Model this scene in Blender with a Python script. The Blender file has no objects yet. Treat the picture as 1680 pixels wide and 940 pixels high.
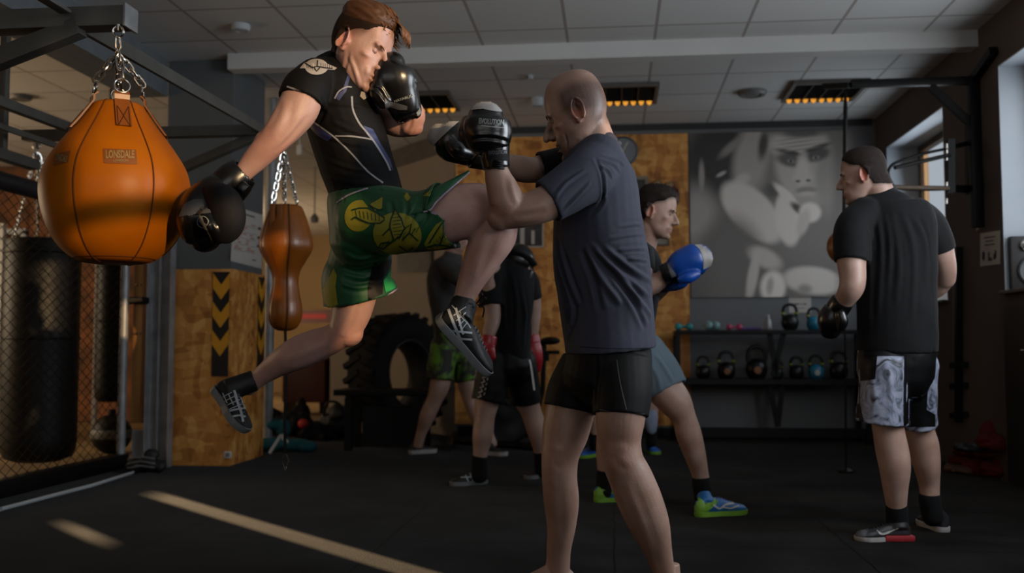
import bpy, bmesh, math, random
import numpy as np
from mathutils import Vector, Matrix, noise
from mathutils.bvhtree import BVHTree

# ---------------------------------------------------------------- camera
FPX = 1600.0
YAW, PITCH, CAM_H = math.radians(5.9), math.atan(100 / 1600), 0.85
CF = Vector((-math.sin(YAW) * math.cos(PITCH), math.cos(YAW) * math.cos(PITCH), math.sin(PITCH)))
CR = Vector((math.cos(YAW), math.sin(YAW), 0))
CU = CR.cross(CF)
CAM = Vector((0, 0, CAM_H))
scene = bpy.context.scene
col = scene.collection
cd = bpy.data.cameras.new('camera')
cam = bpy.data.objects.new('camera', cd)
col.objects.link(cam)
cam.location = CAM
cam.rotation_euler = Matrix((CR, CU, -CF)).transposed().to_euler()
cd.sensor_width = 36
cd.lens = FPX / 1680 * 36
cd.clip_start = 0.05
cd.dof.use_dof = True
cd.dof.focus_distance = 3.3
cd.dof.aperture_fstop = 2.4
scene.camera = cam

# ---------------------------------------------------------------- light
scene.view_settings.view_transform = 'Standard'
scene.view_settings.look = 'None'
scene.view_settings.gamma = 1
scene.view_settings.use_curve_mapping = False
scene.view_settings.exposure = 0.0
try:
    scene.cycles.use_denoising = True
    scene.cycles.max_bounces = 8
    scene.cycles.diffuse_bounces = 4
    scene.cycles.sample_clamp_indirect = 4
    scene.cycles.caustics_reflective = False
    scene.cycles.caustics_refractive = False
except Exception:
    pass

world = bpy.data.worlds.new('daylight')
scene.world = world
world.use_nodes = True
wn = world.node_tree.nodes
wn['Background'].inputs[0].default_value = (0.62, 0.68, 0.74, 1)
wn['Background'].inputs[1].default_value = 0.62


def area_light(name, loc, direction, sx, sy, power, color, portal=False):
    l = bpy.data.lights.new(name, 'AREA')
    l.shape = 'RECTANGLE'
    l.size, l.size_y = sx, sy
    l.energy = power
    l.color = color
    if portal:
        l.cycles.is_portal = True
    o = bpy.data.objects.new(name, l)
    o.location = loc
    o.rotation_euler = Vector(direction).to_track_quat('-Z', 'Y').to_euler()
    col.objects.link(o)
    return o


SUN_AZ = Vector((-0.731, 0.682, 0))
SUN_EL = math.atan(0.14)
sl = bpy.data.lights.new('sun', 'SUN')
sl.energy = 17.0
sl.angle = math.radians(0.5)
sl.color = (1.0, 0.69, 0.38)
so = bpy.data.objects.new('sun', sl)
sd = SUN_AZ.normalized() * math.cos(SUN_EL) + Vector((0, 0, -math.sin(SUN_EL)))
so.rotation_euler = sd.to_track_quat('-Z', 'Y').to_euler()
col.objects.link(so)
# daylight through the right-hand windows; the rear and near lamps are added fill
area_light('window_daylight_side', (2.42, 3.1, 1.9), (-1, 0.0, -0.1), 1.4, 1.4, 75, (0.86, 0.93, 1.0))
area_light('window_daylight_sill', (2.68, 5.65, 1.9), (-1, 0.0, -0.1), 1.3, 1.3, 14, (0.86, 0.93, 1.0))
area_light('fill_light_rear', (-1.5, -4.6, 1.9), (0.0, 1, 0.05), 5.5, 1.7, 34, (1.0, 0.95, 0.90))  # added frontal fill from behind the camera
area_light('fill_light_near', (2.40, 0.3, 2.0), (-1, 0.35, 0.0), 2.4, 1.0, 42, (0.92, 0.95, 1.0))  # added fill by the sun holes for the camera-facing sides
area_light('window_daylight_view', (2.68, 8.2, 1.9), (-1, -0.05, -0.1), 1.2, 1.3, 12, (0.80, 0.90, 1.0))
# low sun-warmed daylight in the part of the hall beyond the cage and the far hall
area_light('window_daylight_cage', (-7.9, 6.5, 1.7), (1, 0.7, -0.2), 3.0, 1.6, 95, (1.0, 0.75, 0.48))
area_light('window_daylight_hall', (-6.9, 14.0, 1.7), (0.9, 0.4, 0.0), 1.6, 1.2, 60, (1.0, 0.75, 0.48))


def P(px, py, d):
    """the point seen at a pixel of the photograph, d metres along the view axis"""
    return CAM + (CF + CR * ((px - 840) / FPX) + CU * ((470 - py) / FPX)) * d


def ray(px, py):
    return (CF + CR * ((px - 840) / FPX) + CU * ((470 - py) / FPX)).normalized()


def on_floor(px, py, z=0.0):
    v = ray(px, py)
    return CAM + v * ((z - CAM.z) / v.z)


def on_y(px, py, Y):
    v = ray(px, py)
    return CAM + v * (Y / v.y)


def on_x(px, py, X):
    v = ray(px, py)
    return CAM + v * (X / v.x)


# ---------------------------------------------------------------- materials
def srgb(h):
    if isinstance(h, str):
        c = [int(h[i:i + 2], 16) / 255 for i in (0, 2, 4)]
        return tuple(((x + 0.055) / 1.055) ** 2.4 if x > 0.04045 else x / 12.92 for x in c)
    return h


MATS = {}


def mat(name, color=(0.5, 0.5, 0.5), rough=0.6, metal=0.0, var=0.12, vscale=12.0, bump=0.0, bscale=60.0,
        color2=None, coat=0.0, sss=0.0, attr=None, sheen=0.0, emit=None, estr=0.0, stretch=(1, 1, 1), spec=None):
    if name in MATS:
        return MATS[name]
    m = bpy.data.materials.new(name)
    m.use_nodes = True
    nt = m.node_tree
    N, L = nt.nodes, nt.links
    b = N['Principled BSDF']
    color = srgb(color)
    c2 = srgb(color2) if color2 else tuple(c * (1 - var * 1.6) for c in color)
    tc = N.new('ShaderNodeTexCoord')
    mp = N.new('ShaderNodeMapping')
    mp.inputs['Scale'].default_value = stretch
    L.new(tc.outputs['Object'], mp.inputs[0])
    nz = N.new('ShaderNodeTexNoise')
    nz.inputs['Scale'].default_value = vscale
    nz.inputs['Detail'].default_value = 5
    L.new(mp.outputs[0], nz.inputs['Vector'])
    mx = N.new('ShaderNodeMix')
    mx.data_type = 'RGBA'
    rmp = N.new('ShaderNodeMapRange')
    rmp.inputs[1].default_value = 0.3
    rmp.inputs[2].default_value = 0.7
    L.new(nz.outputs[0], rmp.inputs[0])
    L.new(rmp.outputs[0], mx.inputs['Factor'])
    mx.inputs['A'].default_value = (*color, 1)
    mx.inputs['B'].default_value = (*c2, 1)
    out = mx.outputs['Result']
    if attr:
        at = N.new('ShaderNodeAttribute')
        at.attribute_name = attr
        mm = N.new('ShaderNodeMix')
        mm.data_type = 'RGBA'
        mm.blend_type = 'MULTIPLY'
        mm.inputs['Factor'].default_value = 1
        L.new(out, mm.inputs['A'])
        L.new(at.outputs['Color'], mm.inputs['B'])
        out = mm.outputs['Result']
    L.new(out, b.inputs['Base Color'])
    b.inputs['Roughness'].default_value = rough
    b.inputs['Metallic'].default_value = metal
    if coat:
        b.inputs['Coat Weight'].default_value = coat
        b.inputs['Coat Roughness'].default_value = 0.25
    if sheen:
        b.inputs['Sheen Weight'].default_value = sheen
    if spec is None and rough >= 0.65 and metal == 0:
        spec = 0.22
    if spec is not None:
        b.inputs['Specular IOR Level'].default_value = spec
    if sss:
        b.inputs['Subsurface Weight'].default_value = sss
        b.inputs['Subsurface Radius'].default_value = (1.0, 0.3, 0.12)
        b.inputs['Subsurface Scale'].default_value = 0.012
    if bump:
        n2 = N.new('ShaderNodeTexNoise')
        n2.inputs['Scale'].default_value = bscale
        n2.inputs['Detail'].default_value = 4
        L.new(mp.outputs[0], n2.inputs['Vector'])
        bp = N.new('ShaderNodeBump')
        bp.inputs['Strength'].default_value = bump
        bp.inputs['Distance'].default_value = 0.01
        L.new(n2.outputs[0], bp.inputs['Height'])
        L.new(bp.outputs[0], b.inputs['Normal'])
    if emit:
        b.inputs['Emission Color'].default_value = (*srgb(emit), 1)
        b.inputs['Emission Strength'].default_value = estr
    MATS[name] = m
    return m


def osb_mat(name, base, dark, light):
    m = bpy.data.materials.new(name)
    m.use_nodes = True
    nt = m.node_tree
    N, L = nt.nodes, nt.links
    b = N['Principled BSDF']
    tc = N.new('ShaderNodeTexCoord')
    outs = []
    for k, (rot, sc) in enumerate((((0.3, 0.5, 0.4), (22, 22, 9)), ((0.9, -0.6, 1.1), (10, 24, 24)))):
        mp = N.new('ShaderNodeMapping')
        mp.inputs['Rotation'].default_value = rot
        mp.inputs['Scale'].default_value = sc
        L.new(tc.outputs['Object'], mp.inputs[0])
        wz = N.new('ShaderNodeTexNoise')
        wz.inputs['Scale'].default_value = 0.6
        L.new(mp.outputs[0], wz.inputs['Vector'])
        ad = N.new('ShaderNodeMix')
        ad.data_type = 'RGBA'
        ad.inputs['Factor'].default_value = 0.25
        L.new(mp.outputs[0], ad.inputs['A'])
        L.new(wz.outputs['Color'], ad.inputs['B'])
        v = N.new('ShaderNodeTexVoronoi')
        v.inputs['Scale'].default_value = 1.0
        L.new(ad.outputs['Result'], v.inputs['Vector'])
        outs.append(v)
    m1 = N.new('ShaderNodeMix'); m1.data_type = 'RGBA'
    L.new(outs[0].outputs['Color'], m1.inputs['A'])
    L.new(outs[1].outputs['Color'], m1.inputs['B'])
    m1.inputs['Factor'].default_value = 0.5
    bw = N.new('ShaderNodeRGBToBW')
    L.new(m1.outputs['Result'], bw.inputs[0])
    cr = N.new('ShaderNodeValToRGB')
    cr.color_ramp.elements[0].position = 0.2
    cr.color_ramp.elements[0].color = (*srgb(dark), 1)
    cr.color_ramp.elements[1].position = 0.8
    cr.color_ramp.elements[1].color = (*srgb(light), 1)
    e = cr.color_ramp.elements.new(0.5)
    e.color = (*srgb(base), 1)
    L.new(bw.outputs[0], cr.inputs[0])
    L.new(cr.outputs[0], b.inputs['Base Color'])
    b.inputs['Roughness'].default_value = 0.65
    MATS[name] = m
    return m


def ceiling_mat():
    """mineral-fibre tiles on a 0.6 m grid"""
    m = bpy.data.materials.new('ceiling_tiles')
    m.use_nodes = True
    nt = m.node_tree
    N, L = nt.nodes, nt.links
    b = N['Principled BSDF']
    tc = N.new('ShaderNodeTexCoord')
    mp = N.new('ShaderNodeMapping')
    mp.inputs['Location'].default_value = (0.30, -0.01, 0)
    L.new(tc.outputs['Object'], mp.inputs[0])
    br = N.new('ShaderNodeTexBrick')
    br.offset = 0
    br.inputs['Scale'].default_value = 1
    br.inputs['Brick Width'].default_value = 0.6
    br.inputs['Row Height'].default_value = 0.6
    br.inputs['Mortar Size'].default_value = 0.011
    br.inputs['Mortar Smooth'].default_value = 0.1
    br.inputs['Color1'].default_value = (0.62, 0.62, 0.61, 1)
    br.inputs['Color2'].default_value = (0.57, 0.57, 0.56, 1)
    br.inputs['Mortar'].default_value = (0.33, 0.30, 0.28, 1)
    L.new(mp.outputs[0], br.inputs['Vector'])
    L.new(br.outputs['Color'], b.inputs['Base Color'])
    nz = N.new('ShaderNodeTexNoise')
    nz.inputs['Scale'].default_value = 180
    L.new(tc.outputs['Object'], nz.inputs['Vector'])
    bp = N.new('ShaderNodeBump')
    bp.inputs['Strength'].default_value = 0.15
    bp.inputs['Distance'].default_value = 0.004
    L.new(nz.outputs[0], bp.inputs['Height'])
    L.new(bp.outputs[0], b.inputs['Normal'])
    b.inputs['Roughness'].default_value = 0.9
    MATS['ceiling_tiles'] = m
    return m


def floor_mat():
    """black rubber puzzle mats with thin joints and scuffs"""
    m = bpy.data.materials.new('rubber_mats')
    m.use_nodes = True
    nt = m.node_tree
    N, L = nt.nodes, nt.links
    b = N['Principled BSDF']
    tc = N.new('ShaderNodeTexCoord')
    wv = N.new('ShaderNodeTexNoise'); wv.inputs['Scale'].default_value = 9
    L.new(tc.outputs['Object'], wv.inputs['Vector'])
    ad = N.new('ShaderNodeMix'); ad.data_type = 'RGBA'; ad.blend_type = 'LINEAR_LIGHT'
    ad.inputs['Factor'].default_value = 0.012
    L.new(tc.outputs['Object'], ad.inputs['A'])
    L.new(wv.outputs['Color'], ad.inputs['B'])
    br = N.new('ShaderNodeTexBrick'); br.offset = 0
    for k, v in (('Scale', 1), ('Brick Width', 1.0), ('Row Height', 1.0), ('Mortar Size', 0.0045), ('Mortar Smooth', 0.2)):
        br.inputs[k].default_value = v
    br.inputs['Color1'].default_value = (0.0055, 0.0055, 0.0057, 1)
    br.inputs['Color2'].default_value = (0.0065, 0.0063, 0.0062, 1)
    br.inputs['Mortar'].default_value = (0.0, 0.0, 0.0, 1)
    L.new(ad.outputs['Result'], br.inputs['Vector'])
    nz = N.new('ShaderNodeTexNoise'); nz.inputs['Scale'].default_value = 3.0; nz.inputs['Detail'].default_value = 8
    L.new(tc.outputs['Object'], nz.inputs['Vector'])
    rm = N.new('ShaderNodeMapRange'); rm.inputs[1].default_value = 0.35; rm.inputs[2].default_value = 0.75
    rm.inputs[3].default_value = 0.55; rm.inputs[4].default_value = 1.9
    L.new(nz.outputs[0], rm.inputs[0])
    mm = N.new('ShaderNodeMix'); mm.data_type = 'RGBA'; mm.blend_type = 'MULTIPLY'; mm.inputs['Factor'].default_value = 1
    L.new(br.outputs['Color'], mm.inputs['A'])
    L.new(rm.outputs[0], mm.inputs['B'])
    sp = N.new('ShaderNodeTexNoise'); sp.inputs['Scale'].default_value = 160
    L.new(tc.outputs['Object'], sp.inputs['Vector'])
    bp = N.new('ShaderNodeBump'); bp.inputs['Strength'].default_value = 0.35; bp.inputs['Distance'].default_value = 0.004
    L.new(sp.outputs[0], bp.inputs['Height'])
    L.new(bp.outputs[0], b.inputs['Normal'])
    L.new(mm.outputs['Result'], b.inputs['Base Color'])
    b.inputs['Roughness'].default_value = 0.62
    b.inputs['Specular IOR Level'].default_value = 0.0
    b.inputs['Sheen Weight'].default_value = 0.06
    b.inputs['Sheen Roughness'].default_value = 0.3
    MATS['rubber_mats'] = m
    return m


# ---------------------------------------------------------------- mesh building
class MB:
    def __init__(self):
        self.v, self.f, self.m, self.mats = [], [], [], []
        self.cur = 0

    def use(self, m):
        if m not in self.mats:
            self.mats.append(m)
        self.cur = self.mats.index(m)
        return self

    def add(self, vs, fs):
        o = len(self.v)
        self.v += [tuple(p) for p in vs]
        self.f += [tuple(o + i for i in f) for f in fs]
        self.m += [self.cur] * len(fs)

    def box(self, c, s, rot=None, bev=0.0):
        """centre, full sizes, optional rotation (3x3 matrix or z angle)"""
        if rot is None:
            R = Matrix.Identity(3)
        elif isinstance(rot, (int, float)):
            R = Matrix.Rotation(rot, 3, 'Z')
        else:
            R = rot
        c = Vector(c)
        h = Vector(s) / 2
        b = min(bev, min(h) * 0.9)
        if b <= 0:
            vs = [c + R @ Vector((x * h.x, y * h.y, z * h.z)) for x in (-1, 1) for y in (-1, 1) for z in (-1, 1)]
            self.add(vs, [(0, 1, 3, 2), (4, 6, 7, 5), (0, 4, 5, 1), (2, 3, 7, 6), (0, 2, 6, 4), (1, 5, 7, 3)])
            return
        bm = bmesh.new()
        bmesh.ops.create_cube(bm, size=1)
        for v in bm.verts:
            v.co = Vector((v.co.x * 2 * h.x, v.co.y * 2 * h.y, v.co.z * 2 * h.z))
        bmesh.ops.bevel(bm, geom=bm.edges[:], offset=b, segments=2, affect='EDGES', profile=0.6)
        bm.verts.ensure_lookup_table()
        self.add([c + R @ v.co for v in bm.verts], [[v.index for v in f.verts] for f in bm.faces])
        bm.free()

    def bar(self, a, b, w, h=None, up=(0, 0, 1), bev=0.0):
        """square-section bar from a to b"""
        a, b = Vector(a), Vector(b)
        h = h or w
        z = (b - a).normalized()
        x = Vector(up).cross(z)
        if x.length < 1e-3:
            x = Vector((1, 0, 0)).cross(z)
        x.normalize()
        y = z.cross(x)
        R = Matrix((x, y, z)).transposed()
        self.box((a + b) / 2, (w, h, (b - a).length), R, bev)

    def tube(self, pts, r, seg=10, caps=True, closed=False, flat=1.0):
        pts = [Vector(p) for p in pts]
        n = len(pts)
        rs = r if isinstance(r, (list, tuple)) else [r] * n
        rings = []
        pn = None
        for i, p in enumerate(pts):
            a = pts[i - 1] if (i > 0 or closed) else pts[i]
            b = pts[(i + 1) % n] if (i < n - 1 or closed) else pts[i]
            t = (b - a).normalized() if (b - a).length > 1e-9 else Vector((0, 0, 1))
            if pn is None:
                pn = t.orthogonal().normalized()
            pn = (pn - t * pn.dot(t))
            if pn.length < 1e-6:
                pn = t.orthogonal()
            pn.normalize()
            q = t.cross(pn)
            rings.append([p + (pn * math.cos(2 * math.pi * k / seg) + q * math.sin(2 * math.pi * k / seg) * flat) * rs[i]
                          for k in range(seg)])
        self.rings(rings, caps and not closed, closed)

    def rings(self, rings, caps=True, closed=False):
        n, s = len(rings), len(rings[0])
        vs = [p for rg in rings for p in rg]
        fs = []
        for i in range(n if closed else n - 1):
            j = (i + 1) % n
            for k in range(s):
                k2 = (k + 1) % s
                fs.append((i * s + k, i * s + k2, j * s + k2, j * s + k))
        if caps:
            fs.append(tuple(reversed(range(s))))
            fs.append(tuple((n - 1) * s + k for k in range(s)))
        self.add(vs, fs)

    def lathe(self, c, prof, seg=32, R=None, caps=True, sx=1.0, sy=1.0):
        """profile [(r, z)] turned about the z axis through c, optional 3x3 rotation"""
        c = Vector(c)
        R = R or Matrix.Identity(3)
        rg = [[c + R @ Vector((r * math.cos(2 * math.pi * k / seg) * sx, r * math.sin(2 * math.pi * k / seg) * sy, z))
               for k in range(seg)] for r, z in prof]
        self.rings(rg, caps)

    def ball(self, c, r, R=None, seg=20):
        r = (r, r, r) if isinstance(r, (int, float)) else r
        c = Vector(c)
        R = R or Matrix.Identity(3)
        n = seg // 2
        rg = []
        for i in range(1, n):
            a = math.pi * i / n
            rg.append([c + R @ Vector((r[0] * math.sin(a) * math.cos(2 * math.pi * k / seg),
                                       r[1] * math.sin(a) * math.sin(2 * math.pi * k / seg), -r[2] * math.cos(a)))
                       for k in range(seg)])
        o = len(self.v)
        self.rings(rg, False)
        self.v += [tuple(c + R @ Vector((0, 0, -r[2]))), tuple(c + R @ Vector((0, 0, r[2])))]
        e = len(self.v)
        last = o + (len(rg) - 1) * seg
        for k in range(seg):
            k2 = (k + 1) % seg
            self.f.append((e - 2, o + k2, o + k)); self.m.append(self.cur)
            self.f.append((e - 1, last + k, last + k2)); self.m.append(self.cur)

    def prism(self, poly, off):
        """planar polygon (world points) extruded by a vector"""
        n = len(poly)
        off = Vector(off)
        vs = [Vector(p) for p in poly] + [Vector(p) + off for p in poly]
        fs = [tuple(reversed(range(n))), tuple(range(n, 2 * n))]
        fs += [(i, (i + 1) % n, n + (i + 1) % n, n + i) for i in range(n)]
        self.add(vs, fs)


ORG = {}


def link(name, verts, faces, material, parent=None, smooth=True, mi=None, colors=None, angle=40):
    verts = np.asarray(verts, dtype=float)
    if parent is not None:
        base = ORG[parent.name]
    else:
        lo, hi = verts.min(0), verts.max(0)
        base = Vector(((lo[0] + hi[0]) / 2, (lo[1] + hi[1]) / 2, lo[2]))
    me = bpy.data.meshes.new(name)
    me.from_pydata((verts - np.array(base)).tolist(), [], faces if isinstance(faces, list) else faces.tolist())
    ms = material if isinstance(material, (list, tuple)) else [material]
    for m in ms:
        me.materials.append(m)
    if mi is not None:
        me.polygons.foreach_set('material_index', mi)
    if smooth:
        me.polygons.foreach_set('use_smooth', [True] * len(me.polygons))
        if angle and angle < 180:
            bm = bmesh.new(); bm.from_mesh(me)
            lim = math.radians(angle)
            for e in bm.edges:
                if len(e.link_faces) == 2 and e.calc_face_angle(0) > lim:
                    e.smooth = False
            bm.to_mesh(me); bm.free()
    if colors is not None:
        ca = me.color_attributes.new('Col', 'FLOAT_COLOR', 'POINT')
        c4 = np.ones((len(verts), 4), dtype=np.float32)
        c4[:, :3] = colors
        ca.data.foreach_set('color', c4.ravel())
    me.update()
    o = bpy.data.objects.new(name, me)
    col.objects.link(o)
    ORG[o.name] = base
    if parent is None:
        o.location = base
    else:
        o.parent = parent
        ORG[o.name] = base
    return o


def obj(name, mb, material=None, parent=None, smooth=True, angle=40):
    ms = mb.mats if mb.mats else [material]
    return link(name, mb.v, mb.f, ms, parent, smooth, mb.m if len(ms) > 1 else None, angle=angle)


def empty(name, loc):
    o = bpy.data.objects.new(name, None)
    o.empty_display_size = 0.1
    col.objects.link(o)
    o.location = loc
    ORG[o.name] = Vector(loc)
    return o


def tag(o, label=None, cat=None, group=None, kind=None):
    if label: o['label'] = label
    if cat: o['category'] = cat
    if group: o['group'] = group
    if kind: o['kind'] = kind
    return o


def thing(name, label, cat, loc, group=None):
    return tag(empty(name, loc), label, cat, group)


def struct(name, mb, m, label=None, smooth=False):
    return tag(obj(name, mb, m, None, smooth), label, None, None, 'structure')


def copy_thing(root, delta, label=None, parent=None):
    r = root.copy(); col.objects.link(r)
    if parent is None:
        r.location = root.location + Vector(delta)
    else:
        r.parent = parent
    ORG[r.name] = Vector(r.location)
    for ch in list(root.children):
        c = ch.copy(); col.objects.link(c); c.parent = r
        for g in ch.children:
            e = g.copy(); col.objects.link(e); e.parent = c
    if label: r['label'] = label
    return r


def bake(mb, voxel, smooth=3, factor=0.5):
    """union of overlapping closed shells -> one continuous surface; returns (verts Nx3, faces list)"""
    me = bpy.data.meshes.new('tmp')
    me.from_pydata(mb.v, [], mb.f)
    bm = bmesh.new(); bm.from_mesh(me)
    bmesh.ops.recalc_face_normals(bm, faces=bm.faces[:])
    bm.to_mesh(me); bm.free()
    o = bpy.data.objects.new('tmp', me)
    col.objects.link(o)
    r = o.modifiers.new('r', 'REMESH'); r.mode = 'VOXEL'; r.voxel_size = voxel; r.adaptivity = 0
    if smooth:
        s = o.modifiers.new('s', 'SMOOTH'); s.iterations = smooth; s.factor = factor
    dg = bpy.context.evaluated_depsgraph_get()
    dg.update()
    m2 = bpy.data.meshes.new_from_object(o.evaluated_get(dg), depsgraph=dg)
    n = len(m2.vertices)
    v = np.empty(n * 3); m2.vertices.foreach_get('co', v); v = v.reshape(n, 3)
    f = [tuple(p.vertices) for p in m2.polygons]
    bpy.data.objects.remove(o)
    bpy.data.meshes.remove(me); bpy.data.meshes.remove(m2)
    # drop small stray islands
    return v, f


def normals(v, f):
    fa = np.array([q if len(q) == 4 else (*q, q[-1]) for q in f])
    n = np.cross(v[fa[:, 2]] - v[fa[:, 0]], v[fa[:, 3]] - v[fa[:, 1]])
    out = np.zeros_like(v)
    for k in range(4):
        np.add.at(out, fa[:, k], n)
    return out / (np.linalg.norm(out, axis=1, keepdims=True) + 1e-12)


def bvh(v, f):
    return BVHTree.FromPolygons([tuple(p) for p in v], f)


def catmull(rows, k):
    """smooth interpolation of number tuples, k steps per span"""
    A = np.array(rows, dtype=float)
    n = len(A)
    out = []
    for i in range(n - 1):
        p0 = A[i - 1] if i > 0 else 2 * A[i] - A[i + 1]
        p3 = A[i + 2] if i + 2 < n else 2 * A[i + 1] - A[i]
        p1, p2 = A[i], A[i + 1]
        for s in range(k):
            t = s / k
            out.append(0.5 * ((2 * p1) + (-p0 + p2) * t + (2 * p0 - 5 * p1 + 4 * p2 - p3) * t * t
                              + (-p0 + 3 * p1 - 3 * p2 + p3) * t ** 3))
    out.append(A[-1])
    return out


WALL = 0.011
FOLD_GAIN = 1.0


def limb(mb, rows, k=6, seg=28, start='dome', end='dome', power=2.0, wall=None, depth=0.10, off=0.0):
    """loft through rows (px, py, d, half width px, half depth px); start/end: dome, flat or hollow"""
    wall = wall or WALL
    R = catmull(rows, k)
    C = [P(r[0], r[1], r[2]) for r in R]
    W = [max(r[3], 1) * r[2] / FPX + off for r in R]
    D = [max(r[4], 1) * r[2] / FPX + off for r in R]
    rings = []
    fr = []
    pw = None
    for i, c in enumerate(C):
        t = (C[min(i + 1, len(C) - 1)] - C[max(i - 1, 0)]).normalized()
        v = (c - CAM).normalized()
        w = t.cross(v)
        if w.length < 0.25 and pw is not None:
            w = pw - t * pw.dot(t)
        w.normalize()
        if pw is not None and w.dot(pw) < 0:
            w = -w
        pw = w
        n = w.cross(t).normalized()
        fr.append((c, t, w, n))

    def ring(c, w, n, a, b):
        out = []
        for q in range(seg):
            th = 2 * math.pi * q / seg
            cx, sx = math.cos(th), math.sin(th)
            e = 2 / power
            out.append(c + w * (a * math.copysign(abs(cx) ** e, cx)) + n * (b * math.copysign(abs(sx) ** e, sx)))
        return out
    body = [ring(c, w, n, W[i], D[i]) for i, (c, t, w, n) in enumerate(fr)]

    def cap(mode, i, sgn):
        c, t, w, n = fr[i]
        a, b = W[i], D[i]
        if mode == 'dome':
            h = min(a, b) * 0.9
            return [ring(c + t * sgn * h * math.sin(u), w, n, a * math.cos(u), b * math.cos(u)) for u in (0.35, 0.7, 1.0, 1.25, 1.5)]
        if mode == 'hollow':
            out = [ring(c, w, n, a - wall, b - wall)]
            steps = 6
            for s in range(1, steps + 1):
                kk = i - sgn * int(round(s * (len(fr) - 1) * 0.06 + s * 0.5))
                kk = max(0, min(len(fr) - 1, kk))
                cc, tt, ww, nn = fr[kk]
                if (cc - c).length > depth:
                    break
                out.append(ring(cc, ww, nn, max(W[kk] - wall, 0.002), max(D[kk] - wall, 0.002)))
            return out
        return []
    s0 = cap(start, 0, -1)
    s1 = cap(end, len(fr) - 1, 1)
    rings = list(reversed(s0)) + body + s1
    mb.rings(rings, True)
    return mb


def decal(name, tree, polys, material, parent, lift=0.0015, step=3.0, thick=0.0):
    """flat patches (pixel polygons) laid on the surface they face; polylines become strips"""
    if name in ('blue_panel', 'emblem', 'dark_panel', 'lime_panel', 'emblem_wing') and len(polys) > 1:
        for p_ in polys:
            last = decal(name, tree, [p_], material, parent, lift, step)
        return last
    mb = MB()
    for poly in polys:
        pts = poly
        bm = bmesh.new()
        vs = [bm.verts.new((x, y, 0)) for x, y in pts]
        try:
            bm.faces.new(vs)
        except ValueError:
            bm.free(); continue
        bmesh.ops.triangulate(bm, faces=bm.faces[:])
        # cut on a grid so that the patch can follow the surface
        xs = [p[0] for p in pts]; ys = [p[1] for p in pts]
        x = math.floor(min(xs)) + step
        while x < max(xs):
            bmesh.ops.bisect_plane(bm, geom=bm.verts[:] + bm.edges[:] + bm.faces[:], plane_co=(x, 0, 0), plane_no=(1, 0, 0))
            x += step
        y = math.floor(min(ys)) + step
        while y < max(ys):
            bmesh.ops.bisect_plane(bm, geom=bm.verts[:] + bm.edges[:] + bm.faces[:], plane_co=(0, y, 0), plane_no=(0, 1, 0))
            y += step
        bm.verts.ensure_lookup_table()
        hit = {}
        for v in bm.verts:
            dr = ray(v.co.x, v.co.y)
            loc, nor, idx, dist = tree.ray_cast(CAM, dr)
            if loc is not None:
                if nor.dot(dr) > 0:
                    nor = -nor
                hit[v.index] = loc + nor * lift
        idx = {}
        V, F = [], []
        for f in bm.faces:
            if all(v.index in hit for v in f.verts):
                q = [hit[v.index] for v in f.verts]
                if max((q[i] - q[i - 1]).length for i in range(len(q))) > 0.08:
                    continue
                t = []
                for v in f.verts:
                    if v.index not in idx:
                        idx[v.index] = len(V); V.append(hit[v.index])
                    t.append(idx[v.index])
                F.append(t)
        bm.free()
        if V:
            mb.add(V, F)
    if not mb.v:
        return None
    return link(name, mb.v, mb.f, material, parent, True, angle=180)


def strip(pts, w):
    """pixel polyline -> polygons of a strip w pixels wide (w may be a list)"""
    out = []
    n = len(pts)
    ws = w if isinstance(w, (list, tuple)) else [w] * n
    L, R = [], []
    for i in range(n):
        a = pts[max(i - 1, 0)]; b = pts[min(i + 1, n - 1)]
        dx, dy = b[0] - a[0], b[1] - a[1]
        l = math.hypot(dx, dy) or 1
        nx, ny = -dy / l * ws[i] / 2, dx / l * ws[i] / 2
        L.append((pts[i][0] + nx, pts[i][1] + ny)); R.append((pts[i][0] - nx, pts[i][1] - ny))
    for i in range(n - 1):
        out.append([L[i], L[i + 1], R[i + 1], R[i]])
    return out


def smooth_line(pts, k=5):
    return [tuple(p) for p in catmull(pts, k)]


def fold(v, nrm, tree, lines, amp, width):
    amp = amp * FOLD_GAIN
    """raise or sink soft creases along pixel polylines on a cloth surface"""
    for ln in lines:
        a = amp
        pts = smooth_line(ln, 4)
        W = []
        for x, y in pts:
            loc, no, i, d = tree.ray_cast(CAM, ray(x, y))
            if loc is not None:
                W.append(np.array(loc))
        if len(W) < 2:
            continue
        W = np.array(W)
        lo, hi = W.min(0) - width * 4, W.max(0) + width * 4
        idx = np.where(((v > lo) & (v < hi)).all(1))[0]
        if not len(idx):
            continue
        q = v[idx]
        best = np.full(len(idx), 1e9)
        along = np.zeros(len(idx))
        for s in range(len(W) - 1):
            ab = W[s + 1] - W[s]
            l2 = (ab ** 2).sum() + 1e-12
            t = np.clip(((q - W[s]) @ ab) / l2, 0, 1)
            dd = np.linalg.norm(q - (W[s] + t[:, None] * ab), axis=1)
            m = dd < best
            best[m] = dd[m]
            along[m] = (s + t[m]) / (len(W) - 1)
        env = np.sin(np.clip(along, 0, 1) * math.pi) ** 0.5
        g = np.exp(-(best / width) ** 2) - 0.55 * np.exp(-((best - 1.9 * width) / width) ** 2)
        v[idx] += nrm[idx] * (a * g * env)[:, None]
    return v


def rumple(v, nrm, amp, scale, stretch=(1, 1, 1), seed=0):
    for i in range(len(v)):
        p = Vector((v[i][0] * stretch[0] + seed, v[i][1] * stretch[1], v[i][2] * stretch[2])) * scale
        v[i] += nrm[i] * amp * (noise.noise(p) + 0.5 * noise.noise(p * 2.1))
    return v


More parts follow.
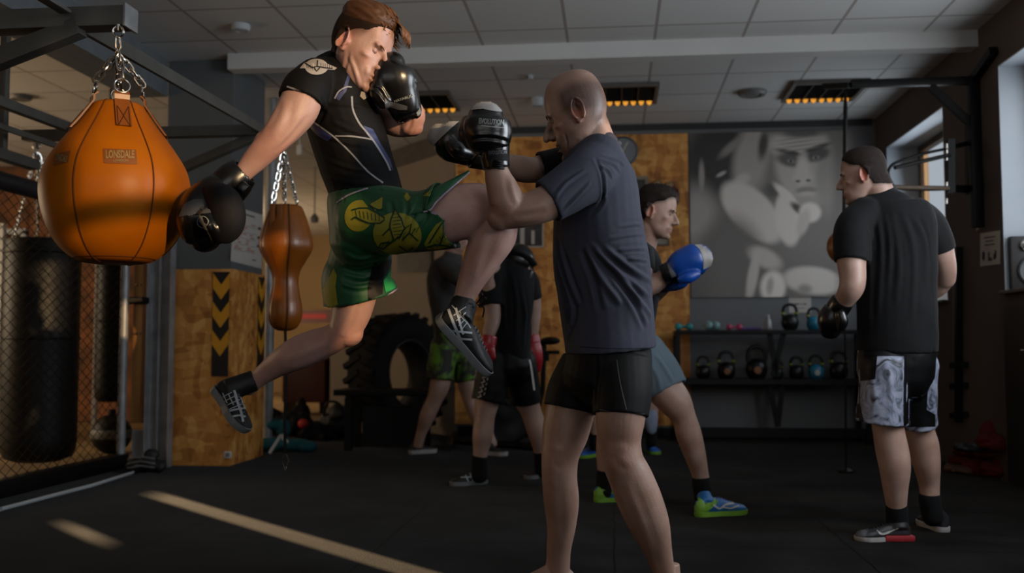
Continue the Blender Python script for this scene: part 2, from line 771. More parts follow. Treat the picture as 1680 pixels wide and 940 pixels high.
def text_mesh(s, size=1.0, font_bold=0.0, extrude=0.0):
    """outline of a word as (verts2d, faces), origin centred"""
    cu = bpy.data.curves.new('t', 'FONT')
    cu.body = s
    cu.size = size
    cu.offset = font_bold
    cu.align_x = 'CENTER'
    cu.align_y = 'CENTER'
    cu.resolution_u = 3
    o = bpy.data.objects.new('t', cu)
    col.objects.link(o)
    dg = bpy.context.evaluated_depsgraph_get(); dg.update()
    me = bpy.data.meshes.new_from_object(o.evaluated_get(dg), depsgraph=dg)
    v = [(p.co.x, p.co.y) for p in me.vertices]
    f = [tuple(p.vertices) for p in me.polygons]
    bpy.data.objects.remove(o); bpy.data.curves.remove(cu); bpy.data.meshes.remove(me)
    return v, f


def text_on(name, s, tree, cx, cy, w, h, ang, material, parent, lift=0.002, bold=0.0):
    """a word laid on a surface, centred on a pixel, w x h pixels, turned by ang degrees"""
    v, f = text_mesh(s, 1.0, bold)
    xs = [p[0] for p in v]; ys = [p[1] for p in v]
    sx = w / (max(xs) - min(xs)); sy = h / (max(ys) - min(ys))
    mx, my = (max(xs) + min(xs)) / 2, (max(ys) + min(ys)) / 2
    ca, sa = math.cos(math.radians(ang)), math.sin(math.radians(ang))
    V, ok = [], []
    for x, y in v:
        a, b = (x - mx) * sx, (y - my) * sy
        X, Y = cx + a * ca + b * sa, cy - (-a * sa + b * ca)
        dr = ray(X, Y)
        loc, nor, i, d = tree.ray_cast(CAM, dr)
        if loc is None:
            V.append(CAM); ok.append(False)
        else:
            if nor.dot(dr) > 0: nor = -nor
            V.append(loc + nor * lift); ok.append(True)
    F = [q for q in f if all(ok[i] for i in q)]
    if not F:
        return None
    return link(name, [tuple(p) if ok[i] else tuple(V[F[0][0]]) for i, p in enumerate(V)], [list(q) for q in F], material, parent, False)


def flat_text(mb, s, c, xdir, ydir, w, h, bold=0.0, off=(0, 0, 0)):
    v, f = text_mesh(s, 1.0, bold)
    xs = [p[0] for p in v]; ys = [p[1] for p in v]
    sx = w / (max(xs) - min(xs)); sy = h / (max(ys) - min(ys))
    mx, my = (max(xs) + min(xs)) / 2, (max(ys) + min(ys)) / 2
    c, xd, yd = Vector(c) + Vector(off), Vector(xdir).normalized(), Vector(ydir).normalized()
    mb.add([c + xd * ((x - mx) * sx) + yd * ((y - my) * sy) for x, y in v], [list(q) for q in f])
# ================================================================ the room
CEIL = 2.98
XR = 2.45          # right-hand wall
YB = 9.3           # back wall
M_grey = mat('grey_wall_paint', '5f6163', 0.75, var=0.10, vscale=1.2, bump=0.08, bscale=40)
M_wallb = mat('back_wall_paint', '75777a', 0.75, var=0.10, vscale=1.0, bump=0.06)
M_beige = mat('beige_wall_paint', '8d8277', 0.8, var=0.10, vscale=0.8)
M_brown = mat('taupe_wall_paint', '574e4a', 0.7, var=0.14, vscale=1.5, bump=0.06)
M_lite = mat('pale_paint', 'b4b9bc', 0.7, var=0.08, vscale=1.5)
M_reveal = mat('reveal_paint', 'aab2bb', 0.6, var=0.08, vscale=2)
M_beam = mat('beam_paint', 'c4c4c2', 0.75, var=0.06, vscale=1.4)
M_pillar = mat('pillar_paint', '5e6264', 0.7, var=0.12, vscale=1.5, bump=0.05)
M_osb = osb_mat('oriented_strand_board', 'c08038', '935a22', 'dba458')
M_warm = mat('far_wall_paint', 'a38a66', 0.8, var=0.08, vscale=0.7)
M_brick = mat('rough_brick_wall', '8a5a3c', 0.85, var=0.35, vscale=5, color2='4c3a2e', bump=0.3, bscale=20)
M_tan = mat('worn_wood_floor', '9b8058', 0.55, var=0.3, vscale=2.5, color2='66563e', stretch=(1, 0.25, 1))
M_ceil = ceiling_mat()
M_mats = floor_mat()
M_blk = mat('black_paint', '060607', 0.5, var=0.2, vscale=8, spec=0.2)
M_steel = mat('painted_steel', '5b5a55', 0.5, 0.35, var=0.22, vscale=7, bump=0.05)
M_galv = mat('galvanised_steel', '98999b', 0.45, 0.25, var=0.25, vscale=9)
M_chrome = mat('polished_steel', 'c0bfbb', 0.22, 1.0, var=0.1, vscale=30)
M_white = mat('white_plastic', 'c9c7c2', 0.5, var=0.05)
M_paper = mat('white_paper', 'b8b3ac', 0.8, var=0.04)
M_ink = mat('black_ink', '141414', 0.6, var=0.05)
M_rubber = mat('black_rubber', '17171a', 0.6, var=0.3, vscale=14, bump=0.2, bscale=50)

mb = MB(); mb.box((0.0, 2.3, -0.05), (7.0, 14.6, 0.1))
struct('floor', mb, M_mats, 'black rubber puzzle-mat floor of the training area')
mb = MB(); mb.box((-6.25, 6.5, -0.055), (5.46, 27, 0.1)); mb.box((-0.5, 14.85, -0.055), (6.04, 10.4, 0.1))
struct('floor_hall', mb, M_tan, 'worn tan floor beyond the cage and in the far hall')
mb = MB(); mb.box((-3.0, 7.0, CEIL + 0.05), (12.2, 27, 0.1))
struct('ceiling', mb, M_ceil, 'grey mineral tile ceiling on a square grid')
mb = MB(); mb.box(((-1.52 + XR) / 2 + 0.15, YB + 0.1, CEIL / 2), (XR + 1.52 + 0.3, 0.2, CEIL))
struct('wall_back', mb, M_wallb)
# wall running back and to the left from the end of the back wall
A, B, C2 = Vector((-1.52, YB, 0)), Vector((-3.38, 11.46, 0)), Vector((-5.1, 18.2, 0))


def wall_run(name, a, b, t, m, z0=0, z1=CEIL):
    d = (b - a).normalized()
    n = Vector((d.y, -d.x, 0)) * t
    mb = MB()
    mb.prism([a + Vector((0, 0, z0)), b + Vector((0, 0, z0)), b + Vector((0, 0, z1)), a + Vector((0, 0, z1))], n)
    return struct(name, mb, m)


wall_run('wall_side', A, B, 0.2, M_beige)
wall_run('wall_hall_side', B, C2, 0.2, M_warm)
mb = MB(); mb.box((-6.5, 18.1, CEIL / 2), (4.0, 0.2, CEIL))
struct('wall_hall_end', mb, M_warm)
mb = MB(); mb.box((-8.6, 7, CEIL / 2), (0.2, 27, CEIL))
struct('wall_left', mb, M_warm)
# brick wall behind the cage, with a doorway full of daylight
mb = MB()
mb.box((-8.05, 10.8, CEIL / 2), (0.9, 0.2, CEIL)); mb.box((-6.0, 10.8, CEIL / 2), (1.6, 0.2, CEIL))
mb.box((-7.2, 10.8, 2.6), (0.82, 0.2, 0.76))
struct('wall_cage_back', mb, M_brick)
mb = MB()
for x in (-7.58, -6.82): mb.box((x, 10.68, 1.1), (0.06, 0.08, 2.2))
mb.box((-7.2, 10.68, 2.2), (0.82, 0.08, 0.06))
d2 = struct('door_2', mb, M_lite, 'pale door frame in the brick wall behind the cage')
mb = MB(); mb.box((-3.0, -5.1, 0.5), (12.2, 0.2, 1.0)); mb.box((-3.0, -5.1, 2.85), (12.2, 0.2, 0.3))
for x in (-7.6, -4.9, -1.2, 2.0): mb.box((x, -5.1, 1.85), (2.2, 0.2, 1.7))
struct('wall_rear', mb, M_grey)

# right-hand wall: piers, sills and lintels around deep window recesses
SILL, HEAD, TH = 1.18, 2.64, 0.36
cx = XR + TH / 2
mb = MB()
mb.box((cx, 9.2, CEIL / 2), (TH, 0.5, CEIL))                       # corner pier
mb.box((cx, 6.925, CEIL / 2), (TH, 1.05, CEIL))                     # pier with the rack
mb.box((cx, 4.375, CEIL / 2), (TH, 1.05, CEIL))
for y0, y1 in ((7.45, 8.95), (4.9, 6.4), (2.35, 3.85)):
    mb.box((cx, (y0 + y1) / 2, SILL / 2), (TH, y1 - y0, SILL))
    mb.box((cx, (y0 + y1) / 2, (HEAD + CEIL) / 2), (TH, y1 - y0, CEIL - HEAD))
# unseen stretch next to the camera, its openings shaped to cast the sun patches
def sun_hole_wall(holes, y0, y1):
    ys = sorted({y0, y1} | {h[0] for h in holes} | {h[1] for h in holes})
    for a, b in zip(ys[:-1], ys[1:]):
        cuts = sorted([(h[2], h[3]) for h in holes if h[0] <= a + 1e-6 and h[1] >= b - 1e-6])
        z = 0
        for c, d in cuts + [(CEIL, CEIL)]:
            if c > z + 1e-6:
                mb.box((XR + 0.04, (a + b) / 2, (z + c) / 2), (0.08, b - a, c - z))
            z = max(z, d)
SUN_HOLES = [(-1.12, 0.0, 2.045, 2.64), (0.0, 0.62, 2.145, 2.64), (-1.12, 0.0, 1.83, 1.995), (0.05, 0.33, 1.50, 1.70), (0.86, 1.25, 1.95, 2.32), (0.55, 0.80, 0.45, 0.985), (-0.37, -0.17, 0.895, 0.985)]
sun_hole_wall(SUN_HOLES, -5.0, 2.35)
struct('wall_right', mb, M_brown, 'dark taupe wall with deep window recesses')
# added unseen sun filters in the upper holes; the two low gaps stand open
tp_m = bpy.data.materials.new('sun_filter'); tp_m.use_nodes = True
_n = tp_m.node_tree.nodes; _n.clear(); _o = _n.new('ShaderNodeOutputMaterial'); _t = _n.new('ShaderNodeBsdfTransparent')
_t.inputs[0].default_value = (0.175, 0.165, 0.145, 1); tp_m.node_tree.links.new(_t.outputs[0], _o.inputs[0])
mb = MB()
for (a_, b__, c__, d__) in SUN_HOLES[:5]: mb.add([(XR + 0.05, a_, c__), (XR + 0.05, b__, c__), (XR + 0.05, b__, d__), (XR + 0.05, a_, d__)], [(0, 1, 2, 3)])
struct('sun_filter_panes', mb, tp_m, 'added sun-dimming sheets high in the unseen wall beside the camera')


def window(name, y0, y1, label):
    xg = XR + TH - 0.06
    mb = MB()
    for y in (y0 + 0.03, y1 - 0.03): mb.box((xg, y, (SILL + HEAD) / 2), (0.06, 0.06, HEAD - SILL))
    for z in (SILL + 0.03, HEAD - 0.03, 1.86): mb.box((xg, (y0 + y1) / 2, z), (0.06, y1 - y0 - 0.12, 0.06))
    w = struct(name, mb, M_frame, label)
    g = MB()
    g.box((xg, (y0 + y1) / 2, (SILL + HEAD) / 2), (0.006, y1 - y0 - 0.1, HEAD - SILL - 0.1))
    obj('pane', g, M_glass, w, False)
    s = MB(); s.box((XR + TH / 2 - 0.02, (y0 + y1) / 2, SILL + 0.012), (TH + 0.04, y1 - y0 - 0.004, 0.024), bev=0.006)
    obj('sill', s, M_brownwood, w, False)
    r = MB()
    for y, s_ in ((y0, 1), (y1, -1)):
        r.box((XR + 0.14, y + s_ * 0.004, (SILL + HEAD) / 2 + 0.01), (0.28, 0.008, HEAD - SILL - 0.03))
    r.box((XR + 0.14, (y0 + y1) / 2, HEAD - 0.004), (0.28, y1 - y0 - 0.02, 0.008))
    obj('reveal', r, M_reveal, w, False)
    return w


M_frame = mat('window_frame_paint', '4e4034', 0.5)
M_brownwood = mat('brown_sill', '4e4036', 0.4)
g = bpy.data.materials.new('window_glass'); g.use_nodes = True
nt = g.node_tree; b = nt.nodes['Principled BSDF']
b.inputs['Transmission Weight'].default_value = 1.0; b.inputs['Roughness'].default_value = 0.0
b.inputs['IOR'].default_value = 1.02; b.inputs['Base Color'].default_value = (0.95, 0.97, 1, 1)
M_glass = g
window('window_1', 7.45, 8.95, 'tall window in the deep recess behind the black metal rack')
window('window_2', 4.9, 6.4, 'window recess with the loudspeaker on its sill')
window('window_3', 2.35, 3.85, 'window in the wall beside the sparring pair')
# street-side backdrop seen through the first window: pale house across the yard
mb = MB(); mb.box((9.0, 16.0, 1.2), (6.0, 10.0, 2.4)); mb.prism([(5.9, 10.9, 2.4), (5.9, 21.1, 2.4), (9, 21.1, 3.4), (9, 10.9, 3.4)], (0, 0, 0.1))
struct('exterior_house', mb, mat('pale_render', 'b9b6ae', 0.8))

# ceiling beam between the pillar and the right wall
YP = 6.85
mb = MB(); mb.box(((-2.77 + XR) / 2, 6.78, 2.9225), (XR + 2.77, 0.13, 0.115))
struct('trim_1', mb, M_beam, 'pale beam across the ceiling from the pillar to the right wall')
# deep beam running towards the camera on the left
mb = MB(); mb.box((-3.43, 1.0, 2.845), (0.30, 11.7, 0.27))
struct('trim_2', mb, mat('bluish_beam_paint', '6d7276', 0.75), 'deep grey beam running along the ceiling above the cage')
mb = MB(); mb.box((0.47, YB - 0.01, 2.95), (3.9, 0.02, 0.06))
struct('trim_3', mb, mat('dark_trim', '3a3b3c', 0.7), 'dark strip where the back wall meets the ceiling')
mb = MB(); mb.box((0.47, YB - 0.015, 0.05), (3.9, 0.03, 0.10))
struct('baseboard_back', mb, M_blk)
# bulkhead in front of the side wall
wall_run('trim_4', A + Vector((0, -0.02, 0)), B + Vector((0.0, -0.02, 0)), 0.3, mat('bulkhead_paint', '5c5753', 0.8), 2.78, CEIL)

# pillar with strand-board cladding
mb = MB(); mb.box((-3.025, YP + 0.32, CEIL / 2), (0.51, 0.64, CEIL), bev=0.01)
struct('pillar', mb, M_pillar, 'square grey pillar behind the kicking man')
zc = 1.42
mb = MB()
mb.box((-3.03, YP - 0.012, zc / 2), (0.56, 0.024, zc)); mb.box((-2.758, YP + 0.32, zc / 2), (0.024, 0.66, zc))
clad = struct('trim_5', mb, M_osb, 'strand board cladding on the lower part of the pillar')
# chevron tape folded round the pillar's corners
M_yel = mat('yellow_tape', 'dd9a20', 0.5, var=0.1); M_btape = mat('black_tape', '101012', 0.5)


def chevron_tape(name, label, corner, axis, w, z0, z1):
    t = MB()
    c = Vector(corner); ax = Vector(axis)
    nrm = Vector((0, -1, 0)) if abs(axis[0]) > 0 else Vector((1, 0, 0))
    p0 = c + nrm * 0.003
    t.prism([p0 - ax * w / 2 + Vector((0, 0, z0)), p0 + ax * w / 2 + Vector((0, 0, z0)), p0 + ax * w / 2 + Vector((0, 0, z1)), p0 - ax * w / 2 + Vector((0, 0, z1))], nrm * 0.002)
    o = tag(obj(name, t, M_btape, None, False), label, 'tape')
    z = z1 - 0.01; h = 0.108
    while z - 0.2 > z0:
        for s in (-1, 1):
            q = MB()
            a = p0 + nrm * 0.003
            zz = z
            q.prism([a + Vector((0, 0, zz - 0.085)), a + ax * s * w / 2 + Vector((0, 0, zz)), a + ax * s * w / 2 + Vector((0, 0, zz - h)), a + Vector((0, 0, zz - 0.085 - h))], nrm * 0.001)
            obj('chevron', q, M_yel, o, False)
        z -= 0.205
    return o


chevron_tape('hazard_tape', 'black and yellow chevron tape on the front of the pillar cladding, whole stripe in view', (-2.83, YP - 0.024, 0), (1, 0, 0), 0.125, 0.64, 1.40)
chevron_tape('hazard_tape', 'black and yellow chevron tape narrowed by perspective on the pillar side behind the bowling-pin bag', (-2.746, YP + 0.55, 0), (0, 1, 0), 0.13, 0.62, 1.40)
mb = MB(); c = on_y(374, 746, YP - 0.03)
mb.box(c, (0.055, 0.014, 0.05), bev=0.006); so_ = tag(obj('power_socket', mb, M_white), 'small wall socket low on the pillar cladding', 'socket')
mb = MB(); mb.box(c + Vector((0, -0.009, 0)), (0.03, 0.004, 0.03), bev=0.004); obj('socket_face', mb, mat('grey_plastic', '77777a'), so_)

# strand board panel on the back wall
x0 = on_y(748, 400, YB).x; x1 = on_y(1130, 400, YB).x
mb = MB(); mb.box(((x0 + x1) / 2, YB - 0.012, 1.5), (x1 - x0, 0.024, 2.76))
struct('wall_panel', mb, M_osb, 'strand board sheets covering the left half of the back wall')

# ================================================================ ceiling fittings
M_dark = mat('dark_aluminium', '2a2b2e', 0.35, 0.8)
M_amber = mat('amber_sun_glint', 'd89a30', 0.4, emit='ffab3a', estr=0.75)  # emissive colour standing in for sun reflections on the louvres
M_gold = mat('aluminium_louvre', '6a6560', 0.4, 0.3)


def louvre_light(px, py, label):
    c = on_floor(px, py, CEIL) if False else CAM + ray(px, py) * ((CEIL - CAM.z) / ray(px, py).z)
    c = Vector((round(c.x / 0.6) * 0.6, round(c.y / 0.6) * 0.6, CEIL)) if False else c
    t = thing('ceiling_light', label, 'ceiling light', (c.x, c.y, CEIL - 0.03), 'louvred ceiling lights')
    f = MB()
    for s in (-1, 1):
        f.box((c.x + s * 0.285, c.y, CEIL - 0.018), (0.03, 0.6, 0.036)); f.box((c.x, c.y + s * 0.285, CEIL - 0.018), (0.54, 0.03, 0.036))
    obj('frame', f, M_gold, t, False)
    l = MB(); l.box((c.x, c.y, CEIL - 0.004), (0.54, 0.54, 0.006))
    for i in range(1, 4): l.box((c.x - 0.27 + i * 0.135, c.y, CEIL - 0.020), (0.012, 0.54, 0.030))
    for i in range(1, 9): l.box((c.x, c.y - 0.27 + i * 0.06, CEIL - 0.016), (0.54, 0.004, 0.022))
    obj('louvre', l, M_dark, t, False)
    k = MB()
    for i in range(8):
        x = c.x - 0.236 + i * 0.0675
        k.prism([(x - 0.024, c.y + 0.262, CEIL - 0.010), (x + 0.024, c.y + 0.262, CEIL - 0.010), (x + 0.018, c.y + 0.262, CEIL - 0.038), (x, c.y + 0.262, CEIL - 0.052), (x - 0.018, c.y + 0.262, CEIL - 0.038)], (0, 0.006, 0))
    obj('sun_glint', k, M_amber, t, False)  # added glow for the sun glints; the fitting itself is off
    return t


louvre_light(1352, 146, 'square louvred ceiling light with added amber sun glints above the black arm of the rack')
louvre_light(1020, 151, 'square louvred ceiling light with added amber sun glints beside the bald man')
louvre_light(690, 164, 'square louvred ceiling light with added amber sun glints behind the raised black glove')


def ceil_pt(px, py):
    v = ray(px, py)
    return CAM + v * ((CEIL - CAM.z) / v.z)


def round_vent(px, py, r, label, m, h=0.035, cat='ceiling vent', name='ceiling_vent'):
    c = ceil_pt(px, py)
    a = MB(); a.lathe(c, [(r, 0.0), (r, -h * 0.5), (r * 0.88, -h), (r * 0.62, -h), (r * 0.60, -h * 0.6), (0.002, -h * 0.6)], 28)
    o = tag(obj(name, a, m, None), label, cat)
    d = MB(); d.lathe(c + Vector((0, 0, -h * 0.62)), [(r * 0.5, 0), (r * 0.46, -h * 0.35), (0.004, -h * 0.4)], 24)
    obj('disc', d, m, o)
    return o


round_vent(395, 41, 0.062, 'white round smoke detector on the ceiling above the swung arm', M_lite, 0.04, 'smoke detector', 'smoke_detector')
M_vent = mat('grey_vent', '6b6a68', 0.5)
round_vent(1234, 150, 0.12, 'wide grey round vent on the ceiling above the boxing poster', M_vent)
round_vent(34, 157, 0.09, 'grey round vent on the ceiling over the cage', M_vent)
round_vent(881, 161, 0.055, 'small white dome on the ceiling by the bald man\'s forehead', M_lite, 0.07, 'sensor', 'ceiling_sensor')
round_vent(869, 124, 0.028, 'tiny white nozzle on the ceiling between the gloves and the beam', M_lite, 0.03, 'sensor', 'ceiling_sensor')

# ================================================================ back wall pictures and signs
def poster():
    """a flat black-and-white print: one man seen from behind over his glove, another facing us"""
    a, b = on_y(1131, 219, YB - 0.02), on_y(1131, 488, YB - 0.02)
    e = on_y(1438, 230, YB - 0.02)
    X0, X1, Z0, Z1 = a.x, min(e.x, XR - 0.2), b.z, a.z
    nx, nz = 300, 250
    u, v = np.meshgrid(np.linspace(0, 1, nx), np.linspace(0, 1, nz))
    # u over 1131..1405 px, v over 488..219 px ; work in photo pixels of the print
    X = 1131 + u * 290; Y = 488 - v * 269
    g = np.full_like(X, 0.11)

    def blob(cx, cy, rx, ry, ang, val, soft=0.25):
        nonlocal g
        t = math.radians(ang)
        dx, dy = X - cx, Y - cy
        p = (dx * math.cos(t) + dy * math.sin(t)) / rx
        q = (-dx * math.sin(t) + dy * math.cos(t)) / ry
        k = np.clip((1 + soft - np.sqrt(p * p + q * q)) / (2 * soft), 0, 1)
        k = k * k * (3 - 2 * k)
        g = g * (1 - k) + val * k
    blob(1330, 300, 90, 160, 0, 0.17, 0.5)
    # far man's face, generic
    blob(1335, 272, 52, 66, -8, 0.36, 0.18)
    blob(1372, 300, 20, 50, 0, 0.26, 0.5)
    blob(1318, 238, 48, 22, -4, 0.40, 0.3)
    blob(1330, 221, 40, 9, 0, 0.10, 0.5)
    blob(1309, 266, 24, 11, 12, 0.10, 0.4); blob(1356, 258, 24, 11, -14, 0.09, 0.4)
    blob(1310, 268, 6, 3.0, 8, 0.24, 0.5); blob(1354, 263, 6, 3.0, -8, 0.24, 0.4)
    blob(1310, 268, 2.4, 2.4, 0, 0.02, 0.3); blob(1354, 263, 2.4, 2.4, 0, 0.02, 0.3)
    blob(1310, 254, 26, 4, 12, 0.06, 0.5); blob(1356, 247, 25, 4, -16, 0.06, 0.5)
    blob(1330, 282, 11, 26, 4, 0.44, 0.5); blob(1330, 295, 17, 9, 2, 0.42, 0.4)
    blob(1322, 301, 4, 2, 0, 0.06, 0.6); blob(1340, 300, 4, 2, 0, 0.06, 0.6)
    blob(1336, 316, 18, 6, -3, 0.22, 0.4); blob(1336, 322, 14, 4, -3, 0.40, 0.4)
    blob(1336, 336, 26, 10, -3, 0.30, 0.5)
    for k in range(4): blob(1320 + k * 3, 231 + k * 6, 34, 1.2, -6, 0.2, 0.7)
    # near man: dark head, pale shoulder and upper arm
    blob(1188, 265, 66, 62, 0, 0.035, 0.25)
    blob(1240, 262, 30, 64, 12, 0.30, 0.35); blob(1262, 240, 8, 24, 10, 0.06, 0.6)
    blob(1205, 243, 24, 7, -38, 0.20, 0.6); blob(1152, 290, 5, 24, 0, 0.26, 0.5)
    blob(1143, 355, 34, 46, 0, 0.30, 0.6)
    blob(1224, 297, 14, 9, -25, 0.42, 0.5); blob(1187, 287, 9, 3, -25, 0.35, 0.5)
    blob(1278, 315, 14, 13, 0, 0.09, 0.6)
    blob(1240, 350, 66, 34, 42, 0.50, 0.14)
    blob(1303, 362, 22, 44, -8, 0.54, 0.16)
    blob(1300, 322, 26, 7, 42, 0.55, 0.4); blob(1320, 345, 14, 6, 40, 0.08, 0.5)
    blob(1342, 352, 19, 16, 0, 0.58, 0.25); blob(1330, 368, 10, 22, 20, 0.45, 0.4)
    # lower cloth and belt
    blob(1200, 440, 62, 80, 0, 0.12, 0.3)
    blob(1262, 425, 30, 15, 25, 0.42, 0.4); blob(1240, 455, 9, 40, 12, 0.45, 0.4)
    blob(1275, 472, 22, 26, 8, 0.62, 0.25); blob(1270, 470, 6, 14, 8, 0.35, 0.6)
    blob(1345, 462, 52, 22, 6, 0.50, 0.2); blob(1330, 476, 12, 8, 0, 0.25, 0.6)
    blob(1400, 300, 16, 200, 0, 0.17, 0.7)
    g = np.clip(g * 1.35 - 0.03, 0.012, 1)
    g += (np.random.RandomState(3).rand(*g.shape) - 0.5) * 0.02
    Xw = X0 + u * (X1 - X0); Zw = Z0 + v * (Z1 - Z0)
    vs = np.stack([Xw, np.full_like(Xw, YB - 0.022), Zw], -1).reshape(-1, 3)
    fs = []
    for j in range(nz - 1):
        for i in range(nx - 1):
            fs.append((j * nx + i, j * nx + i + 1, (j + 1) * nx + i + 1, (j + 1) * nx + i))
    n0 = len(vs)
    back = np.array([[X0, YB - 0.002, Z0], [X1, YB - 0.002, Z0], [X1, YB - 0.002, Z1], [X0, YB - 0.002, Z1]])
    vs = np.vstack([vs, back])
    fs.append((n0, n0 + 3, n0 + 2, n0 + 1))
    gc = np.concatenate([g.ravel(), [0.3] * 4])
    cols = np.stack([gc * 1.03, gc * 0.94, gc * 0.86], 1)
    m = mat('poster_print', (1, 1, 1), 0.45, var=0.0, attr='Col')
    return tag(link('poster', vs, fs, m, None, False, colors=cols), 'large black and white print of two boxers on the back wall above the shelf', 'poster')


poster()


def framed(name, x0, y0, x1, y1, label, cat, frame_m, fill_m, fw=0.02, Y=YB - 0.024, detail=None):
    a, b = on_y(x0, y0, Y), on_y(x1, y1, Y)
    cx_, cz, w, h = (a.x + b.x) / 2, (a.z + b.z) / 2, b.x - a.x, a.z - b.z
    m_ = MB()
    for s in (-1, 1):
        m_.box((cx_ + s * (w / 2 - fw / 2), Y - 0.012, cz), (fw, 0.024, h)); m_.box((cx_, Y - 0.012, cz + s * (h / 2 - fw / 2)), (w - 2 * fw, 0.024, fw))
    o = tag(obj(name, m_, frame_m, None, False), label, cat)
    q = MB(); q.box((cx_, Y - 0.006, cz), (w - 2 * fw, 0.012, h - 2 * fw)); obj('print', q, fill_m, o, False)
    if detail:
        q = MB()
        for (u, v_, su, sv) in detail:
            q.box((cx_ - w / 2 + u * w, Y - 0.0135, cz - h / 2 + v_ * h), (su * w, 0.003, sv * h), bev=0.001)
        obj('figures', q, M_paper, o, False)
    return o


M_bf = mat('black_frame', '121214', 0.4); M_pic = mat('old_photograph', '3b3733', 0.5, var=0.5, vscale=9, color2='121110')
M_sand = mat('sand_plaque', '8e8575', 0.6, var=0.15, vscale=6)
framed('framed_picture', 790, 352, 892, 406, 'dark framed photograph of a group on the strand board wall behind the forearm', 'picture', M_paper, M_pic, 0.012,
       detail=[(0.66, 0.35, 0.07, 0.55), (0.45, 0.25, 0.06, 0.3), (0.52, 0.22, 0.05, 0.28), (0.3, 0.3, 0.06, 0.35), (0.83, 0.3, 0.05, 0.4)])
framed('framed_picture', 1037, 290, 1064, 330, 'small pale picture above the dark-haired boxer\'s head', 'picture', M_sand, M_pic, 0.03)
framed('framed_picture', 1062, 352, 1098, 403, 'sand-coloured framed sheet behind the dark-haired boxer\'s chin', 'picture', M_bf, M_sand, 0.012)
wn_ = (B - A).normalized(); wq = Vector((-wn_.y, wn_.x, 0)) if Vector((-wn_.y, wn_.x, 0)).y < 0 else Vector((wn_.y, -wn_.x, 0))
def on_side(px, py):
    v_ = ray(px, py); t_ = (A + Vector((0, 0, 0)) - CAM).dot(wq) / v_.dot(wq); return CAM + v_ * t_ + wq * 0.004
q4 = [on_side(655, 408), on_side(712, 410), on_side(712, 446), on_side(655, 447)]
mb = MB(); mb.prism(q4, wq * 0.02); o = tag(obj('framed_picture', mb, M_bf, None, False), 'dark picture on the beige wall below the green shorts', 'picture')
cq = sum(q4, Vector()) / 4; mb = MB(); mb.prism([cq + (p - cq) * 0.92 + wq * 0.021 for p in q4], wq * 0.002); obj('print', mb, M_pic, o, False)
mb = MB(); a = on_y(1073, 432, YB - 0.03); mb.box(a, (0.05, 0.02, 0.16), bev=0.006)
o = tag(obj('light_switch', mb, M_paper), 'upright white switch plate on the strand board beside the blue glove', 'switch')
mb = MB(); mb.box(a + Vector((0, -0.012, 0.0)), (0.03, 0.006, 0.05), bev=0.002); obj('rocker', mb, M_white, o)

# wall clock with rounded case, partly behind the bald man's shoulder
c = on_y(1022, 249, YB - 0.03)
t = thing('wall_clock', 'round grey clock on the strand board behind the bald man\'s neck', 'clock', c)
RY = Matrix.Rotation(math.radians(90), 3, 'X')
mb = MB(); mb.lathe(c, [(0.14, 0.0), (0.145, 0.03), (0.135, 0.042), (0.125, 0.03), (0.002, 0.03)], 36, RY)
obj('case', mb, mat('clock_grey', '70757c', 0.3, 0.4), t)
mb = MB(); mb.lathe(c + Vector((0, -0.031, 0)), [(0.122, 0), (0.12, 0.002), (0.002, 0.002)], 36, RY)
obj('dial', mb, mat('clock_dial', '7d838b', 0.35), t)
for ang, ln in ((28, 0.10), (200, 0.07)):
    mb = MB(); dvec = Vector((math.sin(math.radians(ang)), 0, math.cos(math.radians(ang))))
    mb.bar(c + Vector((0, -0.037, 0)), c + Vector((0, -0.037, 0)) + dvec * ln, 0.010, 0.004, up=(0, 1, 0)); obj('hand', mb, M_white, t)

# paper notices
def notice(name, corners, label, lines, icons=0, m=M_paper, plane=None):
    """thin sheet on a wall with printed lines: corners are world points tl,tr,br,bl"""
    tl, tr, br, bl = [Vector(p) for p in corners]
    nrm = (tr - tl).cross(bl - tl).normalized()
    if nrm.dot(CAM - tl) < 0: nrm = -nrm
    m_ = MB(); m_.prism([tl, tr, br, bl], nrm * 0.003)
    o = tag(obj(name, m_, m, None, False), label, 'sign')
    q = MB()
    xd, yd = tr - tl, bl - tl
    for (u0, v0, u1, v1) in lines:
        a_ = tl + xd * u0 + yd * v0 + nrm * 0.0035
        q.prism([a_, a_ + xd * (u1 - u0), a_ + xd * (u1 - u0) + yd * (v1 - v0), a_ + yd * (v1 - v0)], nrm * 0.001)
    obj('print', q, M_ink, o, False)
    return o, tl, xd, yd, nrm


def xw(px, py): return on_x(px, py, XR - 0.002)
r, tl, xd, yd, nn = notice('paper_notice', [xw(1609, 383), xw(1641, 378), xw(1641, 433), xw(1609, 437)], 'square paper notice with three printed lines and small pictures on the taupe pier', [(0.2, 0.14, 0.8, 0.17), (0.3, 0.25, 0.7, 0.28), (0.25, 0.36, 0.75, 0.39),
       (0.12, 0.58, 0.24, 0.80), (0.16, 0.54, 0.2, 0.84), (0.42, 0.60, 0.50, 0.86), (0.50, 0.76, 0.62, 0.86), (0.76, 0.56, 0.84, 0.78), (0.70, 0.66, 0.80, 0.82)])
notice('paper_notice', [xw(1601, 331), xw(1611, 329), xw(1612, 374), xw(1602, 378)], 'narrow blank paper behind the foot of the black rack post', [(0.2, 0.1, 0.8, 0.12)])
a = on_y(1294, 487, YB - 0.004); b_ = on_y(1331, 513, YB - 0.004)
notice('wall_sign', [(a.x, a.y, a.z), (b_.x, a.y, a.z), (b_.x, a.y, b_.z), (a.x, a.y, b_.z)], 'white rectangular sign below the poster between two kettlebells', [(0.25, 0.42, 0.45, 0.5), (0.5, 0.44, 0.62, 0.49), (0.66, 0.42, 0.78, 0.5), (0.3, 0.7, 0.7, 0.73)])
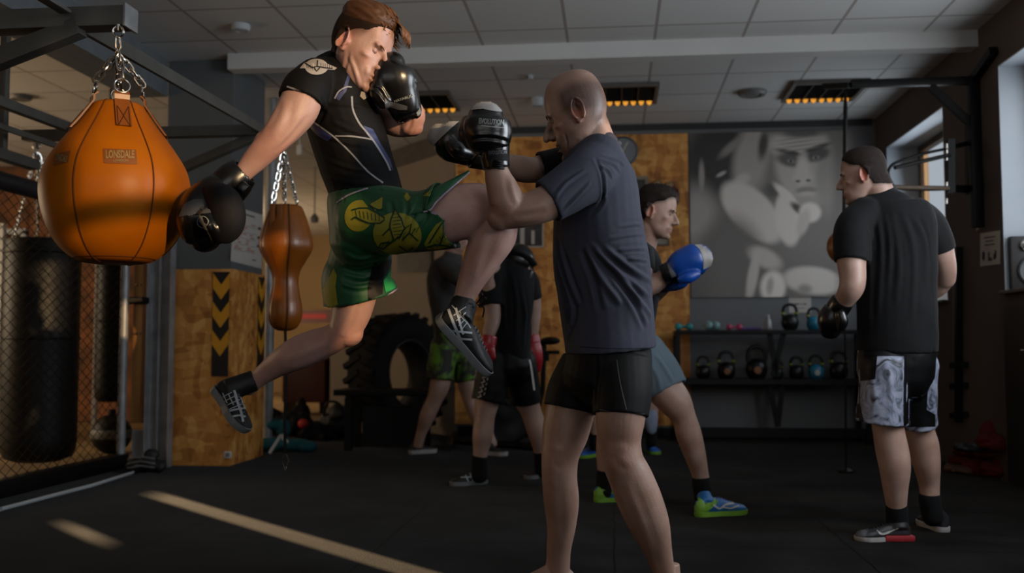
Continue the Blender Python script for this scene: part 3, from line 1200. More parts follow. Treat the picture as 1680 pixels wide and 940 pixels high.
# training timetable on the pillar's side, behind the hanging glove
XS = -2.77 + 0.002
a, b_, c_, d_ = on_x(384, 338, XS), on_x(431, 353, XS), on_x(429, 441, XS), on_x(378, 428, XS)
M_red = mat('red_print', 'a0402c', 0.7)
r, tl, xd, yd, nn = notice('timetable_poster', [a, b_, c_, d_], 'white timetable poster with red and black print on the pillar behind the glove',
                           [(0.35, 0.08, 0.7, 0.105), (0.05, 0.3, 0.8, 0.305), (0.05, 0.42, 0.8, 0.425), (0.05, 0.54, 0.8, 0.545), (0.05, 0.66, 0.8, 0.665), (0.05, 0.78, 0.8, 0.785),
                            (0.84, 0.26, 0.95, 0.31), (0.84, 0.44, 0.95, 0.49), (0.84, 0.6, 0.95, 0.65), (0.7, 0.9, 0.85, 0.92)])
q = MB(); rs = random.Random(4)
for i in range(26):
    u0, v0 = rs.uniform(0.06, 0.7), rs.choice([0.25, 0.33, 0.37, 0.45, 0.5, 0.57, 0.62, 0.7, 0.74])
    p = tl + xd * u0 + yd * v0 + nn * 0.0035
    q.prism([p, p + xd * 0.1, p + xd * 0.1 + yd * 0.018, p + yd * 0.018], nn * 0.001)
obj('red_print', q, M_red, r, False)
# ================================================================ steel frame carrying the bags
M_leather = mat('tan_leather', 'a25a00', 0.42, var=0.14, vscale=5, bump=0.05, bscale=14, color2='8f4c00', spec=0.18)
M_leather2 = mat('brown_leather', '85480b', 0.36, var=0.2, vscale=6, bump=0.05, bscale=14, coat=0.12)
M_strap = mat('leather_strap', '7a4410', 0.5, var=0.15)
M_stitch = mat('dark_stitching', '4a2608', 0.7)
M_label = mat('bag_label', '8f7448', 0.6, var=0.1)


def chain(mb, a, b, link=0.032, r=0.0028, w=0.009):
    a, b = Vector(a), Vector(b)
    d = b - a
    n = max(2, int(d.length / (link * 0.78)))
    t = d.normalized(); p = t.orthogonal().normalized(); q = t.cross(p)
    L = d.length / n
    for i in range(n):
        c = a + t * L * (i + 0.5)
        s = p if i % 2 else q
        h = link / 2 - w / 2
        pts = []
        for k in range(12):
            th = 2 * math.pi * k / 12
            pts.append(c + s * (w * math.cos(th)) + t * ((h if math.sin(th) > 0 else -h) * (1 if abs(math.sin(th)) > 0.01 else 0) + w * math.sin(th)))
        mb.tube(pts, r, 6, closed=True)


def ring_tube(mb, c, R, r, n, seg=22):
    n = Vector(n).normalized(); p = n.orthogonal().normalized(); q = n.cross(p)
    mb.tube([Vector(c) + (p * math.cos(2 * math.pi * k / seg) + q * math.sin(2 * math.pi * k / seg)) * R for k in range(seg)], r, 8, closed=True)


rack = thing('bag_rack', 'grey welded steel frame overhead that carries the leather bags', 'bag rack', (-1.9, 4.2, 2.0))
dF = 3.15
zF = P(212, 30, dF).z; yF = P(212, 30, dF).y; xE = P(212, 30, dF).x
yM = P(435, 212, 5.45).y; xM = P(432, 212, 5.45).x; zM = P(300, 214, 5.45).z
mb = MB(); mb.box(((xE - 3.4) / 2, yF, zF), (3.4 + xE, 0.075, 0.066), bev=0.006); obj('beam', mb, M_steel, rack)
mb = MB(); mb.box((xE + 0.004, yF, zF), (0.01, 0.086, 0.076), bev=0.003); obj('end_plate', mb, M_galv, rack)
mb = MB(); mb.box(((xM - 3.35) / 2, yM, zM), (3.35 + xM, 0.07, 0.06), bev=0.006); obj('beam', mb, M_steel, rack)
mb = MB(); mb.bar(P(128, 42, dF + 0.05), P(428, 214, 5.45), 0.05, 0.012); mb.bar(P(128, 42, dF + 0.05) + Vector((0.02, 0, 0)), P(428, 214, 5.45) + Vector((0.02, 0, 0)), 0.012, 0.05); obj('angle_bar', mb, M_steel, rack)
mb = MB(); mb.bar(P(133, 44, dF), P(-60, 120, dF + 0.05), 0.05, 0.06, bev=0.004); obj('brace', mb, M_steel, rack)
mb = MB(); mb.bar(P(108, 20, dF - 0.04), P(40, -22, dF - 0.25), 0.04, 0.012, bev=0.003); obj('brace', mb, M_steel, rack)
mb = MB(); mb.bar(P(428, 220, 5.45), P(296, 278, 5.6), 0.045, 0.05, bev=0.004); obj('brace', mb, M_steel, rack)
mb = MB(); mb.bar(P(120, 212, 5.45), P(-40, 152, 4.6), 0.045, 0.05, bev=0.004); obj('brace', mb, M_steel, rack)
mb = MB(); mb.bar(P(95, 240, 5.6), P(-30, 196, 5.0), 0.02, 0.03); obj('brace', mb, M_steel, rack)
mb = MB(); mb.box((-3.35, (yF + yM) / 2, zF), (0.07, yM - yF + 0.2, 0.06), bev=0.005); obj('beam', mb, M_steel, rack)
for y in (yF, yM - 0.2):
    mb = MB(); mb.box((-3.35, y, (zF + 2.71) / 2), (0.04, 0.04, 2.71 - zF), bev=0.004); obj('post', mb, M_steel, rack)

# ---------------------------------------------------------------- pear-shaped leather bag
d = 3.1
s = d / FPX
c0 = P(188, 434, d)
top = P(196, 46, d)
bag = thing('heavy_bag', 'big orange pear-shaped leather bag hanging beside the cage', 'punching bag', c0)
prof_px = [(0, 1), (40, 2), (62, 8), (84, 26), (101, 52), (112, 82), (117, 112), (116, 135), (110, 158), (98, 180), (80, 206), (62, 230), (46, 254), (39, 264), (26, 268), (0, 268)]
prof = [(max(r * s, 0.001), z * s) for r, z in catmull(prof_px, 4)]
mb = MB()
seg = 72
rg = []
for r_, z_ in prof:
    ring = []
    for k in range(seg):
        th = 2 * math.pi * k / seg
        seamk = abs((((th + math.radians(34)) * 6 / (2 * math.pi)) % 1) - 0.5)       # six panels
        rr = r_ * (1 - 0.018 * math.exp(-((0.5 - seamk) / 0.06) ** 2))
        ring.append(c0 + Vector((rr * math.cos(th), rr * math.sin(th), z_)))
    rg.append(ring)
mb.rings(rg, True)
obj('body', mb, M_leather, bag, angle=180)
mb = MB()
for k in range(6):
    th = 2 * math.pi * k / 6 - math.radians(34)
    mb.tube([c0 + Vector((r_ * 0.990 * math.cos(th), r_ * 0.990 * math.sin(th), z_)) for r_, z_ in prof[4:-6]], 0.0022, 6)
ring_tube(mb, c0 + Vector((0, 0, 9 * s)), 63 * s, 0.002, (0, 0, 1), 40)
obj('piping', mb, M_stitch, bag)
tree_bag = bvh(np.array([tuple(p) for r_ in rg for p in r_]), [(i * seg + k, i * seg + (k + 1) % seg, (i + 1) * seg + (k + 1) % seg, (i + 1) * seg + k) for i in range(len(rg) - 1) for k in range(seg)])
for poly in ([(169, 244), (223, 246), (225, 270), (171, 268)], [(90, 254), (116, 247), (112, 266), (88, 272)]):
    decal('label', tree_bag, [poly], M_strap, bag, 0.002, 6)
text_on('lettering', 'LONSDALE', tree_bag, 197, 254, 46, 13, 0, M_label, bag, 0.004, 0.03)
text_on('lettering', 'LONDON', tree_bag, 198, 264, 24, 4, 0, M_label, bag, 0.004, 0.02)
text_on('lettering', 'LONSDALE', tree_bag, 102, 260, 20, 11, 12, M_label, bag, 0.004, 0.03)
# straps, rings and chains
zt = 268 * s
cdir = Vector((CAM.x - c0.x, CAM.y - c0.y, 0)).normalized(); cright = Vector((-cdir.y, cdir.x, 0))
for k, w in enumerate((0.045, 0.05, 0.045, 0.045)):
    dirv = [cdir + cright * 0.12, -cright + cdir * 0.25, cright + cdir * 0.12, -cdir][k].normalized()
    mb = MB()
    side = Vector((-dirv.y, dirv.x, 0))
    inn, outp = [], []
    for zz in (280, 274, 266, 252, 236, 216):
        rr = float(np.interp(zz, [p[1] for p in prof_px], [p[0] for p in prof_px])) * s if zz < 262 else 38 * s
        outp.append(c0 + dirv * (rr + 0.009 if zz < 278 else rr - 0.002) + Vector((0, 0, zz * s)))
        inn.append(c0 + dirv * (rr + 0.003 if zz < 278 else rr - 0.010) + Vector((0, 0, zz * s)))
    rings_ = [[o_ - side * w / 2, o_ + side * w / 2, i_ + side * w / 2, i_ - side * w / 2] for o_, i_ in zip(outp, inn)]
    mb.rings(rings_, True)
    st = obj('strap', mb, M_strap if k != 0 else M_leather2, bag, angle=30)
    mb = MB()
    rc = outp[0] + Vector((0, 0, 0.012))
    for q_ in (-1, 1):
        mb.bar(outp[3] + side * q_ * w * 0.38 + dirv * 0.001, outp[5] + side * q_ * w * 0.38 + dirv * 0.001, 0.002)
    mb.bar(outp[3] - side * w * 0.36, outp[5] + side * w * 0.36, 0.002); mb.bar(outp[3] + side * w * 0.36, outp[5] - side * w * 0.36, 0.002)
    obj('stitching', mb, M_stitch, st)
    mb = MB(); ring_tube(mb, rc + Vector((0, 0, 0.006)), 0.023, 0.0032, side.cross(Vector((0, 0, 1))) + Vector((0, 0, 0.2))); obj('ring', mb, M_chrome, bag)
    mb = MB(); chain(mb, P(194, 88, d), rc + Vector((0, 0, 0.028)), 0.034, 0.0036, 0.011); obj('chain', mb, M_chrome, bag)
mb = MB(); ring_tube(mb, P(194, 52, d), 0.017, 0.004, (0, 1, 0.1)); ring_tube(mb, P(194, 84, d), 0.009, 0.003, (1, 0, 0))
pts = [P(192, 58, d), P(190, 64, d), P(190, 78, d), P(194, 86, d), P(198, 78, d), P(197, 64, d)]
mb.tube(pts, 0.0042, 8, closed=True); mb.tube([P(194, 40, d), P(194, 50, d)], 0.006, 8)
obj('carabiner', mb, M_chrome, bag)

# ---------------------------------------------------------------- bowling-pin leather bag
d = 5.5; s = d / FPX
c0 = P(467, 543, d)
pin = thing('heavy_bag', 'brown leather bag shaped like a bowling pin behind the kicking man', 'punching bag', c0)
pp = [(0, 0), (11, 1), (20, 6), (26, 16), (28.5, 29), (27.5, 44), (24, 60), (21.5, 75), (21.5, 87), (25, 100), (33, 115), (41, 129), (44, 140), (43, 152), (39, 168), (34, 184), (29, 197), (25, 205), (18, 208), (0, 208)]
prof = [(max(r * s, 0.001), z * s) for r, z in catmull(pp, 4)]
mb = MB(); rg = []
for r_, z_ in prof:
    rg.append([c0 + Vector((r_ * (1 - 0.03 * math.exp(-(((k * 8 / 64) % 1 - 0.5) / 0.09) ** 2)) * math.cos(2 * math.pi * k / 64),
                            r_ * (1 - 0.03 * math.exp(-(((k * 8 / 64) % 1 - 0.5) / 0.09) ** 2)) * math.sin(2 * math.pi * k / 64), z_)) for k in range(64)])
mb.rings(rg, True); obj('body', mb, M_leather2, pin, angle=180)
mb = MB()
for th in (-1.1, -2.3): mb.tube([c0 + Vector((r_ * 1.0 * math.cos(th), r_ * 1.0 * math.sin(th), z_)) for r_, z_ in prof[4:-4]], 0.003, 6)
obj('piping', mb, M_stitch, pin)
mb = MB()
for sx_ in (-1, 1): mb.box(c0 + Vector((sx_ * 0.02 - 0.02, -0.115, 185 * s)), (0.03, 0.012, 0.14), bev=0.003)
obj('strap', mb, M_strap, pin)
for px in (447, 467, 487):
    mb = MB(); chain(mb, P(465, 246, d), P(px, 333, d + (0.06 if px == 467 else -0.02)), 0.034, 0.004, 0.012); obj('chain', mb, M_chrome, pin)
mb = MB(); chain(mb, P(465, 218, d), P(465, 246, d), 0.04, 0.005, 0.013); obj('carabiner', mb, M_chrome, pin)
# elastic cord and carabiner hanging under it
mb = MB(); mb.tube([P(468, 538, d), P(469, 620, d), P(467, 700, d), P(468, 744, d)], 0.009, 8); co = tag(obj('elastic_cord', mb, M_blk), 'black elastic cord with a steel hook hanging below the bowling-pin bag', 'cord')
mb = MB(); mb.tube([P(468, 742, d), P(463, 756, d), P(468, 772, d), P(474, 757, d)], 0.004, 8, closed=True); obj('hook', mb, M_chrome, co)

# ---------------------------------------------------------------- cage: posts, rail, chain-link
XF = -3.47
M_wire = mat('black_wire', '2a2622', 0.3, 0.75)
y0, y1 = 4.4, 6.62
fence = thing('cage_fence', 'black chain-link cage panel with padded rail around the bags', 'fence', (XF, 5.5, 0))
z0, z1 = 0.10, 1.76
mb = MB()
W_, H_ = y1 - y0, z1 - z0
cell = 0.105; SL = 1.55
n = int((W_ + H_ * SL) / cell) + 2
for sgn in (1, -1):
    for i in range(n):
        # wires climbing in both directions, woven in and out
        ya = y0 + i * cell - (H_ * SL if sgn > 0 else 0)
        pts = []
        m_ = 60
        for k in range(m_ + 1):
            f = k / m_
            y = ya + sgn * f * H_ * SL
            if y0 <= y <= y1:
                pts.append(Vector((XF + sgn * 0.002, y, z0 + f * H_)))
        if len(pts) > 1:
            mb.tube([pts[0], pts[-1]], 0.0021, 5, caps=False)
obj('chain_link', mb, M_wire, fence)
mb = MB(); mb.tube([(XF, y0 - 0.6, 1.80), (XF, y1 - 0.2, 1.80), (XF, y1 + 0.05, 1.80)], 0.055, 18); obj('padded_rail', mb, mat('rail_padding', '121214', 0.55, var=0.2, vscale=6), fence)
mb = MB(); mb.box((XF, (y0 + y1) / 2, 0.05), (0.10, W_ + 0.1, 0.10), bev=0.01); obj('bottom_rail', mb, M_blk, fence)
mb = MB(); mb.tube([(XF, y1 + 0.02, 0.0), (XF, y1 + 0.02, 1.86)], 0.03, 16); obj('post', mb, M_galv, fence)
mb = MB(); mb.tube([on_floor(0, 836, 0.012), on_floor(80, 815, 0.012), on_floor(150, 797, 0.012), on_floor(217, 776, 0.012)], 0.018, 8, flat=0.5)
tag(obj('floor_strip', mb, M_lite), 'long white strip lying on the floor along the cage', 'strip')
# wooden plank, clamp and steel channel at the cage corner
Y2 = 6.72
def fx(px): return on_y(px, 500, Y2).x
mb = MB(); mb.box(((fx(221) + fx(243)) / 2, Y2, 1.12), (fx(243) - fx(221), 0.04, 1.62), bev=0.004)
pl_ = tag(obj('wooden_plank', mb, mat('pine_plank', 'a1713c', 0.6, var=0.3, vscale=3, stretch=(6, 6, 0.6), color2='6d4722')), 'upright pine plank bolted between the cage post and the steel channel', 'plank')
for zz in (1.62, 1.30, 0.95):
    mb = MB()
    for dx in (-0.01, 0.02): mb.tube([(fx(229) + dx, Y2 - 0.02, zz), (fx(229) + dx, Y2 - 0.045, zz)], 0.008, 10)
    obj('bolt', mb, M_chrome, pl_)
xa, xb = fx(245), fx(284)
mb = MB()
mb.box(((xa + xb) / 2, Y2 + 0.03, 1.05), (xb - xa, 0.012, 2.1)); mb.box((xa + 0.004, Y2 - 0.01, 1.05), (0.008, 0.07, 2.1)); mb.box((xb - 0.004, Y2 - 0.01, 1.05), (0.008, 0.07, 2.1))
mb.box(((xa + xb) / 2 - 0.01, Y2 + 0.01, 1.05), (0.012, 0.04, 2.1))
mb.box((fx(232), Y2 + 0.03, 0.13), (0.11, 0.03, 0.26))
tag(obj('steel_channel', mb, M_galv, None, False), 'tall galvanised steel channel between the cage and the pillar', 'post')
mb = MB(); c = on_y(226, 493, Y2 - 0.05); mb.box(c, (0.16, 0.04, 0.05), bev=0.012); cl_ = tag(obj('clamp', mb, M_blk), 'black and chrome clamp holding the cage post to the channel', 'clamp')
mb = MB(); mb.tube([c + Vector((-0.05, -0.03, 0)), c + Vector((0.05, -0.03, 0.005))], 0.014, 12); obj('clamp_bolt', mb, M_chrome, cl_)
# rolled wraps at the foot of the post
mb = MB(); c = on_floor(236, 776, 0.0)
for i, (dx, dz, r_) in enumerate(((-0.06, 0.05, 0.05), (0.02, 0.06, 0.055), (0.09, 0.045, 0.045), (0.03, 0.12, 0.04))):
    mb.ball(c + Vector((dx, 0.02 * i - 0.02, dz)), (r_ * 1.3, r_, r_))
v_, f_ = bake(mb, 0.008, 2); nr = normals(v_, f_); rumple(v_, nr, 0.008, 22)
o = link('hand_wraps', v_, f_, M_rubber, None, angle=180); tag(o, 'bundle of black hand wraps on the floor at the foot of the cage post', 'hand wraps')
mb = MB()
for k in range(3): mb.tube([c + Vector((-0.08, -0.075, 0.04 + k * 0.03)), c + Vector((0.02, -0.09, 0.06 + k * 0.03)), c + Vector((0.11, -0.07, 0.045 + k * 0.03))], 0.006, 6)
obj('stripe', mb, M_vent, o)

# black heavy bags inside the cage
M_vinyl = mat('black_vinyl', '050505', 0.5, var=0.25, vscale=4, bump=0.06, bscale=9, spec=0.25)


def cylinder_bag(px, ytop, ybot, wpx, d, ychain, label, hang=None):
    s = d / FPX
    c = P(px, ybot, d); h = (ybot - ytop) * s; r = wpx / 2 * s
    t = thing('heavy_bag', label, 'punching bag', c)
    mb = MB(); pr = [(0.001, 0.0), (r * 0.6, 0.004), (r * 0.88, 0.03), (r * 0.98, 0.08), (r, 0.16), (r, h * 0.5), (r, h - 0.03), (r * 0.97, h - 0.005), (r * 0.9, h), (0.001, h)]
    mb.lathe(c, pr, 40); obj('body', mb, M_vinyl, t)
    for z in (h - 0.10, h * 0.55):
        mb = MB(); ring_tube(mb, c + Vector((0, 0, z)), r + 0.001, 0.006, (0, 0, 1), 40); obj('band', mb, M_blk, t)
    tp = P(px - 2, ychain, d)
    for k in range(4):
        a = math.pi / 4 + k * math.pi / 2
        mb = MB(); chain(mb, tp + Vector((0, 0, -0.06)), c + Vector((r * 0.8 * math.cos(a), r * 0.8 * math.sin(a), h)), 0.04, 0.004, 0.012); obj('chain', mb, M_chrome, t)
    mb = MB(); ring_tube(mb, tp + Vector((0, 0, -0.03)), 0.025, 0.005, (0, 1, 0)); obj('ring', mb, M_chrome, t)
    mb = MB(); mb.tube([tp, Vector((tp.x, tp.y, hang or CEIL))], 0.012, 8); obj('hanger', mb, M_steel, t)
    return t


cylinder_bag(62, 392, 757, 116, 6.75, 232, 'thick black cylindrical bag behind the cage mesh', 2.12)
cylinder_bag(180, 418, 660, 50, 8.0, 290, 'slimmer black cylindrical bag behind the cage, ending above a black ball')
mb = MB(); c = on_floor(183, 712, 0.15); mb.ball(c, 0.16); mb.tube([c + Vector((0, 0, 0.14)), c + Vector((0, 0, 0.20))], 0.03, 10)
o = tag(obj('medicine_ball', mb, M_vinyl), 'black ball with a grey band on the floor behind the cage', 'ball')
mb = MB(); mb.lathe(c, [(0.158, -0.03), (0.163, -0.02), (0.163, 0.03), (0.158, 0.04)], 32); obj('band', mb, M_vent, o)
# white upright and board in place of bright daylight behind the cage
mb = MB(); a = P(156, 640, 9.6); mb.box((a.x, a.y, 0.95), (0.04, 0.05, 1.9)); tag(obj('door_gap_light', mb, M_white, None, False), 'thin pale upright standing in for a lit door gap far behind the cage', 'post')
mb = MB(); a = P(-2, 560, 8.6); mb.box((a.x - 0.5, a.y, 1.0), (1.05, 0.05, 1.9), bev=0.01); o = tag(obj('window_light_board', mb, M_white), 'tall white board standing in for bright window daylight at the far left', 'board')
mb = MB(); mb.box((a.x - 0.5, a.y - 0.03, 1.0), (1.08, 0.012, 0.03)); obj('rail', mb, M_vent, o)

# ================================================================ right-hand corner: black rack, double-end bag
Rk = thing('wall_rack', 'black steel arm bracketed to the taupe pier, reaching over the man in camouflage shorts', 'rack', (XR, 6.73, 1.4))
yA = 6.73
zA = on_y(1500, 135, yA).z
mb = MB(); mb.box((XR - 0.035, yA, (zA + on_y(1617, 366, yA).z) / 2), (0.07, 0.07, zA - on_y(1617, 366, yA).z + 0.06), bev=0.005); obj('post', mb, M_blk, Rk)
xL = on_y(1396, 135, yA).x
mb = MB(); mb.box(((xL + XR) / 2, yA, zA), (XR - xL, 0.05, 0.05), bev=0.004); obj('arm', mb, M_blk, Rk)
mb = MB(); mb.bar(on_y(1527, 142, yA), on_y(1607, 216, yA), 0.04, 0.05); obj('brace', mb, M_blk, Rk)
mb = MB(); mb.bar(on_y(1395, 140, yA), on_y(1352, 142, yA + 0.3), 0.04, 0.04); obj('arm', mb, M_blk, Rk)
mb = MB(); mb.bar((XR - 0.03, yA, zA + 0.01), (XR - 0.03, yA - 0.35, zA + 0.10), 0.05); obj('brace', mb, M_blk, Rk)

Dp = thing('pull_up_station', 'black tubular pull-up bars bolted to the pier in front of the window', 'pull-up bars', (XR, 6.95, 1.6))
def q7(px, py, dd=6.55): return P(px, py, dd)
mb = MB(); mb.bar(q7(1560, 228, 6.45), q7(1560, 316, 6.45), 0.045, 0.04, up=(0, 1, 0)); obj('upright', mb, M_blk, Dp)
mb = MB(); mb.bar(on_x(1592, 205, XR - 0.03), on_x(1592, 320, XR - 0.03), 0.05, 0.06, up=(0, 1, 0)); obj('upright', mb, M_blk, Dp)
mb = MB(); mb.bar(q7(1560, 242, 6.45), on_x(1592, 234, XR - 0.03), 0.03); obj('crossbar', mb, M_blk, Dp)
mb = MB(); mb.bar(q7(1558, 309, 6.45), on_x(1594, 311, XR - 0.03), 0.045); obj('crossbar', mb, M_blk, Dp)
mb = MB(); mb.tube(smooth_line([tuple(q7(*p)) for p in ((1558, 243, 6.45), (1520, 251, 6.4), (1480, 263, 6.35), (1463, 271, 6.32), (1457, 284, 6.3), (1462, 298, 6.32), (1474, 309, 6.35), (1520, 311, 6.4), (1558, 310, 6.45))], 5), 0.010, 10); obj('loop_bar', mb, M_blk, Dp)
mb = MB(); mb.tube([q7(1468, 275, 6.3), q7(1558, 254, 6.4)], 0.014, 10); obj('grip', mb, M_blk, Dp)
mb = MB(); mb.tube([q7(1466, 307, 6.3), q7(1556, 309, 6.4)], 0.016, 10); obj('grip', mb, mat('worn_grip', '4a3a2c', 0.6), Dp)
mb = MB()
for y_ in (240, 250, 259, 303, 330): mb.tube([q7(1553, y_ - 4, 6.42), q7(1553, y_ + 4, 6.42)], 0.011, 10)
obj('collar', mb, M_chrome, Dp)

# double-end bag on its ropes
d = 6.45
c = P(1381, 405, d)
Db = thing('double_end_bag', 'brown leather ball on black ropes between floor and rack arm', 'punching bag', on_floor(1387, 775))
mb = MB(); mb.ball(c, (0.096, 0.096, 0.112), seg=32); obj('ball', mb, M_leather2, Db)
mb = MB(); ring_tube(mb, c, 0.0975, 0.002, (1, 0.2, 0), 40); ring_tube(mb, c, 0.0975, 0.002, (-0.2, 1, 0), 40); obj('seam', mb, M_stitch, Db)
mb = MB(); mb.tube([P(1387, 150, d + 0.03), P(1387, 178, d), P(1385, 378, d)], [0.007, 0.014, 0.014], 8); obj('rope', mb, M_blk, Db)
mb = MB(); mb.tube([P(1384, 432, d), P(1387, 600, d), on_floor(1388, 773, 0.02)], 0.006, 8); obj('rope', mb, M_blk, Db)
mb = MB(); mb.lathe(on_floor(1388, 775), [(0.05, 0.0), (0.05, 0.012), (0.02, 0.03), (0.002, 0.03)], 20); obj('floor_anchor', mb, M_blk, Db)
# rail and conduit on the pier
mb = MB(); mb.bar(on_x(1573, 405, XR - 0.02), on_x(1573, 692, XR - 0.02), 0.05, 0.05, up=(0, 1, 0))
o = tag(obj('wall_rail', mb, M_blk, None, False), 'black upright rail with brackets on the lower part of the pier', 'rail')
for py in (600, 634, 682):
    q_ = MB(); q_.bar(on_x(1562, py, XR - 0.015), on_x(1586, py - 2, XR - 0.015), 0.04, 0.04); obj('bracket', q_, M_blk, o, False)
mb = MB(); mb.bar(on_x(1567, 410, XR - 0.01), on_x(1567, 690, XR - 0.01), 0.02, 0.03, up=(0, 1, 0)); tag(obj('conduit', mb, M_vent, None, False), 'grey conduit beside the black rail on the pier', 'conduit')

# loudspeaker on the second sill
c = P(1700, 456, 6.05); c.z = SILL + 0.024
sp_ = thing('loudspeaker', 'dark loudspeaker with silver cones on the window sill', 'speaker', c)
RS = Matrix.Rotation(math.radians(-6), 3, 'Z')
mb = MB(); mb.box(c + Vector((0, 0.1, 0.17)), (0.27, 0.22, 0.34), RS, bev=0.012); obj('cabinet', mb, mat('speaker_black', '151619', 0.4), sp_)
def cone(cc, r_, m2):
    mb = MB(); mb.lathe(cc, [(r_ * 1.15, -0.005), (r_ * 1.15, 0.008), (r_, 0.012), (r_ * 0.85, 0.004), (r_ * 0.3, -0.004), (r_ * 0.28, 0.006), (0.001, 0.010)], 28, RS @ RY); obj('cone', mb, m2, sp_)
cone(c + Vector((-0.015, -0.015, 0.12)), 0.085, mat('cone_grey', '26272a', 0.35, 0.2))
cone(c + Vector((-0.06, -0.015, 0.28)), 0.032, M_chrome); cone(c + Vector((0.02, -0.015, 0.28)), 0.032, M_chrome)

# dark radiator cover below that window, its top edge showing under the speaker
mb = MB(); mb.box((XR - 0.018, 5.55, 0.56), (0.03, 1.6, 1.08)); o = tag(obj('radiator_cover', mb, mat('dark_cover', '131315', 0.5), None, False), 'near-black cover on the wall below the loudspeaker', 'cover')
mb = MB(); mb.tube([on_x(1676, 575, XR - 0.04), on_x(1684, 575, XR - 0.04)], 0.008, 8); obj('knob', mb, M_chrome, o)

# red garments on the floor in the corner
M_redc = mat('red_cloth', '5a100f', 0.8, var=0.25, vscale=8, bump=0.2, bscale=25)
def garment(pts, z, r, label, m, edge=None, seed=0, name='folded_jacket'):
    mb = MB()
    for (px, py, rr, hz) in pts:
        c = on_floor(px, py, z); mb.ball(c + Vector((0, 0, hz)), (rr, rr * 0.7, max(hz, 0.03)), seg=16)
    v, f = bake(mb, 0.010, 4); nr = normals(v, f); rumple(v, nr, 0.022, 9, (1, 1, 2.4), seed); rumple(v, nr, 0.008, 26, (1, 1, 3), seed + 5)
    v[:, 2] = np.maximum(v[:, 2], z + 0.001)
    o = link(name, v, f, m, None, angle=180); tag(o, label, 'clothing')
    if edge:
        for e in edge:
            decal('hem', bvh(v, f), strip(smooth_line([p[:2] for p in e], 4), 5.0), mat('cream_hem', '7d6b58', 0.8), o, 0.004, 4)
    return o
garment([(1585, 768, 0.13, 0.05), (1625, 780, 0.18, 0.06), (1650, 788, 0.16, 0.07)], 0, 0, 'dark red jacket with cream hem, lowest of the pile by the pier', M_redc, [[(1590, 784), (1606, 790), (1630, 792), (1655, 788)]], 1)
garment([(1600, 752, 0.14, 0.05), (1636, 756, 0.15, 0.06), (1650, 756, 0.12, 0.08)], 0.11, 0, 'dark red jacket with cream band, on top of the pile', M_redc, [[(1586, 756), (1604, 762), (1640, 762)]], 7)
garment([(1634, 738, 0.14, 0.05), (1642, 734, 0.14, 0.09)], 0.20, 0, 'crumpled dark red hood heaped behind the jackets', M_redc, None, 12)
garment([(1588, 742, 0.09, 0.03), (1612, 742, 0.08, 0.05)], 0.18, 0, 'small black cloth lying behind the red jackets', M_rubber, None, 17, 'cloth')
garment([(1574, 776, 0.10, 0.03), (1586, 780, 0.10, 0.03)], 0.0, 0, 'tan cloth corner sticking out from under the red pile', mat('tan_cloth', '5c4030', 0.8), None, 21, 'cloth')

# ================================================================ kettlebell shelf
YS = YB - 0.28
def sx(px): return on_y(px, 560, YS).x
zt_, zm_ = on_y(1250, 541, YS - 0.15).z, on_y(1250, 622, YS - 0.15).z
shelf = thing('shelf_rack', 'long black two-tier rack of kettlebells below the poster', 'shelf', (sx(1250), YS, 0))
xl, xr_ = sx(1107), sx(1420)
for z_ in (zt_ - 0.02, zm_ - 0.025):
    mb = MB(); mb.box(((xl + xr_) / 2, YS, z_), (xr_ - xl, 0.42, 0.035 if z_ > 0.8 else 0.05), bev=0.003); obj('shelf_board', mb, M_blk, shelf, False)
mb = MB(); mb.box(((xl + xr_) / 2, YS - 0.15, 0.10), (xr_ - xl, 0.06, 0.08)); obj('base_rail', mb, M_blk, shelf, False)
for px in (1110, 1414):
    for dy in (-0.18, 0.18):
        mb = MB(); mb.box((sx(px), YS + dy, zt_ / 2 - 0.02), (0.04, 0.04, zt_ - 0.04)); obj('leg', mb, M_blk, shelf, False)
for (a_, b__) in (((1286, 545), (1268, 618)), ((1262, 545), (1276, 618)), ((1284, 628), (1276, 700)), ((1262, 628), (1276, 700))):
    mb = MB(); mb.bar(on_y(a_[0], a_[1], YS - 0.12), on_y(b__[0], b__[1], YS - 0.12), 0.045, 0.03, up=(0, 1, 0)); obj('strut', mb, M_blk, shelf, False)


M_iron = mat('black_cast_iron', '1a1a1c', 0.35, 0.5, var=0.2, vscale=12)
M_ring = mat('yellow_green_band', '8a9a2a', 0.5); M_tealk = mat('teal_vinyl', '136a86', 0.4)


def kettlebell(px, z, r, label, body=None, band=True, face=None):
    c = Vector((sx(px), YS - 0.05, z))
    t = thing('kettlebell', label, 'kettlebell', c, 'kettlebells on the rack')
    body = body or M_iron
    mb = MB(); mb.lathe(c, [(0.001, 0), (r * 0.62, 0), (r * 0.88, r * 0.3), (r, r * 0.85), (r * 0.92, r * 1.35), (r * 0.6, r * 1.75), (0.001, r * 1.9)], 28); obj('body', mb, body, t)
    mb = MB(); w = r * 0.78
    pts = smooth_line([(-w * 0.9, r * 1.45), (-w, r * 2.1), (-w * 0.72, r * 2.75), (0, r * 2.95), (w * 0.72, r * 2.75), (w, r * 2.1), (w * 0.9, r * 1.45)], 4)
    mb.tube([c + Vector((x, 0, zz)) for x, zz in pts], max(r * 0.19, 0.012), 12); h = obj('handle', mb, M_iron, t)
    if band:
        for s_ in (-1, 1):
            mb = MB(); mb.tube([c + Vector((s_ * w * 1.0, 0, r * 1.85)), c + Vector((s_ * w * 1.01, 0, r * 2.05))], max(r * 0.24, 0.015), 12)
            obj('band', mb, M_ring, h)
    if face:
        mb = MB(); mb.lathe(c + Vector((0, -r * 0.93, r * 0.8)), [(r * 0.36, -0.01), (r * 0.34, r * 0.07), (0.001, r * 0.09)], 20, RY); obj('badge', mb, face, t)
    return t


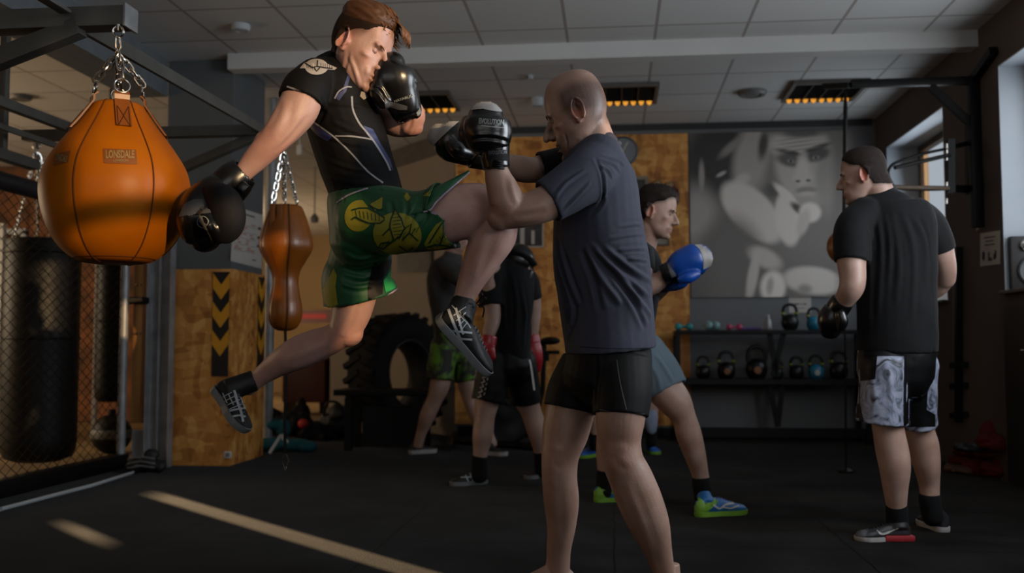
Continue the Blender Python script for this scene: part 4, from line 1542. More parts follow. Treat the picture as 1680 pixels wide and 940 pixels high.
kb = [(1152, 0.085, 'small dark kettlebell with a bright band, first from the strand board', None, True, None),
      (1190, 0.105, 'wide-handled dark kettlebell, second from the strand board on the lower shelf', None, True, M_strap),
      (1239, 0.125, 'largest black kettlebell with tall handle on the lower shelf', None, False, M_strap),
      (1273, 0.070, 'smallest kettlebell, right in front of the crossing struts', None, True, None),
      (1304, 0.085, 'dark kettlebell between the struts and the teal one on the lower shelf', None, True, None),
      (1336, 0.090, 'teal-bodied kettlebell on the lower shelf', M_tealk, True, M_paper),
      (1373, 0.105, 'black kettlebell on the lower shelf beneath the hanging ball', None, True, None)]
for px, r_, lb, bd, bn, fc in kb: kettlebell(px, zm_, r_ * 0.78, lb, bd, bn, fc)
kettlebell(1295, zt_ - 0.002, 0.078, 'dark kettlebell on the top shelf below the white sign', None, True)
kettlebell(1334, zt_ - 0.002, 0.066, 'teal kettlebell on the top shelf', M_tealk, True)


def dumbbell(px, col_m, label, L=0.10, r_=0.033):
    c = Vector((sx(px), YS - 0.1, zt_ - 0.002 + r_))
    mb = MB(); mb.tube([c + Vector((-L * 0.5, 0, 0)), c + Vector((L * 0.5, 0, 0))], r_ * 0.4, 10); t = tag(obj('dumbbell', mb, col_m), label, 'dumbbell', 'hand weights on the top shelf')
    for s_ in (-1, 1):
        mb = MB(); mb.ball(c + Vector((s_ * L * 0.5, 0, 0)), (r_, r_, r_)); obj('weight', mb, col_m, t)
dumbbell(1121, mat('teal_vinyl_light', '2a8f92', 0.4), 'teal dumbbell at the strand-board end of the top shelf')
dumbbell(1203, mat('pink_vinyl', 'b8406a', 0.4), 'pink dumbbell in the middle of the top shelf', 0.09, 0.028)
dumbbell(1167, mat('pale_teal', '7fa3a4', 0.4), 'pale teal dumbbell between the teal and the pink ones', 0.06, 0.042)
c = Vector((sx(1230), YS - 0.1, zt_ + 0.010)); mb = MB(); mb.tube([c + Vector((-0.09, 0, 0)), c + Vector((0.09, 0, 0))], 0.013, 10)
o = tag(obj('massage_stick', mb, mat('purple_plastic', '4d3272', 0.5)), 'purple rod lying on the top shelf beside the pink dumbbell', 'rod')
mb = MB(); mb.tube([c + Vector((0.09, 0, 0)), c + Vector((0.12, 0, 0))], 0.016, 10); obj('grip', mb, M_vent, o)
c = Vector((sx(1258), YS - 0.1, zt_ - 0.002)); mb = MB(); mb.lathe(c, [(0.03, 0), (0.034, 0.01), (0.03, 0.07), (0.02, 0.10), (0.012, 0.115), (0.001, 0.117)], 20)
o = tag(obj('bottle', mb, M_galv), 'small silvery bottle on the top shelf before the dark kettlebell', 'bottle')
mb = MB(); mb.lathe(c + Vector((0, 0, 0.115)), [(0.012, 0), (0.012, 0.02), (0.001, 0.022)], 14); obj('cap', mb, M_white, o)

# red boxing gloves hung high on the strand board
def hung_glove(px, py, ang, label):
    Y = YB - 0.10; c = on_y(px, py, Y)
    R = Matrix.Rotation(math.radians(ang), 3, 'Y')
    mb = MB()
    rows = [(0, 0.10, 0.045), (0, 0.05, 0.05), (0, 0.0, 0.062), (0.0, -0.05, 0.07), (0, -0.10, 0.055), (0, -0.13, 0.03)]
    rg = [[c + R @ Vector((r_ * math.cos(2 * math.pi * k / 20), 0.7 * r_ * math.sin(2 * math.pi * k / 20), z_)) for k in range(20)] for _, z_, r_ in rows]
    mb.rings(rg, True); mb.ball(c + R @ Vector((0.05, 0, -0.02)), (0.028, 0.03, 0.05))
    t = tag(obj('boxing_glove', mb, mat('oxblood_leather', '4a1418', 0.4), angle=180), label, 'boxing glove')
    mb = MB(); mb.box(c + R @ Vector((0, -0.045, 0.07)), (0.07, 0.012, 0.045), R, bev=0.004); obj('cuff_label', mb, M_label, t)
hung_glove(1083, 313, -25, 'oxblood boxing glove hung on the strand board, the one with the smaller label')
hung_glove(1101, 316, -12, 'oxblood boxing glove hung nearest to the poster')

# ================================================================ tyre, bench and heap by the side wall
M_tyre = mat('tyre_rubber', '0e0e0f', 0.75, var=0.3, vscale=9, bump=0.2, bscale=40)


def tyre():
    c = P(655, 600, 9.1); c.z = 0.60
    t = thing('tractor_tyre', 'big black tractor tyre with chunky tread leaning by the beige wall', 'tyre', (c.x, c.y, 0))
    ax = Vector((0.88, -0.47, 0.05)).normalized()
    R = Matrix((ax.orthogonal().normalized(), ax.cross(ax.orthogonal().normalized()), ax)).transposed()
    mb = MB()
    prof = [(0.28, -0.13), (0.32, -0.15), (0.42, -0.18), (0.49, -0.17), (0.525, -0.13), (0.535, 0), (0.525, 0.13), (0.49, 0.17), (0.42, 0.18), (0.32, 0.15), (0.28, 0.13), (0.27, 0)]
    prof = [(r_ * 1.04, z_ * 1.04) for r_, z_ in prof]
    rg = [[c + R @ Vector((r_ * math.cos(2 * math.pi * k / 64), r_ * math.sin(2 * math.pi * k / 64), z_)) for k in range(64)] for r_, z_ in prof]
    mb.rings(rg, False, True); obj('carcass', mb, M_tyre, t, angle=60)
    mb = MB()
    for k in range(26):
        for s_ in (-1, 1):
            a = 2 * math.pi * (k + (0.5 if s_ > 0 else 0)) / 26
            cc = c + R @ Vector((0.545 * math.cos(a), 0.545 * math.sin(a), s_ * 0.085))
            r_ax = R @ Vector((math.cos(a), math.sin(a), 0)); tg = R @ Vector((-math.sin(a), math.cos(a), 0))
            zz = (ax + tg * 0.5 * s_).normalized(); tt = r_ax.cross(zz)
            mb.box(cc, (0.05, 0.05, 0.20), Matrix((r_ax, tt, zz)).transposed(), bev=0.006)
    obj('tread', mb, M_tyre, t, False)
    mb = MB(); ring_tube(mb, c + R @ Vector((0, 0, 0.145)), 0.31, 0.012, ax, 48); ring_tube(mb, c + R @ Vector((0, 0, 0.175)), 0.43, 0.006, ax, 48); obj('bead', mb, M_rubber, t)
tyre()
bn = P(640, 645, 8.2)
bench = thing('bench', 'low black slatted bench in front of the tyre', 'bench', (bn.x, bn.y, 0))
xa, xb = P(560, 645, 8.3).x, P(712, 645, 8.2).x
zb = P(630, 643, 8.2).z
mb = MB()
for k in range(4): mb.box(((xa + xb) / 2, bn.y - 0.15 + k * 0.1, zb), (xb - xa, 0.085, 0.05), bev=0.008)
obj('seat', mb, M_blk, bench)
for x_ in (xa + 0.12, xb - 0.08):
    for dy in (-0.14, 0.14):
        mb = MB(); mb.box((x_, bn.y + dy, zb / 2 - 0.02), (0.06, 0.05, zb - 0.04)); obj('leg', mb, M_blk, bench, False)
mb = MB(); mb.box(((xa + xb) / 2 + 0.06, bn.y + 0.05, zb / 2 - 0.05), (xb - xa - 0.26, 0.03, zb - 0.14)); obj('panel', mb, M_blk, bench, False)
mb = MB()
for dx, dy, dz, r_ in ((0, 0, 0.14, 0.15), (0.1, 0.02, 0.12, 0.13), (-0.08, 0.0, 0.1, 0.12), (0.02, -0.05, 0.22, 0.10)): mb.ball(on_floor(552, 716) + Vector((dx, dy, dz)), (r_, r_ * 0.8, r_))
v, f = bake(mb, 0.012, 3); nr = normals(v, f); rumple(v, nr, 0.02, 9); v[:, 2] = np.maximum(v[:, 2], 0.001)
o = tag(link('gym_bag', v, f, M_rubber, None, angle=180), 'slumped black gym bag beside the bench', 'bag')
mb = MB(); cc = on_floor(552, 716); mb.tube(smooth_line([tuple(cc + Vector(p)) for p in ((-0.1, -0.1, 0.2), (-0.05, -0.14, 0.33), (0.06, -0.13, 0.32), (0.1, -0.1, 0.2))], 4), 0.012, 8); obj('strap', mb, M_blk, o)

# clothes, blue bolster and things by the pillar
def soft(name, px, py, blobs, m, label, cat, vox=0.012, amp=0.015, z=0.0, seed=0):
    c = on_floor(px, py, z); mb = MB()
    for dx, dy, dz, rx, ry, rz in blobs: mb.ball(c + Vector((dx, dy, dz)), (rx, ry, rz), seg=16)
    v, f = bake(mb, vox, 3); nr = normals(v, f); rumple(v, nr, amp, 12, seed=seed); v[:, 2] = np.maximum(v[:, 2], z + 0.001)
    return tag(link(name, v, f, m, None, angle=180), label, cat)
M_teal = mat('teal_cloth', '1f5a63', 0.8, var=0.2); M_navy = mat('navy_cloth', '16181f', 0.85, var=0.3); M_rd = mat('bright_red', 'a81f20', 0.6)
soft('towel', 470, 742, [(-0.14, 0, 0.06, 0.14, 0.1, 0.06), (0.05, 0.02, 0.06, 0.16, 0.1, 0.055), (0.16, 0, 0.05, 0.1, 0.08, 0.05)], M_teal, 'teal rolled towel on the floor beside the pillar', 'towel', amp=0.01)
soft('towel', 446, 736, [(0, 0, 0.20, 0.12, 0.08, 0.05), (0.1, 0, 0.17, 0.06, 0.06, 0.08)], M_teal, 'teal bundle standing against the pillar foot', 'towel', amp=0.008, z=0.0, seed=4)
soft('jacket', 480, 722, [(-0.2, 0, 0.16, 0.17, 0.12, 0.12), (0.0, 0, 0.14, 0.2, 0.12, 0.12), (0.2, -0.02, 0.09, 0.2, 0.1, 0.08), (0.33, -0.03, 0.04, 0.12, 0.08, 0.04)], M_navy, 'dark jacket heaped behind the teal towel', 'clothing', amp=0.03, seed=2)
soft('backpack', 494, 702, [(0, 0, 0.14, 0.1, 0.08, 0.12), (0.0, 0, 0.27, 0.05, 0.05, 0.05)], M_navy, 'small dark backpack standing behind the jacket', 'bag', seed=5)
c = on_floor(480, 722) + Vector((0.14, -0.13, 0.16))
mb = MB(); mb.ball(c, (0.05, 0.04, 0.045)); o = tag(obj('red_ball', mb, M_rd), 'small bright red ball on top of the heap by the pillar', 'ball')
mb = MB(); a = P(455, 722, 7.55); mb.bar(a + Vector((-0.06, 0, -0.10)), a + Vector((0.03, 0, 0.04)), 0.03, 0.02); mb.bar(a + Vector((0.03, 0, 0.04)), a + Vector((0.08, 0, -0.02)), 0.03, 0.02)
tag(obj('hand_mirror', mb, M_white), 'white bent bracket lying on the teal towel', 'bracket')
# far hall furniture
a = P(506, 600, 12.8)
mb = MB(); mb.box((a.x, a.y, 0.42), (0.56, 0.4, 0.56), bev=0.01); o = tag(obj('cabinet', mb, mat('maroon_laminate', '4a1512', 0.5)), 'maroon counter in the far hall seen below the trailing leg', 'counter')
mb = MB()
for dx in (-0.22, 0.22): mb.box((a.x + dx, a.y, 0.07), (0.04, 0.3, 0.14))
obj('leg', mb, M_blk, o); mb = MB(); mb.box((a.x, a.y, 0.72), (0.62, 0.44, 0.04), bev=0.006); obj('worktop', mb, M_sand, o)
a0, a1 = P(485, 508, 17.2), P(547, 530, 17.2)
mb = MB(); mb.box(((a0.x + a1.x) / 2, a0.y, (a0.z + a1.z) / 2), (a1.x - a0.x, 0.04, a0.z - a1.z)); o = tag(obj('wall_sign', mb, mat('maroon_sign', '5e3a34', 0.6), None, False), 'faded sign with red lettering on the far hall wall', 'sign')
mb = MB(); mb.box(((a0.x + a1.x) / 2, a0.y - 0.03, (a0.z + a1.z) / 2), ((a1.x - a0.x) * 0.7, 0.01, (a0.z - a1.z) * 0.35)); obj('lettering', mb, M_rd, o, False)
mb = MB(); mb.lathe(P(516, 365, 11.5), [(0.04, 0), (0.05, 0.05), (0.02, 0.10), (0.001, 0.1)], 16); mb.tube([P(516, 365, 11.5) + Vector((0, 0, 0.1)), Vector((P(516, 365, 11.5).x, P(516, 365, 11.5).y, CEIL))], 0.008, 6)
tag(obj('pendant_sensor', mb, M_vent), 'small grey fitting hanging in the far hall beside the green shorts', 'sensor')
mb = MB(); a = on_y(440, 600, 8.0); mb.tube([(a.x, a.y, 0), (a.x, a.y, CEIL)], 0.045, 16); tag(obj('drain_pipe', mb, M_galv, None), 'grey floor-to-ceiling pipe right behind the pillar', 'pipe')
mb = MB(); a = P(491, 246, 9.5); mb.box(a, (0.05, 0.04, 0.10), bev=0.01); o_ = tag(obj('wall_speaker', mb, M_white), 'small white box high up behind the bag chains', 'speaker'); o_2 = MB(); o_2.tube([a + Vector((0, 0, 0.05)), Vector((a.x, a.y, CEIL))], 0.006, 6); obj('bracket', o_2, M_white, o_)

# ================================================================ exercise bike by the strand board
def bike():
    d = 8.3
    t = thing('exercise_bike', 'black exercise bike standing between the two boxers and the strand board', 'exercise bike', on_floor(850, 735))
    def q(px, py, dd=0): return P(px, py, d + dd)
    mb = MB(); mb.ball(q(903, 559), (0.085, 0.10, 0.035)); mb.ball(q(886, 562), (0.07, 0.05, 0.03)); v, f = bake(mb, 0.008, 2); link('saddle', v, f, M_vinyl, t, angle=180)
    mb = MB(); mb.tube([q(893, 566), q(890, 640), q(876, 700)], 0.022, 12); obj('seat_post', mb, M_blk, t)
    mb = MB(); mb.tube([q(868, 578), q(918, 578)], 0.016, 10); mb.tube([q(897, 578), q(897, 592)], 0.02, 10); obj('slider', mb, M_blk, t)
    mb = MB(); mb.tube([q(876, 700), q(820, 650), q(760, 560)], 0.03, 12); mb.tube([q(760, 560), q(752, 520)], 0.02, 10); obj('frame', mb, M_blk, t)
    c = q(830, 680)
    mb = MB(); mb.lathe(c, [(0.02, -0.03), (0.05, -0.03), (0.22, -0.012), (0.24, -0.025), (0.25, 0), (0.24, 0.025), (0.22, 0.012), (0.05, 0.03), (0.02, 0.03)], 40, RY); obj('flywheel', mb, M_iron, t)
    mb = MB(); mb.tube([on_floor(895, 735, 0.03), on_floor(740, 722, 0.03)], 0.03, 10); mb.tube([on_floor(905, 745, 0.03), on_floor(885, 720, 0.03)], 0.03, 10); mb.tube([on_floor(735, 735, 0.03), on_floor(745, 712, 0.03)], 0.03, 10); obj('base', mb, M_blk, t)
    mb = MB(); mb.tube([q(752, 520, -0.2), q(752, 515), q(752, 520, 0.2)], 0.015, 10); obj('handlebar', mb, M_blk, t)
bike()
# ================================================================ people: shared tools
def camvec(t):
    return (CR * t[0] + CU * t[1] + CF * t[2]).normalized()


class Head:
    """head frame: x to the person's right, y forward, z up; metres, origin between the ears"""
    def __init__(self, px, py, d, fwd, up, s=(1, 1, 1)):
        self.c = P(px, py, d)
        f = camvec(fwd); u = camvec(up)
        u = (u - f * u.dot(f)).normalized()
        r = f.cross(u)
        self.B = Matrix((r, f, u)).transposed()
        self.s = s

    def w(self, x, y, z):
        return self.c + self.B @ Vector((x * self.s[0], y * self.s[1], z * self.s[2]))

    def local(self, v):
        q = (v - np.array(self.c)) @ np.array(self.B)
        return q / np.array(self.s)

    def build(self, mb, ear=1.0, nose=1.0, mouth_open=0.0):
        sl = [(0.131, 0.012, -0.020, 0.018), (0.128, 0.032, -0.040, 0.034), (0.118, 0.056, -0.064, 0.053), (0.100, 0.074, -0.082, 0.066), (0.075, 0.086, -0.092, 0.0735),
              (0.048, 0.092, -0.097, 0.0765), (0.020, 0.092, -0.096, 0.0765), (-0.004, 0.089, -0.090, 0.0745), (-0.028, 0.088, -0.076, 0.0715),
              (-0.050, 0.088, -0.055, 0.066), (-0.072, 0.087, -0.034, 0.059), (-0.092, 0.084, -0.014, 0.050), (-0.108, 0.079, 0.008, 0.038), (-0.117, 0.068, 0.026, 0.022)]
        rings = []
        seg = 36
        for z, yf, yb, hw in [tuple(r) for r in catmull(sl, 3)]:
            cy, ry = (yf + yb) / 2, (yf - yb) / 2
            ring = []
            for k in range(seg):
                th = 2 * math.pi * k / seg
                cx_, sy_ = math.cos(th), math.sin(th)
                e = 0.86
                x = hw * math.copysign(abs(cx_) ** e, cx_)
                y = cy + ry * math.copysign(abs(sy_) ** e, sy_)
                ring.append(self.w(x, y, z))
            rings.append(ring)
        mb.rings(rings, True)
        S = self.s[0]

        def bl(x, y, z, rx, ry, rz, rot=None):
            R = self.B @ (rot or Matrix.Identity(3))
            mb.ball(self.w(x, y, z), (rx * self.s[0], ry * self.s[1], rz * self.s[2]), R, 16)
        # nose
        mb.tube([self.w(0, 0.086, 0.018), self.w(0, 0.096, 0.002), self.w(0, 0.104 + 0.004 * nose, -0.018), self.w(0, 0.108 + 0.006 * nose, -0.032)], [0.007 * S, 0.0075 * S, 0.0095 * S, 0.0115 * S], 14)
        bl(0, 0.108 + 0.006 * nose, -0.035, 0.0115, 0.011, 0.010)
        bl(0, 0.098, -0.034, 0.012, 0.016, 0.012)
        for s_ in (-1, 1):
            bl(s_ * 0.0125, 0.096, -0.039, 0.0085, 0.012, 0.0075)
            bl(s_ * 0.030, 0.083, 0.021, 0.024, 0.011, 0.008)
            bl(s_ * 0.048, 0.054, -0.020, 0.018, 0.022, 0.012)
            bl(s_ * 0.024, 0.076, -0.062, 0.020, 0.013, 0.018)
            if ear:
                tilt = Matrix.Rotation(math.radians(16 * s_), 3, 'Z')
                bl(s_ * 0.079, -0.010, -0.004, 0.007, 0.019, 0.031, tilt)
                pts = []
                for a in range(-70, 231, 20):
                    t = math.radians(a)
                    pts.append(self.w(s_ * (0.087 + (0.003 if a > 60 else 0)), -0.012 - 0.019 * math.cos(t) * 1.0, 0.0 + 0.033 * math.sin(t)))
                mb.tube(pts, 0.0042 * S, 8)
                bl(s_ * 0.080, -0.004, -0.030, 0.006, 0.008, 0.009)
                mb.tube([self.w(s_ * 0.085, -0.022, -0.018), self.w(s_ * 0.087, -0.021, 0.004), self.w(s_ * 0.086, -0.012, 0.018)], 0.0034 * S, 8)
                bl(s_ * 0.078, 0.006, -0.006, 0.006, 0.005, 0.009)
        # mouth and chin
        bl(0, 0.089, -0.065, 0.022, 0.0075, 0.0060)
        bl(0, 0.088, -0.0775 - mouth_open, 0.019, 0.0085, 0.0065)
        bl(0, 0.078, -0.104 - mouth_open * 0.7, 0.022, 0.013, 0.014)

    def sculpt(self, v, mouth_open=0.0, stern=1.0):
        L = self.local(v)
        m = (np.abs(L[:, 0]) < 0.12) & (np.abs(L[:, 1]) < 0.15) & (np.abs(L[:, 2]) < 0.17)
        idx = np.where(m)[0]
        q = L[idx]
        d = np.zeros_like(q)

        def br(c, r, disp):
            r = np.array(r if isinstance(r, tuple) else (r,) * 3)
            g = np.exp(-(((q - np.array(c)) / r) ** 2).sum(1))
            d[:] += g[:, None] * np.array(disp)
        for s_ in (-1, 1):
            br((s_ * 0.031, 0.090, 0.004), (0.016, 0.02, 0.011), (0, -0.0135, 0))
            br((s_ * 0.017, 0.092, 0.004), (0.007, 0.02, 0.012), (0, -0.006, 0))
            br((s_ * 0.070, 0.050, 0.030), (0.02, 0.03, 0.03), (-s_ * 0.004, 0, 0))
            br((s_ * 0.058, 0.050, -0.055), (0.02, 0.025, 0.02), (-s_ * 0.005, 0, 0))
            br((s_ * 0.020, 0.095, -0.052), (0.006, 0.02, 0.012), (0, -0.0025, 0))
            br((s_ * 0.006, 0.110, -0.046), 0.0045, (0, 0, 0.004))
            br((s_ * 0.088, -0.010, 0.002), (0.010, 0.011, 0.017), (-s_ * 0.0075, 0, 0))
        br((0, 0.097, -0.0705 - mouth_open / 2), (0.024, 0.012, 0.0025 + mouth_open * 0.6), (0, -0.006 - mouth_open, 0))
        br((0, 0.092, -0.089 - mouth_open * 0.6), (0.02, 0.02, 0.006), (0, -0.004, 0))
        br((0, 0.096, -0.055), (0.005, 0.02, 0.006), (0, -0.0018, 0))
        v[idx] += (d * np.array(self.s)) @ np.array(self.B).T
        return v

    def paint(self, v, col_, skin, lips=(0.8, 0.55, 0.5), hair=None, hairc=(0.2, 0.15, 0.12), redear=1.0):
        """multiplies the skin colour: lips, cheeks, ears, and close-cropped hair on the scalp"""
        q = self.local(v)

        def g(c, r):
            return np.exp(-(((q - np.array(c)) / np.array(r)) ** 2).sum(1))[:, None]
        near = ((np.abs(q) < 0.17).all(1))[:, None]
        k = np.clip(g((0, 0.098, -0.066), (0.021, 0.015, 0.0045)) + g((0, 0.098, -0.078), (0.019, 0.015, 0.005)), 0, 1) * near
        col_[:] = col_ * (1 - k) + col_ * np.array(lips) * k
        for s_ in (-1, 1):
            k = g((s_ * 0.085, -0.010, 0), (0.012, 0.022, 0.034)) * 0.8 * redear * near
            col_[:] = col_ * (1 - k) + col_ * np.array((1.15, 0.55, 0.45)) * k
            k = g((s_ * 0.05, 0.075, -0.03), (0.022, 0.03, 0.02)) * 0.4 * near
            col_[:] = col_ * (1 - k) + col_ * np.array((1.05, 0.75, 0.68)) * k
        if hair is not None:
            k = np.clip(hair(q), 0, 1)[:, None] * near
            col_[:] = col_ * (1 - k) + np.array(hairc) * k
        return col_

    def details(self, body, skin_m, iris=(0.1, 0.16, 0.2), brow='3a2416', sides=(-1, 1), closed=0.3):
        for s_ in sides:
            S = self.s[0]
            ec = Vector((s_ * 0.031, 0.0705 - 0.0022 * (closed > 0.8), 0.003))
            mb = MB(); mb.use(M_eye).ball(self.w(*ec), 0.0112 * S, self.B, 18)
            gz = Vector((0, math.cos(-0.3 * closed), math.sin(-0.5 * closed))).normalized()
            mb.use(M_iris).ball(self.w(*(ec + gz * 0.0101)), (0.0048 * S, 0.0018 * S, 0.0048 * S), self.B, 12)
            obj('eye', mb, None, body)
            # lids: shells over the ball, above and below the slit
            for up_, a0 in ((1, 0.55 - 0.75 * closed), (-1, 0.42 - 0.10 * closed)):
                mb = MB(); rings = []
                for el in np.linspace(a0, 1.5, 7):
                    rings.append([self.w(*(ec + Vector((0.0124 * math.sin(t) * (math.cos(el) * 0.35 + 0.65 if el < 1.2 else math.cos(el) + 0.2), 0.0124 * math.cos(t) * math.cos(el), up_ * 0.0124 * math.sin(el)))))
                                  for t in np.linspace(-1.45, 1.45, 13)])
                n_, w_ = len(rings), 13
                mb.add([p for r_ in rings for p in r_], [(i * w_ + k, i * w_ + k + 1, (i + 1) * w_ + k + 1, (i + 1) * w_ + k) for i in range(n_ - 1) for k in range(w_ - 1)])
                mb.tube(rings[0], 0.0009 * S, 6)
                obj('eyelid', mb, mat(skin_m.name + '_lid', LIDC.get(skin_m.name, (0.3, 0.17, 0.12)), 0.5), body, angle=180)
            mb = MB(); pts = []
            for t in np.linspace(-1, 1, 9):
                pts.append(self.w(s_ * (0.032 + t * 0.019), 0.0915 - 0.007 * max(t, 0) ** 2 - 0.003 * t, 0.0205 + 0.004 * (1 - (t - 0.3) ** 2) - 0.003))
            mb.tube(pts, [0.0012 + 0.0022 * (1 - abs(t)) for t in np.linspace(-1, 1, 9)], 8)
            obj('eyebrow', mb, mat('brow_' + brow, brow, 0.9), body)


M_eye = mat('eye_white', '9c9188', 0.3, var=0.02); M_iris = mat('iris', '2c3338', 0.2, var=0.02)


def short_hair(q, lift=0.0):
    zb = np.interp(q[:, 1], [-0.1, -0.035, -0.015, 0.01, 0.05, 0.07, 0.095], [-0.055, -0.05, 0.015, 0.040, 0.050, 0.072, 0.090])
    return np.clip((q[:, 2] - zb - lift) / 0.025, -1, 1)


def hair_cap(name, head, v, f, mask, thick, m, body, amp=0.0035, fr=110.0, dirn=(1, 0.25, 1), seed=0):
    """hair lifted from the scalp where mask(local) > 0; mask also scales the thickness"""
    q = head.local(v)
    near = (np.abs(q) < 0.17).all(1)
    h = np.where(near, mask(q), -1)
    fa = [p for p in f if all(h[i] > 0 for i in p)]
    ids = sorted({i for p in fa for i in p})
    mp = {i: k for k, i in enumerate(ids)}
    nr = normals(v, f)
    vv = v[ids].copy()
    hh = np.clip(h[ids], 0, 1)
    tk = thick(q[ids]) if callable(thick) else np.full(len(ids), thick)
    ed = {}
    for p in fa:
        for a in range(len(p)):
            e = tuple(sorted((p[a], p[(a + 1) % len(p)])))
            ed[e] = ed.get(e, 0) + 1
    rim = {mp[i] for e, n in ed.items() if n == 1 for i in e}
    nb = {k: [] for k in rim}
    for e, n in ed.items():
        if n == 1:
            a_, b_ = mp[e[0]], mp[e[1]]; nb[a_].append(b_); nb[b_].append(a_)
    for _ in range(8):
        new = {k: (vv[k] * 0.34 + sum(vv[j] for j in nb[k]) / len(nb[k]) * 0.66) for k in rim if nb[k]}
        for k, p_ in new.items(): vv[k] = p_
    for k, i in enumerate(ids):
        if k in rim:
            vv[k] -= nr[i] * 0.002
            continue
        l = q[i]
        s_ = noise.noise(Vector((l[0] * dirn[0] + seed, l[1] * dirn[1], l[2] * dirn[2])) * fr)
        vv[k] += nr[i] * (0.001 + tk[k] * hh[k] * (1 + 0.15 * s_) + amp * s_ * min(1, hh[k] * 2) * min(1, tk[k] / 0.006))
    return link(name, vv, [tuple(mp[i] for i in p) for p in fa], m, body, angle=180)


LIDC = {}


def skin_mat(name, c, c2):
    LIDC[name] = srgb(c2)
    return mat(name, c, 0.48, color2=c2, vscale=14, bump=0.10, bscale=160, attr='Col', sss=0.07)


def make_body(name, mb, voxel, skin_m, label, heads=(), smooth=3, post=None, paint=None, cat='person'):
    v, f = bake(mb, voxel, smooth)
    for h, mo in heads:
        v = h.sculpt(v, mo)
    if post:
        v = post(v, f)
    c = np.ones((len(v), 3))
    if paint:
        c = paint(v, c)
    o = link(name, v, f, skin_m, None, colors=c, angle=180)
    tag(o, label, cat)
    return o, v, f


def cloth(name, mb, voxel, m, body, folds=(), smooth=3, rump=(0.003, 7), extra=None, angle=180, post=None):
    v, f = bake(mb, voxel, smooth)
    nr = normals(v, f)
    tr = bvh(v, f)
    for lines, amp, width in folds:
        fold(v, nr, tr, lines, amp, width)
    if rump:
        rumple(v, nr, rump[0], rump[1])
    if post is not None:
        v = post(v)
    o = link(name, v, f, m, body, angle=angle)
    return o, bvh(v, f), v, f


def shoe(name, parent, heel, toe, up, W, m_up, m_sole, ankle=None, rc=0.042, voxel=0.005, sole_h=0.024, high=0.0, laces=None, sock=None, heel_h=0.078):
    heel, toe = Vector(heel), Vector(toe)
    L = (toe - heel).length
    a = (toe - heel).normalized()
    u = Vector(up); u = (u - a * u.dot(a)).normalized()
    s = a.cross(u)
    k = L / 0.29

    def w(f, y, z): return heel + a * (f * L) + s * y + u * z
    fw = ([0, 0.03, 0.1, 0.3, 0.45, 0.65, 0.78, 0.9, 0.97, 1.0], [0.12, 0.24, 0.33, 0.32, 0.33, 0.46, 0.48, 0.40, 0.24, 0.08])
    fh = ([0, 0.05, 0.15, 0.3, 0.45, 0.6, 0.75, 0.9, 1.0], [0.066, heel_h, heel_h + 0.006, heel_h + 0.008, 0.080, 0.064, 0.053, 0.044, 0.022])
    mb = MB(); rings = []
    for f in np.linspace(0.005, 0.995, 22):
        hw = np.interp(f, *fw) * W; h = np.interp(f, *fh) * k
        ring = []
        for q in range(24):
            th = 2 * math.pi * q / 24
            c_, s_ = math.cos(th), math.sin(th)
            y = hw * 0.97 * math.copysign(abs(c_) ** 0.75, c_)
            z = sole_h * 0.6 + (h - sole_h * 0.5) * (0.5 + 0.5 * math.copysign(abs(s_) ** 0.8, s_))
            sh = 1 - 0.45 * max(0, (z - sole_h) / max(h, 1e-3)) ** 1.5
            ring.append(w(f, y * sh, z))
        rings.append(ring)
    mb.rings(rings, True)
    if ankle is not None:
        ank = Vector(ankle)
        b0 = w(0.20, 0, 0.055 * k)
        mb.tube([b0, b0.lerp(ank, 0.5), ank], [rc * 1.12, rc * 1.03, rc], 22)
    v, f = bake(mb, voxel, 3)
    o = link(name, v, f, m_up, parent, angle=180)
    tr = bvh(v, f)
    mb = MB(); n = 28
    for lo, hi, gr in ((0.0, sole_h, 1.06),):
        out = [w(ff, np.interp(ff, *fw) * W * gr, 0) for ff in np.linspace(0, 1, n)] + [w(ff, -np.interp(ff, *fw) * W * gr, 0) for ff in np.linspace(1, 0, n)]
        out = [p + u * lo for p in out]
        # tapered rim
        ctr = sum(out, Vector()) / len(out)
        r0 = [ctr + (p - ctr) * 0.97 for p in out]
        r1 = [p + u * sole_h * 0.35 for p in out]
        r2 = [p + u * sole_h for p in out]
        r3 = [ctr + u * sole_h + (p + u * 0 - ctr) * 0.9 for p in out]
        mb.rings([r0, r1, r2, r3], True)
    obj('sole', mb, m_sole, o, angle=50)
    if laces is not None:
        mb = MB()
        for ff in np.linspace(0.38, 0.70, 7):
            h = np.interp(ff, *fh) * k
            for sg in (-1, 1):
                mb.tube([w(ff, -0.018 * sg, h - 0.006), w(ff + 0.02, 0, h + 0.005), w(ff + 0.035, 0.018 * sg, h - 0.010)], 0.0026, 6)
        obj('laces', mb, laces, o)
    return o, tr, w


def boxing_glove(parent, name, rows, m, thumb=None, cuff=None, voxel=0.005, cuff_m=None, extra=None, folds=None, seg=30, power=2.3):
    """padded fist lofted through rows; thumb is a second loft; cuff is the wrist part"""
    mb = MB(); limb(mb, rows, 5, seg, 'flat', 'dome', power)
    if thumb:
        limb(mb, thumb, 5, 20, 'dome', 'dome')
    if extra:
        extra(mb)
    v, f = bake(mb, voxel, 4)
    nr = normals(v, f); tr = bvh(v, f)
    if folds:
        for ln, a, w_ in folds: fold(v, nr, tr, ln, a, w_)
    o = link(name, v, f, m, parent, angle=180)
    tr = bvh(v, f)
    if cuff:
        mb = MB(); limb(mb, cuff, 5, 26, 'hollow', 'flat', wall=0.009, depth=0.03)
        v2, f2 = bake(mb, voxel * 0.8, 2)
        c = link('cuff', v2, f2, cuff_m or m, o, angle=180)
        return o, tr, bvh(v2, f2)
    return o, tr, None
